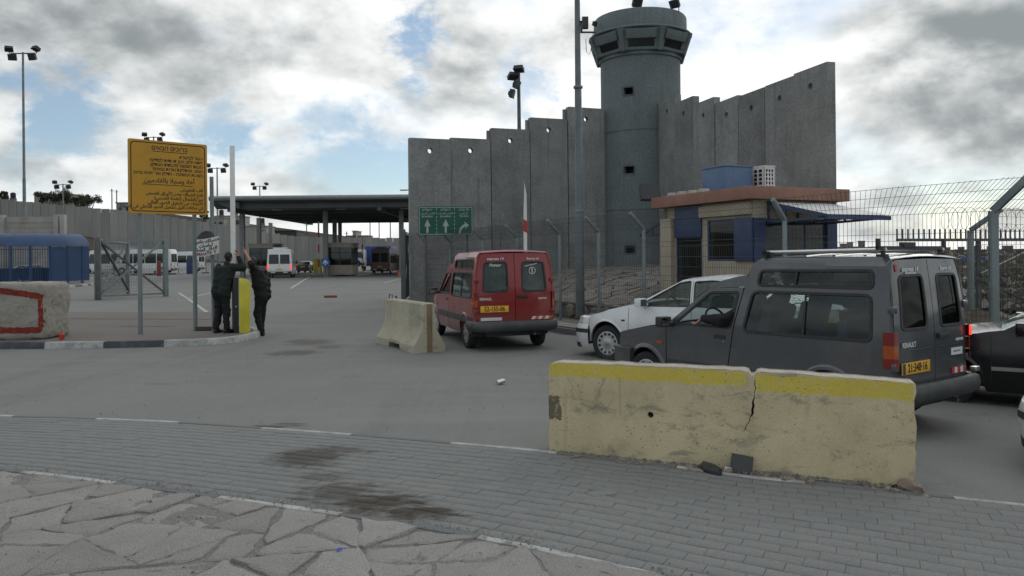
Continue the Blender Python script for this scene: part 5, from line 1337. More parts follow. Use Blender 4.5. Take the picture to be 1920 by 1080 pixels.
# ================================================================== BARRIERS, SIGNS, POSTS
# ---- long yellow concrete barrier
def paint_mask_mat(name, base, layers, bumpv=.5, speck=.5, dirt=None, rise=0.):
    """concrete with painted marks: layers = [(x0,x1,z0,z1,color,edge,ny_only)] in object space"""
    m, n, b = new_mat(name)
    oc = n('ShaderNodeTexCoord').outputs['Object']; sp = n('ShaderNodeSeparateXYZ', oc); X = sp.outputs[0]; Z = n.math('SUBTRACT', sp.outputs[2], n.math('MULTIPLY', X, rise))
    ny = n('ShaderNodeSeparateXYZ', n('ShaderNodeNewGeometry').outputs['Normal'])
    a = n.ss(n.noise(oc, 1.6, 7, .6, .3), .35, .7); c = n.mix(a, tuple(x * .9 for x in base), tuple(min(.8, x * 1.12) for x in base))
    mott = n.noise(oc, 5, 8, .7); c = n.mix(n.math('MULTIPLY', n.ss(mott, .50, .70), .6), c, tuple(x * .62 for x in base))
    smear = n.noise(n.mapv(oc, (2.2, 2.2, 5)), 1.3, 8, .7, .5); c = n.mix(n.math('MULTIPLY', n.ss(smear, .53, .66), .72), c, (.17, .16, .15))
    runs = n.noise(n.mapv(oc, (9, 9, .6)), 1.2, 6, .65); c = n.mix(n.math('MULTIPLY', n.ss(runs, .6, .74), .45), c, tuple(x * .5 for x in base))
    wob = n.noise(oc, 7, 6, .7); w2 = n.noise(oc, 40, 3, .7); wv = n.math('ADD', n.math('SUBTRACT', wob, .5), n.math('MULTIPLY', n.math('SUBTRACT', w2, .5), .5))
    for x0, x1, z0, z1, col, ed, op in layers:
        f = None
        for sock, lo, hi in ((X, x0, x1), (Z, z0, z1)):
            for lim, sg in ((lo, 1), (hi, -1)):
                if lim is None: continue
                d = n.math('MULTIPLY', n.math('SUBTRACT', sock, lim), float(sg)); d = n.math('ADD', d, n.math('MULTIPLY', wv, ed))
                q = n.ss(d, -.006, .010); f = q if f is None else n.math('MINIMUM', f, q)
        worn = n.math('ADD', n.math('MULTIPLY', n.ss(n.noise(oc, 11, 7, .72), .28, .5), .85), .15)
        c = n.mix(n.math('MULTIPLY', n.math('MULTIPLY', f, worn), op), c, col)
    vor = n('ShaderNodeTexVoronoi', oc); vor.inputs['Scale'].default_value = 20; vor.inputs['Randomness'].default_value = 1
    pit = n.math('MULTIPLY', n.ss(vor.outputs['Distance'], .17, .10), n.ss(n.noise(oc, 2.3, 4), .38, .58)); c = n.mix(n.math('MULTIPLY', pit, speck), c, (.035, .032, .03))
    gn = n.noise(oc, 120, 2, .6); c = n.mix(.22, c, n.mix(n.ss(gn, .35, .65), tuple(x * .55 for x in base), tuple(min(.8, x * 1.3) for x in base)))
    n.put(b.inputs['Base Color'], c); b.inputs['Roughness'].default_value = .9; b.inputs['Specular IOR Level'].default_value = .25
    bp = n('ShaderNodeBump'); bp.inputs['Strength'].default_value = bumpv; bp.inputs['Distance'].default_value = .02
    n.put(bp.inputs['Height'], n.math('SUBTRACT', n.math('ADD', n.math('MULTIPLY', mott, .6), n.math('MULTIPLY', gn, .25)), n.math('MULTIPLY', pit, .6))); n.l.new(bp.outputs[0], b.inputs['Normal'])
    return m
bl, br_ = at(1031, 847), at(1720, 918)
dv = (br_ - bl).to_2d(); BL = dv.length; brz = atan2(dv.y, dv.x); BT = .26
BH = .80
RISE = .014; SLP = (gz(br_.x, br_.y) - gz(bl.x, bl.y)) / BL
YB = paint_mask_mat('yellowish painted concrete', (.57, .495, .315), [(-.02, BL * .572, BH - .13, BH - .012, (.62, .50, .025), .085, .94), (BL * .597, BL - .02, BH - .16, BH - .024, (.62, .50, .025), .085, .94), (None, .10, .30, .50, (.03, .03, .032), .12, .97)], rise=RISE + SLP)
bar = thing('concrete_barrier', 'long pale yellow concrete barrier with bright yellow stripe and a crack, before the grey van', 'concrete barrier', (bl.x, bl.y, gz(bl.x, bl.y) - .01), brz)
slope = SLP
rs = random.Random(21)
def jag(a, b, n, amp):
    a, b = V(a), V(b); d = (b - a); nn = V((-d.y, d.x)).normalized()
    return [tuple(a + d * i / n + nn * (noise.noise(V(((a.x + d.x * i / n) * 9, (a.y + d.y * i / n) * 9, 4.4))) * amp * 1.4 + rs.uniform(-amp, amp) * .35 * (0 < i))) for i in range(n)]
xc = BL * .585
top = [(BL, BH - .012), (BL * .9, BH), (xc + .075, BH - .002), (xc + .045, BH - .010), (xc + .028, BH - .036), (xc - .002, BH - .042), (xc - .022, BH - .010), (xc - .06, BH)]
outl = jag((0, 0), (BL - .22, -.005), 34, .012) + [(BL - .22, -.005), (BL - .16, .035), (BL - .05, .05), (BL - .03, .02)] + jag((BL - .025, .03), (BL, BH - .10), 14, .014) + [(BL, BH - .09)] + jag((BL - .004, BH - .03), (xc + .085, BH - .002), 18, .005) + top[2:] + jag((xc - .075, BH), (.01, BH - .012), 22, .005) + jag((0, BH - .03), (0, .03), 12, .010)
crack = [(xc + .030, BH - .065), (xc + .026, BH - .10), (xc + .034, BH - .13), (xc + .022, BH - .17), (xc + .024, BH - .20), (xc + .008, BH - .235), (xc + .014, BH - .27), (xc + .006, BH - .30), (xc + .008, BH - .33), (xc - .012, BH - .36), (xc - .016, BH - .39), (xc - .042, BH - .425), (xc - .05, BH - .455), (xc - .08, BH - .49)]
crk = [(x + rs.uniform(0, .003) + (.011 if 4 < i < 9 else .0028), z) for i, (x, z) in enumerate(crack)] + [(x - (.007 if i in (6, 7, 8) else .0012), z) for i, (x, z) in list(enumerate(crack))[::-1][1:]]
hole = arc(BL * .305, BH * .50, .026, 0, 330, 11)
fmB = lambda u, v: (u, -.02 * (1 - v / BH) + .006 * noise.noise(V((u * 4, v * 4, 1))), v * (1 + RISE * u / BH) + slope * u)
mb = MB(); panel(mb, outl, [crk, hole], fmB, .075, (0, .05, 0)); o = mb.build('front_face', YB, bar, sharp=50)
mb = MB(); fb2 = lambda u, v: (u, BT + .02 * (1 - v / BH), v * (1 + RISE * u / BH) + slope * u); panel(mb, outl, [], fb2, .15, (0, -.05, 0))
# top skin follows the broken top edge
tp = [p for p in outl if p[1] > BH - .12 and -.01 < p[0] < BL + .02]
mb.grid([[(u, y, v * (1 + RISE * u / BH) + slope * u) for u, v in tp] for y in np.linspace(0.0, BT, 4)])
for e0 in ([p for p in outl if p[0] < .03], [p for p in outl if p[0] > BL - .06]): mb.grid([[(u, y, v * (1 + RISE * u / BH) + slope * u) for u, v in e0] for y in np.linspace(.0, BT, 3)])
TOPM = paint_mask_mat('pale chipped barrier concrete', (.46, .43, .37), [])
mb.build('barrier_body', TOPM, bar, sharp=50)
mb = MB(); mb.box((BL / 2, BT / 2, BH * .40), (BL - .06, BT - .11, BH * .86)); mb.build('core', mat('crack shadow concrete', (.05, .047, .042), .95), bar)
mb = MB()
for k in range(14):
    a = .45 * k; mb.tube([(.28 + .03 * k + rs.uniform(-.03, .03), -.018, .62 - .01 * k), (.30 + .02 * k, -.018, .42 + .02 * sin(k))], .0012, 3) if k % 5 == 0 else None
mb.tube([(.17, -.016, .66), (.22, -.018, .58), (.16, -.02, .50), (.40, -.02, .47), (.50, -.014, .68)], .0016, 3); mb.tube([(.34, -.02, .38), (.46, -.019, .47), (.50, -.018, .42)], .0016, 3); mb.tube([(.62, -.012, .69), (.625, -.02, .36)], .0014, 3)
mb.build('scratch_mark', mat('grey scratch', (.16, .16, .16), .9), bar)

# ---- short New Jersey barrier by the red van
JB = paint_mask_mat('grimy cream barrier concrete', (.42, .395, .30), [(-.9, -.30, .42, .92, (.10, .145, .115), .5, .32), (-.02, .02, None, None, (.30, .20, .07), .02, .0)], dirt=None)
jn, jf = at(806, 661), at(733, 641)
dj = (jf - jn).to_2d(); LJ = max(1.75, dj.length); jd = dj.normalized()
jer = thing('jersey_barrier', 'short cream concrete barrier with flared foot beside the red van', 'concrete barrier', (jn.x + jd.x * LJ / 2, jn.y + jd.y * LJ / 2, 0), atan2(jd.y, jd.x))
prof = [(-.31, 0), (-.31, .13), (-.25, .22), (-.135, .42), (-.105, .86), (-.08, .885), (.08, .885), (.105, .86), (.135, .42), (.25, .22), (.31, .13), (.31, 0)]
mb = MB(); xsj = [-LJ / 2, -LJ / 2 + .03] + list(np.linspace(-LJ / 2 + .1, -.42, 5)) + [-.36, -.30, .26, .32] + list(np.linspace(.4, LJ / 2 - .1, 5)) + [LJ / 2 - .03, LJ / 2]
rows = []
for i, x in enumerate(xsj):
    k = .97 if i in (0, len(xsj) - 1) else 1.; notch = -.31 < x < .27
    rows.append([(x, y * k + .006 * noise.noise(V((x * 5, z * 5, y))), (.10 if notch and z < .1 else z if not (notch and z < .14) else .16) - (.012 if i in (0, len(xsj) - 1) and z > .8 else 0)) for y, z in prof])
mb.grid(rows, close=True); mb.add(rows[0], [tuple(range(12))]); mb.add(rows[-1], [tuple(range(12))[::-1]]); mb.build('barrier_body', JB, jer, sharp=28)
mb = MB(); mb.box((-LJ / 2 - .001, 0, .44), (.016, .10, .86)); mb.build('end_groove', mat('rusty joint', (.20, .15, .085), .9, var=.3), jer)
mb = MB(); mb.tube([(LJ / 2 - .06, -.02, .88), (LJ / 2 - .05, -.02, .96), (LJ / 2 + .05, .0, .97), (LJ / 2 + .06, .01, .88)], .012, 6); mb.build('lifting_loop', GALV_D, jer)

# ---- big rough concrete block with red painted square
cbp = at(84, 636, .13)
blk = thing('concrete_block', 'big rough rounded concrete block with a red painted square, on the traffic island', 'concrete block', (cbp.x, cbp.y, gz(cbp.x, cbp.y) + .115))
RB = paint_mask_mat('rough pale aggregate concrete', (.36, .34, .30), [], bumpv=2., speck=.6)
def block_surface(u, v, wd, hh, dp):
    return None
W_, D_, Hb = 1.62, .95, 1.16
bm_ = bmesh.new(); bmesh.ops.create_cube(bm_, size=1); bmesh.ops.subdivide_edges(bm_, edges=bm_.edges[:], cuts=31, use_grid_fill=True)
for vtx in bm_.verts:
    p = V((vtx.co.x * W_, vtx.co.y * D_, vtx.co.z * Hb)); r = .10; q = V([max(-s / 2 + r, min(s / 2 - r, c)) for c, s in zip(p, (W_, D_, Hb))]); d = p - q
    if d.length > 1e-6: p = q + d.normalized() * r
    dn = (p - V((0, 0, 0))).normalized(); p += dn * (noise.noise(p * 2.3) * .035 + noise.noise(p * 9) * .016 + noise.noise(p * 21) * .008); vtx.co = p + V((-W_ / 2, D_ / 2, Hb / 2))
me = bpy.data.meshes.new('block_body'); bm_.to_mesh(me); bm_.free(); me.materials.append(RB); me.polygons.foreach_set('use_smooth', [True] * len(me.polygons)); link('block_body', me, blk)
# red frame brushed on the front, follows the bumpy face
def brush(pts, wd, m, nm, yoff):
    mb = MB(); P = []
    for a, b in zip(pts[:-1], pts[1:]):
        a, b = V(a), V(b); k = max(2, int((b - a).length / .035)); P += [a.lerp(b, i / k) for i in range(k)]
    P.append(V(pts[-1])); rows = []
    for i, p in enumerate(P):
        d = (P[min(i + 1, len(P) - 1)] - P[max(0, i - 1)]).normalized(); nn = V((-d.y, d.x)); w1 = wd / 2 * (1 + .3 * noise.noise(V((p.x * 14, p.y * 14, 2))) + rs.uniform(-.1, .1))
        w2_ = wd / 2 * (1 + .3 * noise.noise(V((p.x * 14, p.y * 14, 8))) + rs.uniform(-.1, .1))
        rows.append([(q.x, yoff(q.x, q.y), q.y) for q in (p + nn * w1, p + nn * w1 * .3, p - nn * w2_ * .3, p - nn * w2_)])
    mb.grid(rows); return mb.build(nm, m, blk, recalc=False)
from mathutils.bvhtree import BVHTree
bv = BVHTree.FromPolygons([v.co for v in me.vertices], [tuple(p.vertices) for p in me.polygons])
def yface(x, z):
    h = bv.ray_cast(V((x, -2, z)), V((0, 1, 0))); return (h[0].y if h[0] else .02) - .004
REDB = mat('brushed red paint', (.20, .022, .012), .85, var=.3, vs=9, bump=.5, dirt=(.25, .15, .11), dirt_amt=.35, ds=14)
brush([(x_ + .09, z_) for x_, z_ in [(-1.40, .18), (-1.42, .98), (-.98, 1.0), (-.62, .95), (-.17, .88), (-.155, .5), (-.16, .20), (-.75, .20), (-.98, .20), (-1.08, .29), (-1.18, .21), (-1.40, .17)]], .125, REDB, 'red_square', yface)
mb = MB(); mb.tube([(-.72, .30, 1.12), (-.70, .28, 1.21), (-.60, .25, 1.18), (-.5, .25, 1.20), (-.42, .25, 1.16), (-.43, .24, 1.08)], .009, 5); mb.build('lifting_wire', GALV_D, blk)
mb = MB(); mb.lathe([(0, 0), (.05, .01), (.055, .10), (.02, .15), (0, .15)], 8); mb.build('soda_can', REDP, None, (cbp.x - .02 + .4, cbp.y - .06, gz(cbp.x, cbp.y) + .12), label='crushed red drink can on the kerb by the concrete block', cat='can')

# ---- Hebrew / Arabic text: visual order and joined letter forms
FORMS = {'ا': (0xFE8D, 2), 'أ': (0xFE83, 2), 'ب': (0xFE8F, 4), 'ت': (0xFE95, 4), 'ة': (0xFE93, 2), 'ج': (0xFE9D, 4), 'ح': (0xFEA1, 4), 'خ': (0xFEA5, 4), 'د': (0xFEA9, 2), 'ر': (0xFEAD, 2), 'س': (0xFEB1, 4), 'ش': (0xFEB5, 4), 'ص': (0xFEB9, 4), 'ض': (0xFEBD, 4), 'ط': (0xFEC1, 4), 'ع': (0xFEC9, 4), 'غ': (0xFECD, 4), 'ف': (0xFED1, 4), 'ق': (0xFED5, 4), 'ك': (0xFED9, 4), 'ل': (0xFEDD, 4), 'م': (0xFEE1, 4), 'ن': (0xFEE5, 4), 'ه': (0xFEE9, 4), 'و': (0xFEED, 2), 'ي': (0xFEF1, 4), 'ى': (0xFEEF, 2), 'ئ': (0xFE89, 4), 'ء': (0xFE80, 1)}
def arabic(s):
    toks = []; i = 0
    while i < len(s):
        if s[i] == 'ل' and i + 1 < len(s) and s[i + 1] in 'اأ': toks.append((0xFEFB if s[i + 1] == 'ا' else 0xFEF7, 2, s[i])); i += 2
        elif s[i] in FORMS: toks.append((*FORMS[s[i]], s[i])); i += 1
        else: toks.append((None, 0, s[i])); i += 1
    out = ''
    for k, (b, n, ch) in enumerate(toks):
        if b is None: out += {'(': ')', ')': '('}.get(ch, ch); continue
        prev = k > 0 and toks[k - 1][1] == 4; nxt_ = n == 4 and k + 1 < len(toks) and toks[k + 1][1] >= 2
        f = (3 if nxt_ else 1) if prev and n >= 2 else (2 if nxt_ else 0); out += chr(b + f)
    return out[::-1]
def hebrew(s): return ''.join({'(': ')', ')': '('}.get(c, c) for c in s[::-1])

# ---- yellow welcome sign on two posts
SIGNY = mat('yellow sign face', (.52, .27, .012), .45, var=.05, vs=2, dirt=(.36, .20, .02), dirt_amt=.35)
pl_, pr_ = at(265, 626, .13), at(368, 619, .13)
zb_ = gz(pl_.x, pl_.y) + .11
d2 = (pr_ - pl_).to_2d(); sg = thing('welcome_sign', 'yellow square sign with Hebrew and Arabic text on two grey posts', 'sign', (pl_.x, pl_.y, zb_), atan2(d2.y, d2.x))
SW = 1.66; x0s = -.24
mb = MB(); mb.tube([(0, .05, 0), (0, .05, 4.1)], .046, 12); mb.build('post', GALV, sg)
mb = MB(); mb.tube([(d2.length, .05, 0), (d2.length, .05, 4.1)], .046, 12); mb.build('post', GALV, sg)
zc0, zc1 = 2.60, 4.19
mb = MB(); mb.prism(rpoly(rect(x0s, zc0, x0s + SW, zc1), .04, 3), lambda u, v, t: (u, t, v), -.03, .0); bd = mb.build('board', SIGNY, sg)
mb = MB(); o_ = resample(rpoly(rect(x0s + .05, zc0 + .05, x0s + SW - .05, zc1 - .05), .09, 5), .3); i_ = resample(rpoly(rect(x0s + .068, zc0 + .068, x0s + SW - .068, zc1 - .068), .075, 5), .3)
panel(mb, rpoly(rect(x0s + .045, zc0 + .045, x0s + SW - .045, zc1 - .045), .09, 5), [rpoly(rect(x0s + .065, zc0 + .065, x0s + SW - .065, zc1 - .065), .075, 5)], lambda u, v: (u, -.0325, v), .3, (0, .002, 0)); mb.build('border', BLACKP, bd)
mb = MB(); mb.box((x0s + SW / 2, .012, zc0 + .3), (SW - .1, .03, .05)); mb.box((x0s + SW / 2, .012, zc1 - .3), (SW - .1, .03, .05)); mb.build('back_rail', GALV, sg)
XD, YD = (1, 0, 0), (0, 0, 1)
SF = lambda x, z: frame((x, -.032, z), XD, YD)
H1 = [('ברוכים הבאים', 4.03, .135, 'C'), ('עצור לביקורת', 3.86, .092, 'R'), ('פתח חלון, הכן תעודות לבדיקה', 3.765, .092, 'R'), ('הצמד לשמאל (לעמדת הבודק)', 3.67, .092, 'R'), ('המנע מהדלקת אורות גבוהים', 3.575, .092, 'R'), ('בשעות החשיכה - הדלק אור פנימי ברכב', 3.48, .092, 'R')]
A1 = [('أهلا وسهلا بالقادمين', 3.325, .135, 'C'), ('قف للتفتيش', 3.145, .095, 'R'), ('فتح الشباك حضر الأوراق للفحص', 3.045, .095, 'R'), ('سر بالشمال (لنقطة الفحص)', 2.945, .095, 'R'), ('الأمتناع عن تشغيل الضوء العالي', 2.85, .095, 'R'), ('في ساعات الليل تشغيل الضوء الداخلي في السيارة', 2.755, .095, 'R')]
for fn, L in ((hebrew, H1), (arabic, A1)):
    for s_, z, sz, al in L: text(fn(s_), sz, BLACKP, bd, SF(x0s + (SW / 2 + .02 if al == 'C' else SW - .10), z), align='CENTER' if al == 'C' else 'RIGHT', off=.0022, xs={True: .92, False: .98}[len(s_) > 35])
for z, w0, w1 in ((3.955, .50, 1.22), (3.235, .28, 1.34)): mb = MB(); mb.box((x0s + (w0 + w1) / 2, -.0335, z), (w1 - w0, .002, .012)); mb.build('underline', BLACKP, bd)

# ---- tall post with convex mirror and hand written notice
pp = at(401, 621, .13); zb_ = gz(pp.x, pp.y) + .11
ms = thing('mirror_post', 'tall grey post with round black mirror and curled white notice, left of the men', 'post', (pp.x, pp.y, zb_))
mb = MB(); mb.tube([(0, 0, 0), (-.02, 0, 3.42)], .042, 12); mb.build('post', GALV, ms)
mb = MB(); M = Matrix.Translation((-.155, -.06, 2.0)) @ Matrix.Rotation(radians(78), 4, 'X') @ Matrix.Rotation(radians(-14), 4, 'Y'); mb.lathe([(0, .06), (.12, .055), (.20, .03), (.235, .0), (.245, -.03), (.235, -.05), (.225, -.03), (.16, -.0), (0, .01)], 32, M); mb.build('mirror_housing', BLACKPL, ms)
rows = []
nf = lambda t, v: (-.30 + .46 * t, -.155 - .05 * sin(t * pi) + .13 * max(0, t - .6) ** 1.2 * 2, 1.66 + .38 * v + .10 * t * t - .02 * t)
NOTE = mat('white paper notice', (.60, .60, .58), .7, var=.05)
mb = MB(); mb.grid([[nf(t, v) for t in np.linspace(0, 1, 13)] for v in (0, .5, 1)]); mb.grid([[(x, y + .004, z) for x, y, z in [nf(t, v) for t in np.linspace(0, 1, 13)]] for v in (0, .5, 1)]); no = mb.build('notice', NOTE, ms)
REDINK = mat('dark red ink', (.16, .03, .03), .7)
for s_, v, sz, m_ in ((arabic('مسلك خاص'), .85, .10, BLACKP), (arabic('لباصات'), .60, .095, BLACKP), (arabic('النقل العامة'), .37, .095, BLACKP), ('PRIVATE T', .12, .09, REDINK)):
    o = text(s_, sz, m_, no, Matrix.Identity(4), off=.003)
    for vt in o.data.vertices:
        t = .46 + vt.co.x / .46; p = nf(max(0, min(1, t)), v); vt.co = (p[0], p[1] - .003 - vt.co.z, p[2] + vt.co.y)
mb = MB(); mb.box((0, 0, 0), (.34, .14, .09)); q = at(383, 619, .13); mb.build('loose_brick', mat('dark brown brick', (.07, .055, .045), .9), None, (q.x, q.y, gz(q.x, q.y) + .165), bevel=.006, label='dark loose brick lying between the sign post and the mirror post', cat='brick')

# ---- vehicle gates with raised booms
def boom_gate(px, py, zoff, label, boom_h, stripes, rz=0., paint=YELLOWP):
    p = at(px, py, zoff); t = thing('boom_gate', label, 'barrier gate', (p.x, p.y, gz(p.x, p.y) + zoff - .02), rz)
    mb = MB(); mb.prism(rpoly([(-.12, 0), (.10, 0), (.10, .78), (.118, .80), (.118, 1.05), (.08, 1.14), (-.12, 1.20)], .01, 2), lambda u, v, w_: (u, w_, v), -.14, .14); mb.build('cabinet', paint, t, bevel=.008)
    mb = MB(); mb.box((-.185, 0, .60), (.11, .26, 1.2)); mb.build('drive_housing', BLACKP, t, bevel=.006)
    mb = MB(); mb.lathe([(0, .0), (.018, .0), (.018, .02), (0, .02)], 10, Matrix.Translation((-.185, -.13, .58)) @ Matrix.Rotation(radians(90), 4, 'X')); mb.build('lock', CHROME, t)
    mb = MB(); mb.box((-.235, .10, .55), (.07, .07, 1.1)); mb.build('boom_bracket', GALV, t)
    n = 8 if stripes else 1
    if not stripes: mb = MB(); mb.box((-.235, .17, .9 + (boom_h - .9) / 2), (.105, .05, boom_h - .9)); mb.build('boom', WHITEP, t, bevel=.006)
    else:
        hs = [.9, 1.35, 1.60, 2.35, 2.65, boom_h]; cs = [WHITEP, REDP, WHITEP, REDP, WHITEP]
        for i in range(5):
            w0 = .085; mb = MB(); mb.prism([(-.19, hs[i]), (-.19 + w0, hs[i] - (.05 if i else 0)), (-.19 + w0, hs[i + 1] - (.05 if i < 4 else .3)), (-.19 + (0 if i < 4 else .03), hs[i + 1])], lambda u, v, w_: (u, w_, v), .08, .13); mb.build('boom', cs[i], t)
    return t
bg_ = boom_gate(460, 622, .13, 'yellow boom gate cabinet with white boom raised, between the two men', 4.08, False, .34)
boom_gate(998, 612, .0, 'boom gate with red and white boom raised behind the red van', 3.55, True)

# ---- green direction sign
GREEN = mat('green sign face', (.004, .085, .052), .4, var=.06)
gp = atd(836, 440, 25.6); gs = thing('direction_sign', 'green direction sign with three white arrows in front of the concrete wall', 'sign', (gp.x, 25.6, -.03), .05)
GW, GH0, GH1 = 1.80, 2.47, 3.42
for x in (-.68, .70): mb = MB(); mb.tube([(x, .06, 0), (x, .06, GH1 - .05)], .035, 10); mb.build('post', GALV_D, gs)
mb = MB(); mb.prism(rpoly(rect(-GW / 2, GH0, GW / 2, GH1), .05, 3), lambda u, v, t: (u, t, v), -.02, .02); gb = mb.build('board', GREEN, gs)
PALE = mat('pale sign print', (.34, .42, .38), .5, var=.08)
mb = MB(); panel(mb, rpoly(rect(-GW / 2 + .025, GH0 + .025, GW / 2 - .025, GH1 - .025), .05, 4), [rpoly(rect(-GW / 2 + .045, GH0 + .045, GW / 2 - .045, GH1 - .045), .04, 4)], lambda u, v: (u, -.0225, v), .3, (0, .002, 0)); mb.build('border', PALE, gb)
for x in (-.30, .29):
    for k in range(7): mb = MB(); mb.box((x, -.0225, GH0 + .10 + k * .125), (.02, .003, .07)); mb.build('divider_dash', PALE, gb)
def flat(pts, m_, nm, par, y=-.0225): mb = MB(); mb.prism(pts, lambda u, v, t: (u, t, v), y - .001, y + .001); return mb.build(nm, m_, par)
for x in (-.60, 0): flat([(x - .035, GH0 + .08), (x + .035, GH0 + .08), (x + .035, GH0 + .30), (x + .105, GH0 + .30), (x, GH0 + .53), (x - .105, GH0 + .30), (x - .035, GH0 + .30)], PALE, 'arrow', gb)
ca = arc(.47 + .30, GH0 + .06, .33, 180, 110, 8); cb = arc(.47 + .30, GH0 + .06, .255, 110, 180, 8)
flat([(x - .02, z) for x, z in ca] + [(.60, GH0 + .45), (.76, GH0 + .33), (.63, GH0 + .20)] + [(x - .02, z) for x, z in cb], PALE, 'arrow', gb)
for x, he, ar, en in ((-.60, 'ירושלים', 'القدس الشريف', 'Jerusalem'), (0, 'ירושלים', 'القدس الشريف', 'Jerusalem'), (.60, 'תל אביב', 'تل أبيب', 'Tel Aviv')):
    for s_, z, sz in ((hebrew(he), GH1 - .115, .115), (arabic(ar), GH1 - .23, .085), (en, GH1 - .325, .10)): text(s_, sz, PALE, gb, frame((x, -.0225, z), XD, YD), off=.002, xs=.92)

# ================================================================== MESH FENCE ON THE RIGHT
WIRE = mat('fence wire', (.065, .07, .07), .6, metal=.4, var=.2)
fence = thing('mesh_fence', 'long grey welded mesh fence with bent over post tops along the pavement', 'fence', (0, 0, 0))
LEAN = [V((-.88, -.47)), V((-.88, -.47)), V((-.88, -.47)), V((-.88, -.47)), V((-.75, -.62)), V((.55, -.70)), V((.3, -.95))]
ZB = [2.25, 2.25, 2.27, 2.28, 2.30, 2.36, 2.36]; AR = [(.36, .34)] * 5 + [(.50, .50), (.5, .5)]
def post(q, lean, zb, arm, r=.035, par=None, z0=None, wdt=.07):
    z0 = gz(q.x, q.y) + .05 if z0 is None else z0; mb = MB(); l = lean.normalized()
    a = (q.x, q.y, z0); b = (q.x, q.y, zb); c = (q.x + l.x * arm[0], q.y + l.y * arm[0], zb + arm[1])
    mb.bar(a, b, wdt, wdt); mb.bar(b, c, wdt, wdt); mb.build('post', GALV, par or fence, bevel=.004)
    mb = MB(); mb.box((q.x, q.y, z0 + .02), (.2, .2, .02)); mb.build('base_plate', GALV_D, par or fence)
for i, q in enumerate(FENCE): post(q, LEAN[i], ZB[i], AR[i], wdt=.11 if i == 5 else .065)
for i in (0, 1, 2): q = FENCE[i].lerp(FENCE[i + 1], .5); post(q, LEAN[i], ZB[i], AR[i])
def wire_run(A, B, la, lb, za, zb, aa, ab, par, pitch=.062, name='wire_panel'):
    L = (B - A).length; n = int(L / pitch); mb = MB(); nv = V((-(B - A).y, (B - A).x)).normalized()
    hs = [.10, .28, .33, .38, .80, 1.16, 1.21, 1.26, 1.6, 1.86, 1.91, 1.96, 2.25]; fold = {.33, 1.21, 1.91}
    def P(t, h):
        q = A.lerp(B, t); zbx = za + (zb - za) * t; l = la.lerp(lb, t).normalized(); arm = V(aa).lerp(V(ab), t); g0 = gz(q.x, q.y) + .05
        if h <= 2.25:
            o = .035 if h in fold else 0.; return V((q.x + nv.x * o, q.y + nv.y * o, g0 + (zbx - g0) * h / 2.25))
        u = h - 2.25; return V((q.x + l.x * arm.x * u, q.y + l.y * arm.x * u, zbx + arm.y * u))
    for i in range(n + 1):
        t = i / n; mb.tube([P(t, h) for h in hs] + [P(t, 2.25 + 1.02 + random.uniform(-.03, .03))], .0038, 3)
    for h in [.10, .28, .38, .6, .8, 1.0, 1.16, 1.26, 1.45, 1.65, 1.86, 1.96, 2.25, 2.58, 2.92, 3.25]:
        mb.tube([P(t, h) for t in np.linspace(0, 1, max(2, int(L / .6)))], .0042, 3)
    o = mb.build(name, WIRE, par, recalc=False); o['kind'] = 'stuff'; return o
for i in range(len(FENCE) - 1): wire_run(FENCE[i], FENCE[i + 1], LEAN[i], LEAN[i + 1], ZB[i], ZB[i + 1], AR[i], AR[i + 1], fence)
# second line behind, with razor wire and a braced field gate
f2 = thing('back_fence', 'second mesh fence line with leaning post behind the black car', 'fence', (0, 0, 0))
B0, B1 = V((9.2, 15.6)), V((24, 24)); B2 = V((7.2, 21))
post(B0, V((.5, -.5)), 2.15, (.55, .40), par=f2, wdt=.09)
for q in (B1, B0.lerp(B1, .5)): post(q, V((.5, -.5)), 2.15, (.4, .40), par=f2)
wire_run(B0, B1, V((.5, -.7)), V((.5, -.7)), 2.15, 2.15, (.5, .4), (.4, .4), f2)
fg = thing('field_gate', 'dark braced steel gate with spiked top rail behind the fences at the right', 'gate', (0, 0, 0))
g0 = atd(1682, 450, 19.0); g1 = atd(1990, 450, 21.0); zt_ = g0.z; za_ = gz(g0.x, g0.y)
mb = MB(); mb.bar((g0.x, g0.y, zt_), (g1.x, g1.y, zt_), .07, .07); mb.build('top_rail', GALV_D, fg)
for i in range(34):
    q = V(g0).lerp(V(g1), i / 33); mb = MB(); mb.bar((q.x, q.y, zt_), (q.x, q.y, zt_ + .27), .03, .03); mb.build('spike', GALV_D, fg)
for px0, px1, y0, y1 in ((1838, 1935, 515, 468), (1828, 1935, 520, 568)):
    a = atd(px0, y0, 19.9); b = atd(px1, y1, 20.3); mb = MB(); mb.bar(a, b, .09, .06); mb.build('brace', GALV_D, fg)
for px in (1835, 1960): a = atd(px, 520, 20); mb = MB(); mb.bar((a.x, a.y, gz(a.x, a.y)), (a.x, a.y, zt_), .09, .09); mb.build('gate_post', GALV_D, fg)
rz_ = MB(); q0, q1 = V(g0), V(g1)
rz_.tube([q0.lerp(q1, t / 260) + V((0, .28 * cos(t * .42), .55 + .28 * sin(t * .42))) for t in range(60, 260)], .006, 3); o = rz_.build('razor_coil', WIRE, fg, recalc=False)

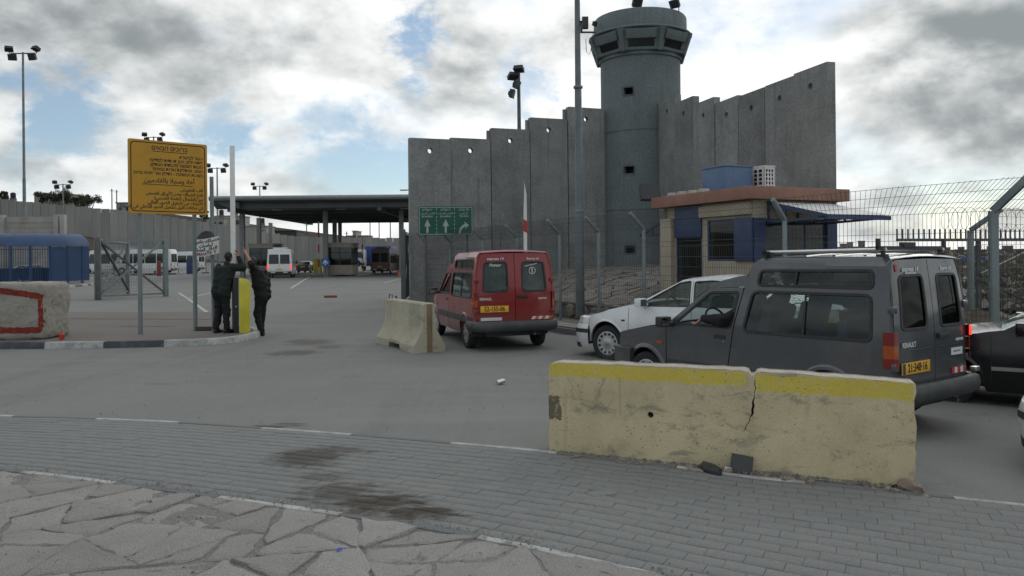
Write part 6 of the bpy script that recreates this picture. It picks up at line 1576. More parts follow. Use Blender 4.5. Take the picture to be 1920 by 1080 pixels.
# ================================================================== LAMP MASTS
def mast(px, ytop, d, label, s=1., base=None, grp='floodlight masts'):
    p = atd(px, ytop, d); z0 = gz(p.x, p.y); t = thing('floodlight_mast', label, 'lamp mast', (p.x, p.y, z0), 0, grp); h = p.z - z0
    mb = MB(); mb.tube([(0, 0, 0), (0, 0, h * .45), (0, 0, h * .451), (0, 0, h)], [.16 * s, .13 * s, .11 * s, .085 * s], 10); mb.build('pole', GALV, t)
    mb = MB(); mb.bar((-1.05 * s, 0, h - .1), (1.05 * s, 0, h - .1), .09 * s, .09 * s); mb.build('crossbar', GALV_D, t)
    for x, dz, az, ti in ((-1.15, .3, .5, 1.1), (1.15, .3, -.5, 1.15), (-.85, -.42, .25, .35), (.85, -.42, -.15, .35)):
        mb = MB(); floodlight(mb, (x * s, -.05, h + dz * s), az, ti, 1.42 * s); mb.bar((x * s, 0, h - .1), (x * s, 0, h + dz * s), .06 * s, .06 * s); mb.build('floodlight', DARKMETAL, t)
mast(43, 98, 66, 'tallest floodlight mast, standing at the left behind the blue walkway')
mast(118, 345, 112, 'small distant floodlight mast in front of the wall below the trees')
mast(288, 256, 100, 'floodlight mast rising behind the yellow welcome sign')
mast(407, 314, 100, 'floodlight mast between the yellow sign and the canopy edge')
mast(487, 348, 118, 'floodlight mast rising behind the canopy roof', .9)
p = atd(973, 135, 44); t = thing('floodlight_mast', 'floodlight mast with tilted lamps behind the stepped concrete wall', 'lamp mast', (p.x, 44, 0), 0, 'floodlight masts')
mb = MB(); mb.tube([(0, 0, 0), (-.02, 0, p.z)], [.16, .09], 10); mb.build('pole', GALV_D, t)
for x, dz, az, ti in ((-.35, -.25, .5, 1.0), (.0, .15, -.3, 1.2), (-.15, -.75, 1.2, .3), (-.42, -1.25, 1.4, .25)): mb = MB(); floodlight(mb, (x, -.15, p.z + dz), az, ti, 1.25); mb.build('floodlight', DARKMETAL, t)
POLEM = mat('blue grey lamp pole', (.125, .15, .157), .55, metal=.2, var=.15, vs=2, streak=.3)
pb_ = at(1088, 597, .05); t = thing('lamp_pole', 'thick tall grey lamp pole behind the mesh fence, left of the watchtower', 'lamp pole', (pb_.x, pb_.y, gz(pb_.x, pb_.y)))
mb = MB(); mb.tube([(0, 0, 0), (0, 0, 2.9), (0, 0, 2.92), (0, 0, 6.2), (0, 0, 6.22), (0, 0, 12)], [.125, .115, .105, .092, .082, .06], 18); mb.build('pole', POLEM, t)
mb = MB(); mb.lathe([(.13, 0), (.14, .02), (.14, .08), (.126, .1)], 18); mb.build('base_ring', DARKMETAL, t)
mb = MB(); mb.bar((-.8, 0, 11.9), (.8, 0, 11.9), .08, .08); mb.build('crossbar', GALV_D, t)
for x in (-.8, .8): mb = MB(); floodlight(mb, (x, 0, 12.1), 0, .6, 1.4); mb.build('floodlight', DARKMETAL, t)
for zz in (2.9, 6.2): mb = MB(); mb.lathe([(.118, zz - .03), (.126, zz - .02), (.126, zz + .03), (.11, zz + .04)], 18); mb.build('joint_ring', GALV, t)
mb = MB(); mb.box((.2, -.05, 7.9), (.16, .14, .3)); mb.bar((.06, 0, 7.95), (.2, 0, 7.95), .04, .04); mb.build('camera_box', DARKMETAL, t)
p = atd(757, 357, 95); t = thing('street_lamp', 'street lamp head peeking from behind the left end of the concrete wall', 'street lamp', (p.x + 1.6, 95, 0))
mb = MB(); mb.tube([(0, 0, 0), (0, 0, p.z - .2), (-.5, 0, p.z), (-1.2, 0, p.z + .05)], .06, 8); mb.build('pole', GALV_D, t); mb = MB(); mb.box((-1.6, 0, p.z + .03), (.9, .3, .14)); mb.build('lamp_head', GALV_D, t, bevel=.05)

# ---- braced mesh gates on the left
def gate_leaf(px0, px1, y0, y1, d0, d1, label, mesh=True):
    a = at(px0, y0); b = at(px1, y1); a = V((a.x, a.y)); b = V((b.x, b.y)); d = b - a; L = d.length; t = thing('mesh_gate', label, 'gate', (a.x, a.y, gz(a.x, a.y)), atan2(d.y, d.x), 'braced mesh gates'); h = 2.62
    for x in (0, L): mb = MB(); mb.box((x, 0, h / 2 + .05), (.20, .16, h + .1)); mb.build('gate_post', GALV_D if x == 0 else GALV, t, bevel=.008)
    mb = MB(); mb.bar((0, 0, h), (L, 0, h), .10, .10); mb.build('top_rail', GALV, t); mb = MB(); mb.bar((0, 0, .15), (L, 0, .15), .08, .08); mb.build('bottom_rail', GALV, t)
    mb = MB(); mb.bar((.1, -.05, h - .05), (L - .1, -.05, .2), .10, .07); mb.build('brace', GALV_D, t)
    mb = MB(); mb.bar((.1, .05, .2), (L - .1, .05, h - .05), .10, .07); mb.build('brace', GALV, t)
    if mesh:
        mb = MB(); n = int(L / .075)
        for i in range(n): mb.tube([(L * i / n, .02, .15), (L * i / n, .02, h)], .0035, 3)
        for k in range(18): mb.tube([(0, .02, .15 + k * .145), (L, .02, .15 + k * .145)], .0035, 3)
        o = mb.build('wire_panel', WIRE, t, recalc=False); o['kind'] = 'stuff'
gate_leaf(183, 311, 562, 556, 0, 0, 'wide braced mesh gate leaf on the paved area, front leaf of the pair')
gate_leaf(186, 240, 563, 551, 0, 0, 'narrow looking braced mesh gate leaf angled behind the wider one')
gate_leaf(757, 770, 574, 562, 0, 0, 'folded mesh gate leaf against the left end of the tall concrete wall')
a = at(752, 578); mb = MB(); mb.bar((0, 0, 0), (-.18, 0, .42), .06, .05); mb.box((.2, 0, .03), (.7, .14, .06)); mb.build('drop_bolt', DARKMETAL, None, (a.x, a.y, 0), label='dark drop bolt foot sticking up by the folded gate leaf', cat='gate bolt')

# ---- blue pedestrian walkway cage
BLUEC = mat('blue painted walkway steel', (.024, .062, .150), .5, var=.15, vs=.7, streak=.2)
wk = thing('walkway_cage', 'blue barred pedestrian walkway with curved sheet roof at the far left', 'walkway', (-36, 58, 0))
path = smooth_line([V((-12, 1.0)), V((-6, -.8)), V((-2.6, -1.0)), V((0, -.1)), V((1.6, 1.2)), V((2.55, 3.2))], .2)
path = [V((p.x + .35, p.y)) for p in path]
for i in range(0, len(path) - 1, 6):
    j = min(i + 6, len(path) - 1); a, b = path[i], path[j]
    nn = V((-(b - a).y, (b - a).x)).normalized()
    seg = path[i:j + 1]
    mb = MB(); mb.grid([[(q.x + nn.x * o, q.y + nn.y * o, z) for q in seg] for o, z in ((-.10, 2.86), (-.0, 3.15), (.35, 3.55), (.9, 3.80), (1.5, 3.85))]); mb.build('roof_sheet', BLUEC, wk, recalc=False)
    mb = MB(); mb.bar((a.x, a.y, 0), (a.x, a.y, 2.95), .14, .14); mb.build('post', BLUEC, wk)
    for z in (2.86, 2.62, .18): mb = MB(); mb.bar((a.x, a.y - .05, z), (b.x, b.y - .05, z), .06, .06); mb.build('rail', GALV if z != 2.62 else BLUEC, wk)
    mid = (a.x + b.x) / 2
    if mid > .9: mb = MB(); mb.prism([(0, .22), ((b - a).length, .22), ((b - a).length, 2.8), (0, 2.8)], lambda u, v, t: (a.x + (b - a).normalized().x * u - nn.x * t, a.y + (b - a).normalized().y * u - nn.y * t, v), .0, .03); mb.build('solid_panel', BLUEC, wk)
    else:
        mb = MB(); k = int((b - a).length / .14)
        for q in range(k): c = a.lerp(b, q / k); mb.bar((c.x, c.y, .18), (c.x, c.y, 2.86), .03, .03)
        o = mb.build('bars', BLUEC, wk, recalc=False); o['kind'] = 'stuff'
    # back side of the cage
    mb = MB(); mb.grid([[(a.x + nn.x * 2.0, a.y + nn.y * 2.0, z), (b.x + nn.x * 2.0, b.y + nn.y * 2.0, z)] for z in (.2, 1.2)]); mb.build('back_panel', BLUEC, wk, recalc=False)

# ---- crowd railings by the parked buses
for k in range(6):
    p = at(322 + k * 26, 512); t = thing('crowd_railing', ['grey crowd railing section beside the parked minibuses', 'second grey crowd railing section from the gate', 'third grey crowd railing section from the gate', 'grey crowd railing section behind the mirror post', 'grey crowd railing section right of the mirror post', 'grey crowd railing section behind the men'][k], 'railing', (p.x, p.y, gz(p.x, p.y)), 0, 'crowd railings'); L = 1.9
    mb = MB(); mb.tube([(-L / 2, 0, 0), (-L / 2, 0, 1.5), (L / 2, 0, 1.5), (L / 2, 0, 0)], .035, 6); mb.build('rail_frame', GALV, t)
    for i in range(1, 5): mb = MB(); mb.tube([(-L / 2 + L * i / 5, 0, .25), (-L / 2 + L * i / 5, 0, 1.5)], .02, 5); mb.build('bar', GALV, t)

# ================================================================== FAR VEHICLES
def far_van(name, label, paint, loc, rz, L=5.2, W=1.95, Hh=2.4, side_glass=True, lit=False, roofbox=False, cat='van', group='vehicles at the checkpoint', rear_strip=None, door_open=False, bus=False):
    t = thing(name, label, cat, loc, rz, group); hw = W / 2
    yf = lambda x, z: hw - .02 - (.10 * ((z - 1.1) / (Hh - 1.1)) ** 1.3 if z > 1.1 else 0) - (.12 * ((x - L + 1) / 1) ** 2 if x > L - 1 else 0)
    nose_h = 1.0 if not bus else 1.1; nl = 1.0 if not bus else .35
    out = [(.03, .35), (.45, .32)] + arc(1.0, .33, .40, 174, 6, 10) + [(1.5, .28), (L - 1.5, .28)] + arc(L - .95, .33, .40, 174, 6, 10) + [(L - .1, .38), (L, .6), (L - .05, nose_h), (L - nl, nose_h + .15), (L - nl - .75, Hh - .1), (L - nl - 1.0, Hh - .03), (.16, Hh), (.08, Hh - .12), (.02, 1.1)]
    b = MB()
    for s in (1, -1): panel(b, out, [], side_map(yf, s), .2, (0, -s * .03, 0))
    st = [(.02, 1.1), (.08, Hh - .12), (.16, Hh), (L - nl - 1.0, Hh - .03), (L - nl - .75, Hh - .1), (L - nl, nose_h + .15), (L - .05, nose_h), (L, .6), (L - .1, .38)]
    b.grid([[(x, k * yf(x, z), z + (.05 * (1 - k * k) if z > Hh - .2 else 0)) for k in np.linspace(-1, 1, 7)] for x, z in [(.03, .35), (.0, .6)] + st]); b.build('body', paint, t, sharp=35)
    ws = MB(); ws.grid([[(x + .012, k * (yf(x, z) - .1), z + .012) for k in np.linspace(-1, 1, 5)] for x, z in ((L - nl - .06, nose_h + .21), (L - nl - .70, Hh - .18))]); ws.build('windscreen', GL_DARK, t)
    for s in (1, -1):
        xe = L - nl - .55; nw = 4 if side_glass else 1; x0 = .35 if side_glass else xe - .95; wd = (xe - x0) / nw
        for i in range(nw): mb = MB(); panel(mb, rpoly([(x0 + i * wd + .04, 1.18), (x0 + (i + 1) * wd - .04, 1.18), (x0 + (i + 1) * wd - .04 - (.30 if i == nw - 1 else 0), Hh - .45), (x0 + i * wd + .04, Hh - .45)], .08, 3), [], side_map(yf, s, .006), .3, (0, -s * .01, 0)); mb.build('side_window', GL_DARK, t)
        mb = MB(); mb.box((.0, s * (hw - .09), 1.0), (.06, .11, .42)); mb.build('tail_light', LITRED if lit else REDL, t, bevel=.01)
        mb = MB(); mb.box((L - .05, s * (hw - .32), .78), (.1, .3, .2)); mb.build('headlight', CLEARL, t, bevel=.02)
        mb = MB(); mb.box((L - nl - .2, s * (hw + .13), 1.4), (.14, .18, .28)); mb.build('door_mirror', BLACKPL, t, bevel=.02)
        for x in (1.0, L - .95): wheel(t, x, s * (hw - .13), s, .33, .19, 'plain')
        mb = MB(); mb.prism(rpoly([(s * .06, 1.28), (s * (hw - .2), 1.28), (s * (hw - .24), Hh - .48), (s * .06, Hh - .48)], .07, 3), lambda u, v, o: (.005 + (.06 * (v - 1.1) / (Hh - 1.2)) - o, u, v), .0, .012); mb.build('rear_window', GL_DARK, t)
        if rear_strip:
            for i in range(4): mb = MB(); mb.prism([(s * (.25 + i * .15), .95), (s * (.31 + i * .15), .95), (s * (.50 + i * .15 - .05), 1.2), (s * (.44 + i * .15 - .05), 1.2)], lambda u, v, o: (.0 - o, u, v), .004, .01); mb.build('chevron_strip', REDP, t)
    mb = MB(); mb.box((-.02, 0, .93), (.015, .008, 1.1)); mb.build('door_seam', BLACKPL, t)
    mb = MB(); mb.box((-.02, .05, .80), (.02, .52, .12)); mb.build('number_plate', PLATE, t)
    mb = MB(); mb.box((-.06, 0, .48), (.16, W - .08, .2)); mb.build('rear_bumper', BLACKPL, t, bevel=.03)
    for s in (1, -1): mb = MB(); mb.box((-.145, s * .55, .5), (.01, .4, .08)); mb.build('reflective_strip', STICKER, t)
    mb = MB(); mb.box((L - .02, 0, .46), (.16, W - .1, .24)); mb.build('front_bumper', BLACKPL, t, bevel=.03)
    mb = MB(); mb.box((L / 2, 0, .38), (L - .5, W - .5, .2)); mb.build('chassis', DARKMETAL, t)
    if roofbox: mb = MB(); mb.box((1.2, 0, Hh + .1), (1.4, 1.2, .14)); mb.build('roof_vent', paint, t, bevel=.05)
    if door_open: mb = MB(); mb.box((L - 2.3, -hw - .45, 1.2), (.06, .9, 1.7)); mb.build('open_door', paint, t, bevel=.02)
    return t
p = at(524, 521); far_van('white_van', 'white van with lit tail lights waiting at the left checkpoint lane', WHITEPAINT, (p.x, p.y, .0), pi / 2 + .20, 5.0, 2.25, 2.62, False, True, True)
p = at(713, 514); far_van('minibus', 'brown minibus with an open side door in the right checkpoint lane', BROWNPAINT, (p.x, p.y, 0), pi / 2 - .06, 6.0, 2.15, 2.75, True, False, True, 'minibus', rear_strip=True, door_open=True)
p = at(567, 512); dup(white, (p.x, p.y, 0), pi / 2 - .05, 'dark maroon saloon car seen from behind, right of the white van', 'cars at the checkpoint', {WHITEPAINT: DARKRED})
for i, (px, y, lab) in enumerate(((212, 507, 'white minibus parked behind the braced gates, partly hidden by the blue walkway'), (275, 507, 'white minibus parked behind the sign post and the gate'))):
    p = atd(px, y, 92); far_van('minibus', lab, WHITEPAINT, (p.x + 3.3, 92, gz(p.x, 92) + .2), pi + .05, 6.6, 2.1, 2.75, True, False, False, 'minibus', 'parked white minibuses', bus=True)
p = atd(335, 507, 100); far_van('minibus', 'white minibus parked at the right end of the row, behind the railings', WHITEPAINT, (p.x + 3.0, 100, gz(p.x, 100) + .2), pi - .02, 6.0, 2.1, 2.55, True, False, False, 'minibus', 'parked white minibuses', bus=True)
p = atd(30, 505, 61); dup(white, (-40.2, 62.5, 0), -.12, 'pale blue car seen through the blue walkway bars', 'cars behind the walkway', {WHITEPAINT: PALEBLUE})
dup(white, (-36.4, 66, 0), pi + .2, 'white car parked behind the blue walkway', 'cars behind the walkway')
# lorry with blue tarpaulin
p = atd(672, 500, 108); lo_ = thing('lorry', 'white lorry with blue tarpaulin behind the inspection booth', 'lorry', (p.x, 108, 0), 0)
mb = MB(); mb.box((0, 0, 1.75), (2.1, 1.9, 2.3)); mb.build('cab', WHITEPAINT, lo_, bevel=.12); mb = MB(); mb.box((0, -.97, 2.2), (1.7, .04, .8)); mb.build('windscreen', GL_DARK, lo_)
mb = MB(); mb.box((2.6, 3.4, 2.1), (3.6, 5.5, 2.6)); mb.build('tarpaulin', mat('blue tarpaulin', (.03, .07, .28), .6, var=.2), lo_, bevel=.06); mb = MB(); mb.box((1.6, 2.4, .75), (2.6, 5, .2)); mb.build('chassis', DARKMETAL, lo_)
mb = MB(); mb.box((0, -1, 1.0), (2.1, .2, .35)); mb.build('bumper', BLACKPL, lo_)
for x in (-.85, .85): wheel(lo_, x, 0, -1 if x < 0 else 1, .48, .26, 'plain').rotation_euler = (0, 0, pi / 2)

# bollards, posts and booms round the island
for px, y, h in ((592, 515, 1.5), (600, 515, 1.45), (664, 515, 1.5), (680, 507, 2.0)):
    p = at(px, y); mb = MB(); mb.box((0, 0, h / 2), (.42, .36, h)); mb.box((0, 0, h + .03), (.46, .40, .06)); mb.build('gate_cabinet', YELLOWP, None, (p.x, p.y, .14), bevel=.02, label={592: 'left yellow gate cabinet before the middle inspection booth', 600: 'yellow gate cabinet close left of the middle inspection booth', 664: 'yellow gate cabinet right of the middle inspection booth', 680: 'yellow gate cabinet left of the brown minibus'}[px], cat='gate cabinet', group='yellow gate cabinets at the checkpoint')
for px, y0, y1, d, lab in ((598, 416, 505, 80, 'thin red and white boom raised left of the middle booth'), (680, 449, 500, 84, 'thin red and white boom raised left of the brown minibus')):
    a = atd(px, y1, d); b = atd(px, y0, d); t = thing('boom_pole', lab, 'boom', (a.x, d, 0), 0, 'raised booms at the checkpoint'); n = 7; z0, z1 = 0.1, b.z
    for i in range(n): mb = MB(); mb.box((0, 0, z0 + (z1 - z0) * (i + .5) / n), (.14, .08, (z1 - z0) / n)); mb.build('boom_section', REDP if i % 2 else WHITEP, t)
BLUER = mat('blue road sign', (.02, .11, .38), .4)
for px, y, d, r, lab in ((610, 492, 74.0, .42, 'round blue road sign on the column of the middle booth'), (668, 494, 80, .42, 'blue road sign board right of the middle booth')):
    a = atd(px, y, d - .5); mb = MB(); mb.lathe([(0, -.02), (r, -.02), (r, .02), (0, .02)], 24, Matrix.Rotation(radians(90), 4, 'X')); o = mb.build('road_sign', BLUER, None, tuple(a), label=lab, cat='road sign')
    mb = MB(); mb.prism([(-.05, -.25), (.05, -.25), (.05, .05), (.22, -.15), (.26, -.05), (0, .28), (-.26, -.05), (-.22, -.15), (-.05, .05)], lambda u, v, t_: (u, t_, v), -.027, -.021); mb.build('arrow_symbol', STICKER, o)
    mb = MB(); mb.tube([(0, .05, -a.z), (0, .05, .3)], .03, 6); mb.build('post', GALV_D, o)
p = at(748, 518); mb = MB(); mb.lathe([(.2, 0), (.2, .03), (.13, .04), (.03, .6), (0, .6)], 14); mb.build('traffic_cone', mat('orange cone plastic', (.5, .09, .03), .6), None, (p.x, p.y, 0), label='orange traffic cone right of the brown minibus', cat='traffic cone')
p = at(620, 558); mb = MB(); mb.box((0, 0, .05), (.55, .3, .1), .2); mb.build('broken_brick', mat('red brick', (.22, .08, .06), .9), None, (p.x, p.y, 0), bevel=.02, label='reddish brick lying in the middle of the road', cat='brick')
# red bin and blue bin by the railing
p = atd(298, 497, 84); mb = MB(); mb.lathe([(0, 0), (.22, 0), (.22, 1.5), (.14, 1.65), (0, 1.65)], 14); mb.build('red_barrel', mat('dark red barrel', (.20, .03, .025), .6), None, (p.x, 84, gz(p.x, 84)), label='red barrel standing by the gate near the minibuses', cat='barrel')
p = atd(360, 487, 90); mb = MB(); mb.box((0, 0, .9), (1.0, .8, 1.6)); mb.box((0, -.02, 1.74), (1.06, .9, .1)); mb.build('blue_bin', BLUEP, None, (p.x, 90, gz(p.x, 90)), bevel=.04, label='blue waste bin behind the railings left of the mirror post', cat='bin')

# ================================================================== HOUSES, TREES AND POLES BEYOND THE WALL
HOUSE_M = mat('pale limestone house', (.33, .31, .27), .9, var=.12, vs=1, streak=.2, rnd=.12)
LEAF = mat('dark olive foliage', (.045, .055, .028), .8, var=.4, vs=1.2)
BARK = mat('bark', (.09, .07, .05), .9, var=.3)
def house(px0, px1, ytop, d, zb, label, tank=True, m_=HOUSE_M, wins=3):
    a = atd(px0, ytop, d); b = atd(px1, ytop, d); W = b.x - a.x; hgt = a.z - zb; t = thing('house', label, 'house', ((a.x + b.x) / 2, d, zb))
    mb = MB(); mb.box((0, 3.5, hgt / 2), (W, 7, hgt)); mb.build('wall', m_, t); mb = MB(); mb.box((0, 3.5, hgt + .12), (W + .4, 7.4, .24)); r_ = mb.build('roof', m_, t)
    for i in range(wins): mb = MB(); x = -W / 2 + W * (i + .5) / wins; mb.box((x, -.02, hgt - 1.6), (.9, .06, 1.1)); mb.build('window', GL_DARK, t)
    if tank: mb = MB(); mb.lathe([(0, 0), (.55, 0), (.6, .1), (.6, 1.2), (.3, 1.4), (0, 1.4)], 12, Matrix.Translation((W * .15, 3, hgt + 1.0))); mb.build('water_tank', BLACKPL if W < 9 else WHITEP, r_); mb = MB(); mb.box((W * .15, 3, hgt + .6), (1.1, 1.1, .8)); mb.build('tank_stand', GALV_D, r_)
house(64, 137, 366, 190, 9, 'stone house behind the trees on the left hilltop'); house(218, 262, 381, 196, 6, 'small house with black water tank behind the wall, left of the yellow sign')
house(-10, 20, 378, 185, 9, 'low house at the far left above the wall'); house(384, 420, 409, 205, 1, 'flat roofed house seen between mirror post and yellow sign'); house(402, 452, 406, 210, 1, 'tall stone house left of the canopy columns', wins=4)
house(458, 500, 425, 205, 1, 'long low white house seen under the canopy edge'); house(515, 556, 434, 200, 2, 'dark long building above the wall under the canopy', False, mat('dark cladding', (.03, .035, .035), .6)); house(661, 668, 434, 210, 2, 'slim rooftop tower behind the wall right of the middle booth', False, wins=1); house(650, 690, 443, 212, 2, 'low grey house roof behind the wall right of the middle booth', False)
def tree(px, y0, y1, d, wpx, label, seed, zb):
    r = random.Random(seed); a = atd(px, y1, d); b = atd(px, y0, d); hc = b.z - a.z; wd = wpx / F * d; t = thing('tree', label, 'tree', (a.x, d, zb), 0, 'trees beyond the left wall'); base = a.z - zb
    mb = MB(); mb.tube([(0, 0, 0), (.1, 0, base * .6), (0, 0, base + hc * .5)], [.25, .18, .06], 7)
    for k in range(5): an = k * 1.3; mb.tube([(0, 0, base * .7), (cos(an) * wd * .3, sin(an) * wd * .3, base + hc * .45)], [.1, .03], 5)
    mb.build('trunk', BARK, t); cl = [(r.uniform(-.42, .42) * wd, r.uniform(-.35, .35) * wd, base + r.uniform(-.05, .85) * hc, r.uniform(.10, .22) * wd) for _ in range(16)]
    mb = MB()
    for cx, cy, cz, cr in cl:
        for _ in range(150):
            v = V((r.gauss(0, 1), r.gauss(0, 1), r.gauss(0, .8))).normalized() * cr * r.uniform(.5, 1.08); p = V((cx, cy, cz)) + v; s = r.uniform(.10, .24); u = V((r.gauss(0, 1), r.gauss(0, 1), r.gauss(0, 1))).normalized(); q = u.orthogonal().normalized()
            mb.add([p - u * s, p + q * s * .5, p + u * s, p - q * s * .5], [(0, 1, 2, 3)])
    mb.build('crown', LEAF, t, recalc=False)
tree(88, 360, 376, 186, 34, 'dark bushy tree left of the small mast on the hilltop', 1, 9); tree(112, 355, 376, 185, 36, 'taller dark tree beside the hilltop house', 2, 9); tree(143, 370, 381, 184, 16, 'small round bush right of the hilltop house', 3, 8); tree(168, 366, 386, 184, 38, 'wide dark tree standing alone above the wall', 4, 8); tree(384, 394, 408, 200, 14, 'small dark tree between sign and mirror post', 5, 2); tree(7, 357, 374, 182, 16, 'dark tree at the far left above the wall', 6, 9)
for px, y0, y1, d, lab in ((210, 354, 388, 190, 'thin utility pole above the wall, left of the small house'), (219, 356, 390, 192, 'thin utility pole close to the small house'), (575, 418, 446, 188, 'thin pole behind the wall under the canopy'), (694, 410, 446, 188, 'thin pole behind the wall above the brown minibus'), (711, 408, 446, 188, 'taller thin pole behind the wall right of the minibus'), (732, 412, 446, 188, 'thin pole behind the wall near the right canopy column'), (650, 434, 446, 188, 'short thick pole behind the wall')):
    a = atd(px, y1, d); b = atd(px, y0, d); t = thing('utility_pole', lab, 'pole', (a.x, d, gz(a.x, d)), 0, 'poles beyond the wall'); mb = MB(); mb.tube([(0, 0, 0), (0, 0, b.z - gz(a.x, d))], .13, 6); mb.build('pole', GALV_D, t); mb = MB(); mb.bar((-.5, 0, b.z - gz(a.x, d) - .5), (.5, 0, b.z - gz(a.x, d) - .5), .1, .1); mb.build('crossarm', GALV_D, t)
# town on the right horizon
rs = random.Random(8)
CITY = mat('distant town wall', (.22, .20, .185), .9, var=.2, rnd=.25)
for i in range(16):
    px = (1572 + i * 11 if i < 8 else 1690 + (i - 8) * 28) + rs.uniform(-3, 3); d = rs.uniform(480, 560); x = pix_dir(px, 460).x * d; z0 = gz(x, d) - 1; wd = rs.uniform(3, 6); hh = rs.uniform(2.5, 4.5) + (2.5 if i in (1, 2, 4) else 0)
    t = thing('house', 'small pale houses of a distant town along the right horizon', 'house', (x, d, z0), rs.uniform(-.4, .4), 'distant town houses'); mb = MB(); mb.box((0, 0, hh / 2), (wd, wd, hh)); mb.build('wall', CITY, t); mb = MB(); mb.box((0, 0, hh + .2), (wd + .4, wd + .4, .4)); mb.build('roof', CITY, t)
    for k in (-1, 1): mb = MB(); mb.box((k * wd * .22, -wd / 2 - .02, hh * .6), (.7, .06, .9)); mb.build('window', GL_DARK, t)
for px, d, lab in ((1812, 130, 'left blue container beyond the right fence'), (1838, 132, 'right blue container beyond the right fence')):
    p = atd(px, 468, d); t = thing('container', lab, 'container', (p.x, d, gz(p.x, d)), .2, 'blue containers'); mb = MB(); mb.box((0, 0, .6), (.8, 1.5, .9)); mb.build('shell', mat('blue container steel', (.05, .11, .24), .5, var=.2), t, bevel=.03); mb = MB(); mb.box((0, -.77, .6), (.5, .04, .7)); mb.build('door', BLUEP, t)

# scrub and boulders on the open ground beyond the fences
SCRUB = mat('dry dark scrub', (.040, .040, .024), .9, var=.4, vs=2)
rs = random.Random(31); mb = MB(); mb2 = MB()
for _ in range(900):
    y = rs.uniform(19, 60) if rs.random() < .45 else rs.uniform(60, 300); x = y * rs.uniform(.52, .72) if rs.random() < .8 else y * rs.uniform(.36, .8)
    if x < 11.5 + (y < 30) * 1.0: continue
    z = gz(x, y); s_ = rs.uniform(.12, .38) * (1 + y / 90)
    if rs.random() < .62:
        for _k in range(16):
            v = V((rs.gauss(0, .5), rs.gauss(0, .5), abs(rs.gauss(.25, .25)))) * s_; u = V((rs.gauss(0, 1), rs.gauss(0, 1), rs.gauss(0, 1))).normalized() * s_ * .35; q = u.orthogonal().normalized() * s_ * .16; p = V((x, y, z)) + v
            mb.add([p - u, p + q, p + u, p - q], [(0, 1, 2, 3)])
    else:
        k = s_ * .8; pts = [V((x, y, z)) + V((v[0] * k * rs.uniform(.7, 1.3), v[1] * k * rs.uniform(.7, 1.3), max(-.05, v[2] * k * rs.uniform(.4, .8)))) for v in ((1, 0, 0), (.3, 1, 0), (-.8, .6, 0), (-.8, -.6, 0), (.3, -1, 0), (.3, .2, 1), (-.3, -.2, .9))]
        mb2.add(pts, [(0, 1, 5), (1, 2, 6, 5), (2, 3, 6), (3, 4, 5, 6), (4, 0, 5)])
mb.build('scrub', SCRUB, recalc=False, kind='stuff'); mb2.build('field_rubble', BANK_M, kind='stuff')

# ================================================================== LITTER
rs = random.Random(4)
def lump(name, px, py, r, sq, m_, label, cat, group=None, seed=0, dz=0.):
    p = at(px, py); bm_ = bmesh.new(); bmesh.ops.create_icosphere(bm_, subdivisions=2, radius=1); 
    for v in bm_.verts: d = noise.noise(v.co * 1.7 + V((seed * 3.1, 0, 0))) * .45 + noise.noise(v.co * 5 + V((0, seed, 0))) * .15; v.co = v.co * (1 + d); v.co = V((v.co.x * r * sq[0], v.co.y * r * sq[1], v.co.z * r * sq[2]))
    me = bpy.data.meshes.new(name); bm_.to_mesh(me); bm_.free(); me.materials.append(m_); me.polygons.foreach_set('use_smooth', [cat == 'plastic bag'] * len(me.polygons))
    o = link(name, me, None, (p.x, p.y, gz(p.x, p.y) + r * sq[2] * .75 + dz)); o['label'] = label; o['category'] = cat
    if group: o['group'] = group
    o.rotation_euler = (0, 0, seed); return o
BAG = mat('black bin bag', (.03, .036, .036), .35, var=.4, vs=14, bump=1., bs=25)
PEB = mat('pinkish pebble', (.25, .20, .17), .9, var=.25, bump=.5, rnd=.2)
lump('plastic_bag', 1331, 889, .12, (1.15, .5, .42), BAG, 'crumpled black plastic bag at the foot of the yellow barrier', 'plastic bag', seed=2)
p = at(1394, 892); mb = MB(); mb.box((0, 0, 0), (.17, .02, .16)); o = mb.build('broken_tile', mat('dark grey tile', (.055, .06, .06), .7, var=.3), None, (p.x, p.y + .05, gz(p.x, p.y) + .07), bevel=.003, label='dark square tile leaning against the foot of the yellow barrier', cat='tile'); o.rotation_euler = (-.35, .12, brz)
p = at(1364, 889); mb = MB(); mb.box((0, 0, 0), (.05, .012, .055)); o = mb.build('paper_scrap', mat('lilac paper', (.52, .52, .62), .7), None, (p.x, p.y, gz(p.x, p.y) + .03), label='pale lilac paper scrap between black bag and leaning tile', cat='paper'); o.rotation_euler = (-.3, .2, -.2)
for i, (px, py, r, lab) in enumerate(((1146, 866, .03, 'rounded pebble under the left half of the yellow barrier'), (1292, 882, .045, 'flat pale stone left of the black bag'), (1304, 887, .03, 'pinkish stone touching the black bag'), (1437, 899, .035, 'pale stone right of the leaning tile'), (1480, 904, .04, 'flat bluish stone right of the tile'), (1046, 846, .028, 'small stone at the left foot of the yellow barrier'), (1612, 922, .02, 'small pale stone under the right half of the yellow barrier'), (1736, 936, .035, 'pale stone at the right end of the yellow barrier'))):
    lump('stone', px, py, r, (1.3, .8, .6), PEB, lab, 'stone', 'stones along the barrier foot', i + 1)
for i in range(26):
    t_ = rs.random(); px = 1040 + 690 * t_; py = 849 + 10 + 71 * t_ + rs.uniform(-2, 5)
    lump('rubble_stone', px, py, rs.uniform(.010, .03), (1.2, .8, .7), PEB, 'small rubble stone among the litter along the foot of the yellow barrier', 'stone', 'rubble along the barrier foot', i, .02)
lump('concrete_chunk', 1706, 925, .075, (1.6, .7, .8), PEB, 'broken concrete chunk at the right corner of the yellow barrier', 'concrete chunk', seed=5)
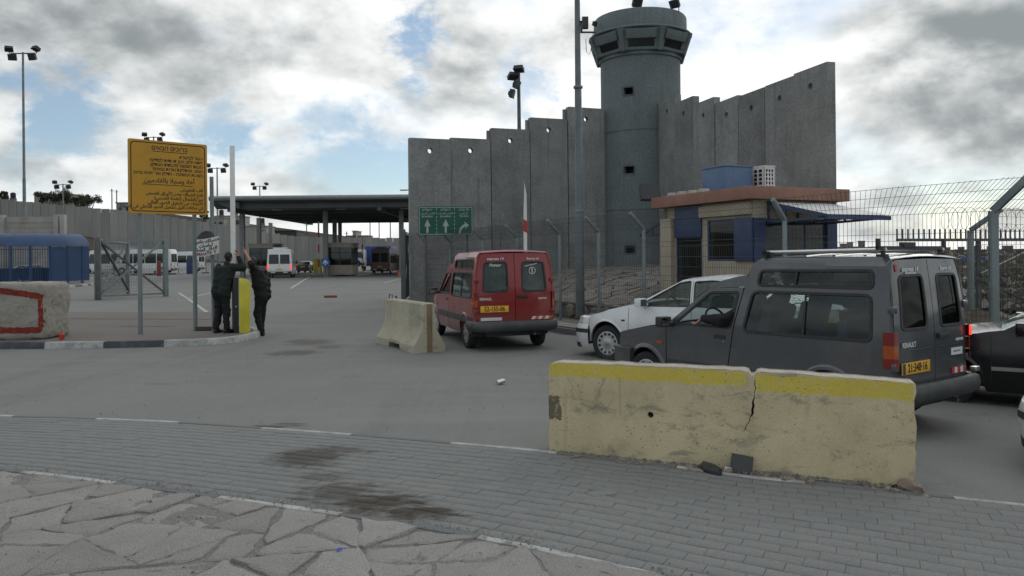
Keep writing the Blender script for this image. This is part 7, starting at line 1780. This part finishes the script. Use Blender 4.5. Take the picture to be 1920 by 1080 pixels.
p = at(932, 722); mb = MB(); mb.lathe([(0, 0), (.032, .0), (.033, .09), (.028, .115), (0, .115)], 10, Matrix.Rotation(radians(70), 4, 'Y')); o = mb.build('drink_can', ALU, None, (p.x, p.y, .03), label='crushed silver can on the open road', cat='can'); o.rotation_euler = (0, .2, .6)
for i, (px, py) in enumerate(((12, 652), (28, 654), (46, 653), (66, 653))): lump('stone', px, py, .07, (1.2, .8, .7), [PEB, EDGE_WHITE][i % 2], ['pale stone in the gutter at the far left edge', 'second pale stone in the gutter from the left', 'third pale stone in the gutter from the left', 'greenish white crumpled litter at the end of the gutter stones'][i], 'stone', 'stones in the gutter', i)
p = at(628, 1046); mb = MB(); mb.add([(0, 0, .0), (.03, .01, .012), (.05, .0, .004), (.02, -.02, .003)], [(0, 1, 2, 3)]); mb.build('plastic_scrap', mat('blue plastic scrap', (.03, .05, .5), .4), None, (p.x, p.y, gz(p.x, p.y) + .045), label='tiny bright blue plastic scrap on the flagstones', cat='scrap')
for i, (px, py) in enumerate(((145, 828), (118, 832), (242, 838))): lump('leaf_litter', px, py, .035, (1.4, .6, .12), mat('dry leaf', (.05, .035, .022), .9), ['dry brown leaf clump on the pavers at the left', 'thin dark twig beside the leaf clump at the left', 'small dark leaf on the pavers left of centre'][i], 'leaf', 'dry leaves on the pavers', i)
mb = MB()
for _ in range(900):
    t = rs.random(); x = bl.x + (br_.x - bl.x) * t + rs.gauss(0, .03); y = bl.y + (br_.y - bl.y) * t - .03 - abs(rs.gauss(.01, .05)); r = rs.uniform(.003, .010) if rs.random() < .93 else rs.uniform(.012, .024); a = rs.uniform(0, 6)
    mb.add([(x + r * (v[0] * cos(a) - v[1] * sin(a)), y + r * (v[0] * sin(a) + v[1] * cos(a)), gz(x, y) + .026 + r * .7 * v[2]) for v in ico], [(0, 1, 2), (0, 2, 3), (0, 3, 1), (1, 3, 2)])
for _ in range(700):
    x = rs.uniform(-8, 9); y = rs.uniform(8, 18); r = rs.uniform(.004, .012); a = rs.uniform(0, 6)
    mb.add([(x + r * (v[0] * cos(a) - v[1] * sin(a)), y + r * (v[0] * sin(a) + v[1] * cos(a)), gz(x, y) + .006 + r * .7 * v[2]) for v in ico], [(0, 1, 2), (0, 2, 3), (0, 3, 1), (1, 3, 2)])
mb.build('debris', MORTAR_M, recalc=False, kind='stuff')
# ================================================================== PEOPLE
JACKET = mat('dark green black jacket', (.006, .014, .011), .85, var=.3, vs=6, bump=.6, bs=14)
JACKET2 = mat('black jacket', (.006, .006, .007), .85, var=.3, vs=6, bump=.6, bs=14)
TROUS = mat('dark trousers', (.008, .0085, .011), .9, var=.3, vs=6, bump=.6, bs=12)
SHOE = mat('black shoe', (.010, .009, .009), .5)
def hand(pr, wrist, fwd, side, curl, tag=2, s=1.):
    """palm and five bent fingers; fwd = direction of the fingers, side = towards the thumb"""
    f = V(fwd).normalized(); s_ = V(side); s_ = (s_ - f * s_.dot(f)).normalized(); nrm = f.cross(s_).normalized() * curl
    w_ = V(wrist); palm = w_ + f * .085 * s
    for k in (-.022, 0, .022): pr.append((w_ + s_ * k * .6, palm + s_ * k * 1.25, .017 * s, .014 * s, tag, .012))
    for k, ln in ((.034, .072), (.012, .082), (-.011, .076), (-.032, .060)):
        a = palm + s_ * k; b = a + (f * .8 + nrm * .45).normalized() * ln * .5 * s; c = b + (f * .35 + nrm * .95).normalized() * ln * .5 * s
        pr.append((a, b, .0098 * s, .0092 * s, tag, .006)); pr.append((b, c, .0092 * s, .008 * s, tag, .006))
    a = w_ + f * .03 + s_ * .025; b = a + (s_ * .75 + f * .6 + nrm * .2).normalized() * .045; c = b + (f * .8 + s_ * .2 + nrm * .5).normalized() * .035
    pr.append((a, b, .013 * s, .011 * s, tag, .008)); pr.append((b, c, .011 * s, .009 * s, tag, .006))
def person(label, loc, rz, pose, jm, group=None, hairlen=.0, bulk=.0):
    """pose: dict of joints in local space, facing +x, left +y"""
    P = {k: V(v) for k, v in pose.items() if k[0] != '_'}
    pr = []; J, T, S, SH = 0, 1, 2, 3
    pel, ch, nk, hd = P['pelvis'], P['chest'], P['neck'], P['head']
    for s in (-1, 1):   # trunk as paired columns: wider than deep
        o = V((0, s * .085, 0)); o2 = V((0, s * .115, 0))
        pr += [(pel + o + V((0, 0, -.04)), ch.lerp(pel, .45) + o, .138 + bulk * .4, .135 + bulk, J, .02), (ch.lerp(pel, .45) + o, ch + o2, .135 + bulk, .132 + bulk * .5, J)]
        pr += [(pel + V((0, s * .085, -.02)), pel + V((0, s * .09, -.10)), .115, .11, T)]
    pr += [(ch + V((.02, 0, -.15)), ch + V((.03, 0, -.02)), .12, .11, J), (ch + V((0, 0, .04)), nk, .10, .062, J), (nk, hd + V((0, 0, -.06)), .055, .055, S)]
    fx = P.get('face', V((1, 0, 0))).normalized()
    pr += [(hd + V((0, 0, .035)) - fx * .022, hd + V((0, 0, .03)) + fx * .018, .088, .080, S, .02), (hd + V((0, 0, -.03)) + fx * .03, hd + V((0, 0, -.085)) + fx * .052, .062, .042, S, .03)]
    sd = V((0, 0, 1)).cross(fx)
    pr += [(hd + fx * .098 + V((0, 0, .0)), hd + fx * .118 + V((0, 0, -.03)), .010, .014, S, .015)]   # nose
    pr += [(hd + fx * .082 + V((0, 0, .022)) + sd * .03, hd + fx * .082 + V((0, 0, .022)) - sd * .03, .016, .016, S, .02)]   # brow
    pr += [(hd + fx * .088 + V((0, 0, -.06)) + sd * .018, hd + fx * .088 + V((0, 0, -.06)) - sd * .018, .010, .010, S, .01)]   # mouth
    for s in (-1, 1): pr += [(hd + sd * s * .083 + V((0, 0, .015)), hd + sd * s * .083 + V((0, 0, -.03)), .014, .010, S, .008)]   # ears
    for s, n_ in ((1, 'l'), (-1, 'r')):
        sh, el, wr = P['sh_' + n_], P['el_' + n_], P['wr_' + n_]; bare = pose.get('_bare_' + n_, False)
        pr += [(ch + V((0, s * .10, .03)), sh, .09, .078, J), (sh, el, .084, .070, J)]
        cuff = el.lerp(wr, .86 if not bare else .12); pr += [(el, cuff, .068, .052 if not bare else .062, J)]; pr += [(cuff.lerp(el, .1 if not bare else 0), wr, .031 if not bare else .044, .026, S, .012)]
        hand(pr, wr, pose['_hf_' + n_], pose['_hs_' + n_], pose.get('_hc_' + n_, 1), S)
        hp, kn, an = P['hip_' + n_], P['kn_' + n_], P['an_' + n_]
        pr += [(hp, kn, .104, .080, T), (kn, an + V((0, 0, .06)), .078, .066, T), (an + V((0, 0, .07)), an + V((0, 0, .02)), .068, .072, T, .015)]
        ft = V(pose.get('_ft_' + n_, (1, s * .15, 0))).normalized(); z0 = V((an.x, an.y, an.z - .09))
        pr += [(z0 + V((0, 0, .045)) - ft * .05, z0 + ft * .10 + V((0, 0, .045)), .042, .044, SH, .02), (z0 + ft * .09 + V((0, 0, .038)), z0 + ft * .185 + V((0, 0, .034)), .042, .034, SH, .02)]
    t = thing('person', label, 'person', loc, rz, group)
    mb = implicit(pr, .0125, .045, .022); mb.build('body', [jm, TROUS, SKIN, SHOE], t, sharp=180, recalc=False)
    hp_ = [(hd + V((0, 0, .062)) - fx * .035, hd + V((0, 0, .068)) + fx * .012, .086, .074, 0, .02), (hd + V((0, 0, .02)) - fx * .045, hd + V((0, 0, -.045)) - fx * .045, .080, .062, 0, .03)]
    mb = implicit(hp_, .012, .03); mb.build('hair', HAIR, t, sharp=180, recalc=False)
    mb = MB()
    for s in (-1, 1): mb.lathe([(0, .007), (.005, .005), (.007, 0), (.005, -.005), (0, -.007)], 8, Matrix.Translation(hd + fx * .089 + sd * s * .031 + V((0, 0, .0))))
    mb.build('eyes', BLACKP, t)
    return t
pm = at(414, 624, .13)
person('man in a dark green jacket seen from behind, reaching up to the white boom', (pm.x, pm.y + .05, gz(pm.x, pm.y) + .12), radians(66), dict(
    pelvis=(0, 0, .93), chest=(.10, -.01, 1.32), neck=(.17, 0, 1.48), head=(.255, 0, 1.585), face=(.75, 0, -.65),
    sh_l=(.12, .20, 1.40), el_l=(.36, .24, 1.26), wr_l=(.47, .08, 1.44), _hf_l=(.4, -.2, .9), _hs_l=(-.3, -.9, 0), _hc_l=-1,
    sh_r=(.12, -.20, 1.41), el_r=(.27, -.37, 1.40), wr_r=(.23, -.25, 1.65), _hf_r=(.1, .15, .95), _hs_r=(0, .9, -.2), _hc_r=1,
    hip_l=(0, .09, .90), kn_l=(.04, .11, .48), an_l=(-.03, .12, .09), hip_r=(0, -.09, .90), kn_r=(.05, -.10, .48), an_r=(.02, -.12, .09)), JACKET)
pm = at(488, 630)
person('man in a black jacket facing the gate with both hands raised to the boom', (pm.x + .0, 17.35, 0), radians(172), dict(
    pelvis=(-.04, 0, .95), chest=(.02, 0, 1.35), neck=(.12, 0, 1.50), head=(.22, .02, 1.615), face=(.95, .1, .05),
    sh_l=(.05, .22, 1.44), el_l=(.02, .38, 1.60), wr_l=(.22, .26, 1.83), _hf_l=(.45, -.2, .85), _hs_l=(-.3, -.9, 0), _hc_l=-1, _bare_l=True,
    sh_r=(.05, -.21, 1.43), el_r=(.26, -.28, 1.44), wr_r=(.36, -.12, 1.66), _hf_r=(.2, .15, .95), _hs_r=(.2, .9, 0), _hc_r=1, _bare_r=False,
    hip_l=(-.02, .09, .92), kn_l=(.05, .10, .50), an_l=(-.04, .11, .09), hip_r=(-.02, -.09, .92), kn_r=(.03, -.11, .50), an_r=(.07, -.13, .09)), JACKET2, bulk=.022)
# driver of the grey van, forearm out of the open window
dr = person('driver of the grey van resting a dark sleeved forearm on the open window', (rc.x, rc.y, GZG), pi - ph, dict(
    pelvis=(1.90, .36, .76), chest=(1.80, .36, 1.13), neck=(1.83, .36, 1.29), head=(1.88, .36, 1.42), face=(1, 0, 0),
    sh_l=(1.83, .56, 1.22), el_l=(2.03, .80, 1.07), wr_l=(2.33, .84, 1.065), _hf_l=(.75, .12, -.65), _hs_l=(.3, -.9, 0), _hc_l=-1,
    sh_r=(1.83, .16, 1.22), el_r=(2.05, .14, 1.0), wr_r=(2.40, .22, 1.06), _hf_r=(.9, .2, .1), _hs_r=(0, .9, .3), _hc_r=-1,
    hip_l=(1.92, .45, .74), kn_l=(2.36, .46, .80), an_l=(2.55, .46, .48), hip_r=(1.92, .27, .74), kn_r=(2.36, .26, .80), an_r=(2.55, .26, .48)), JACKET2)
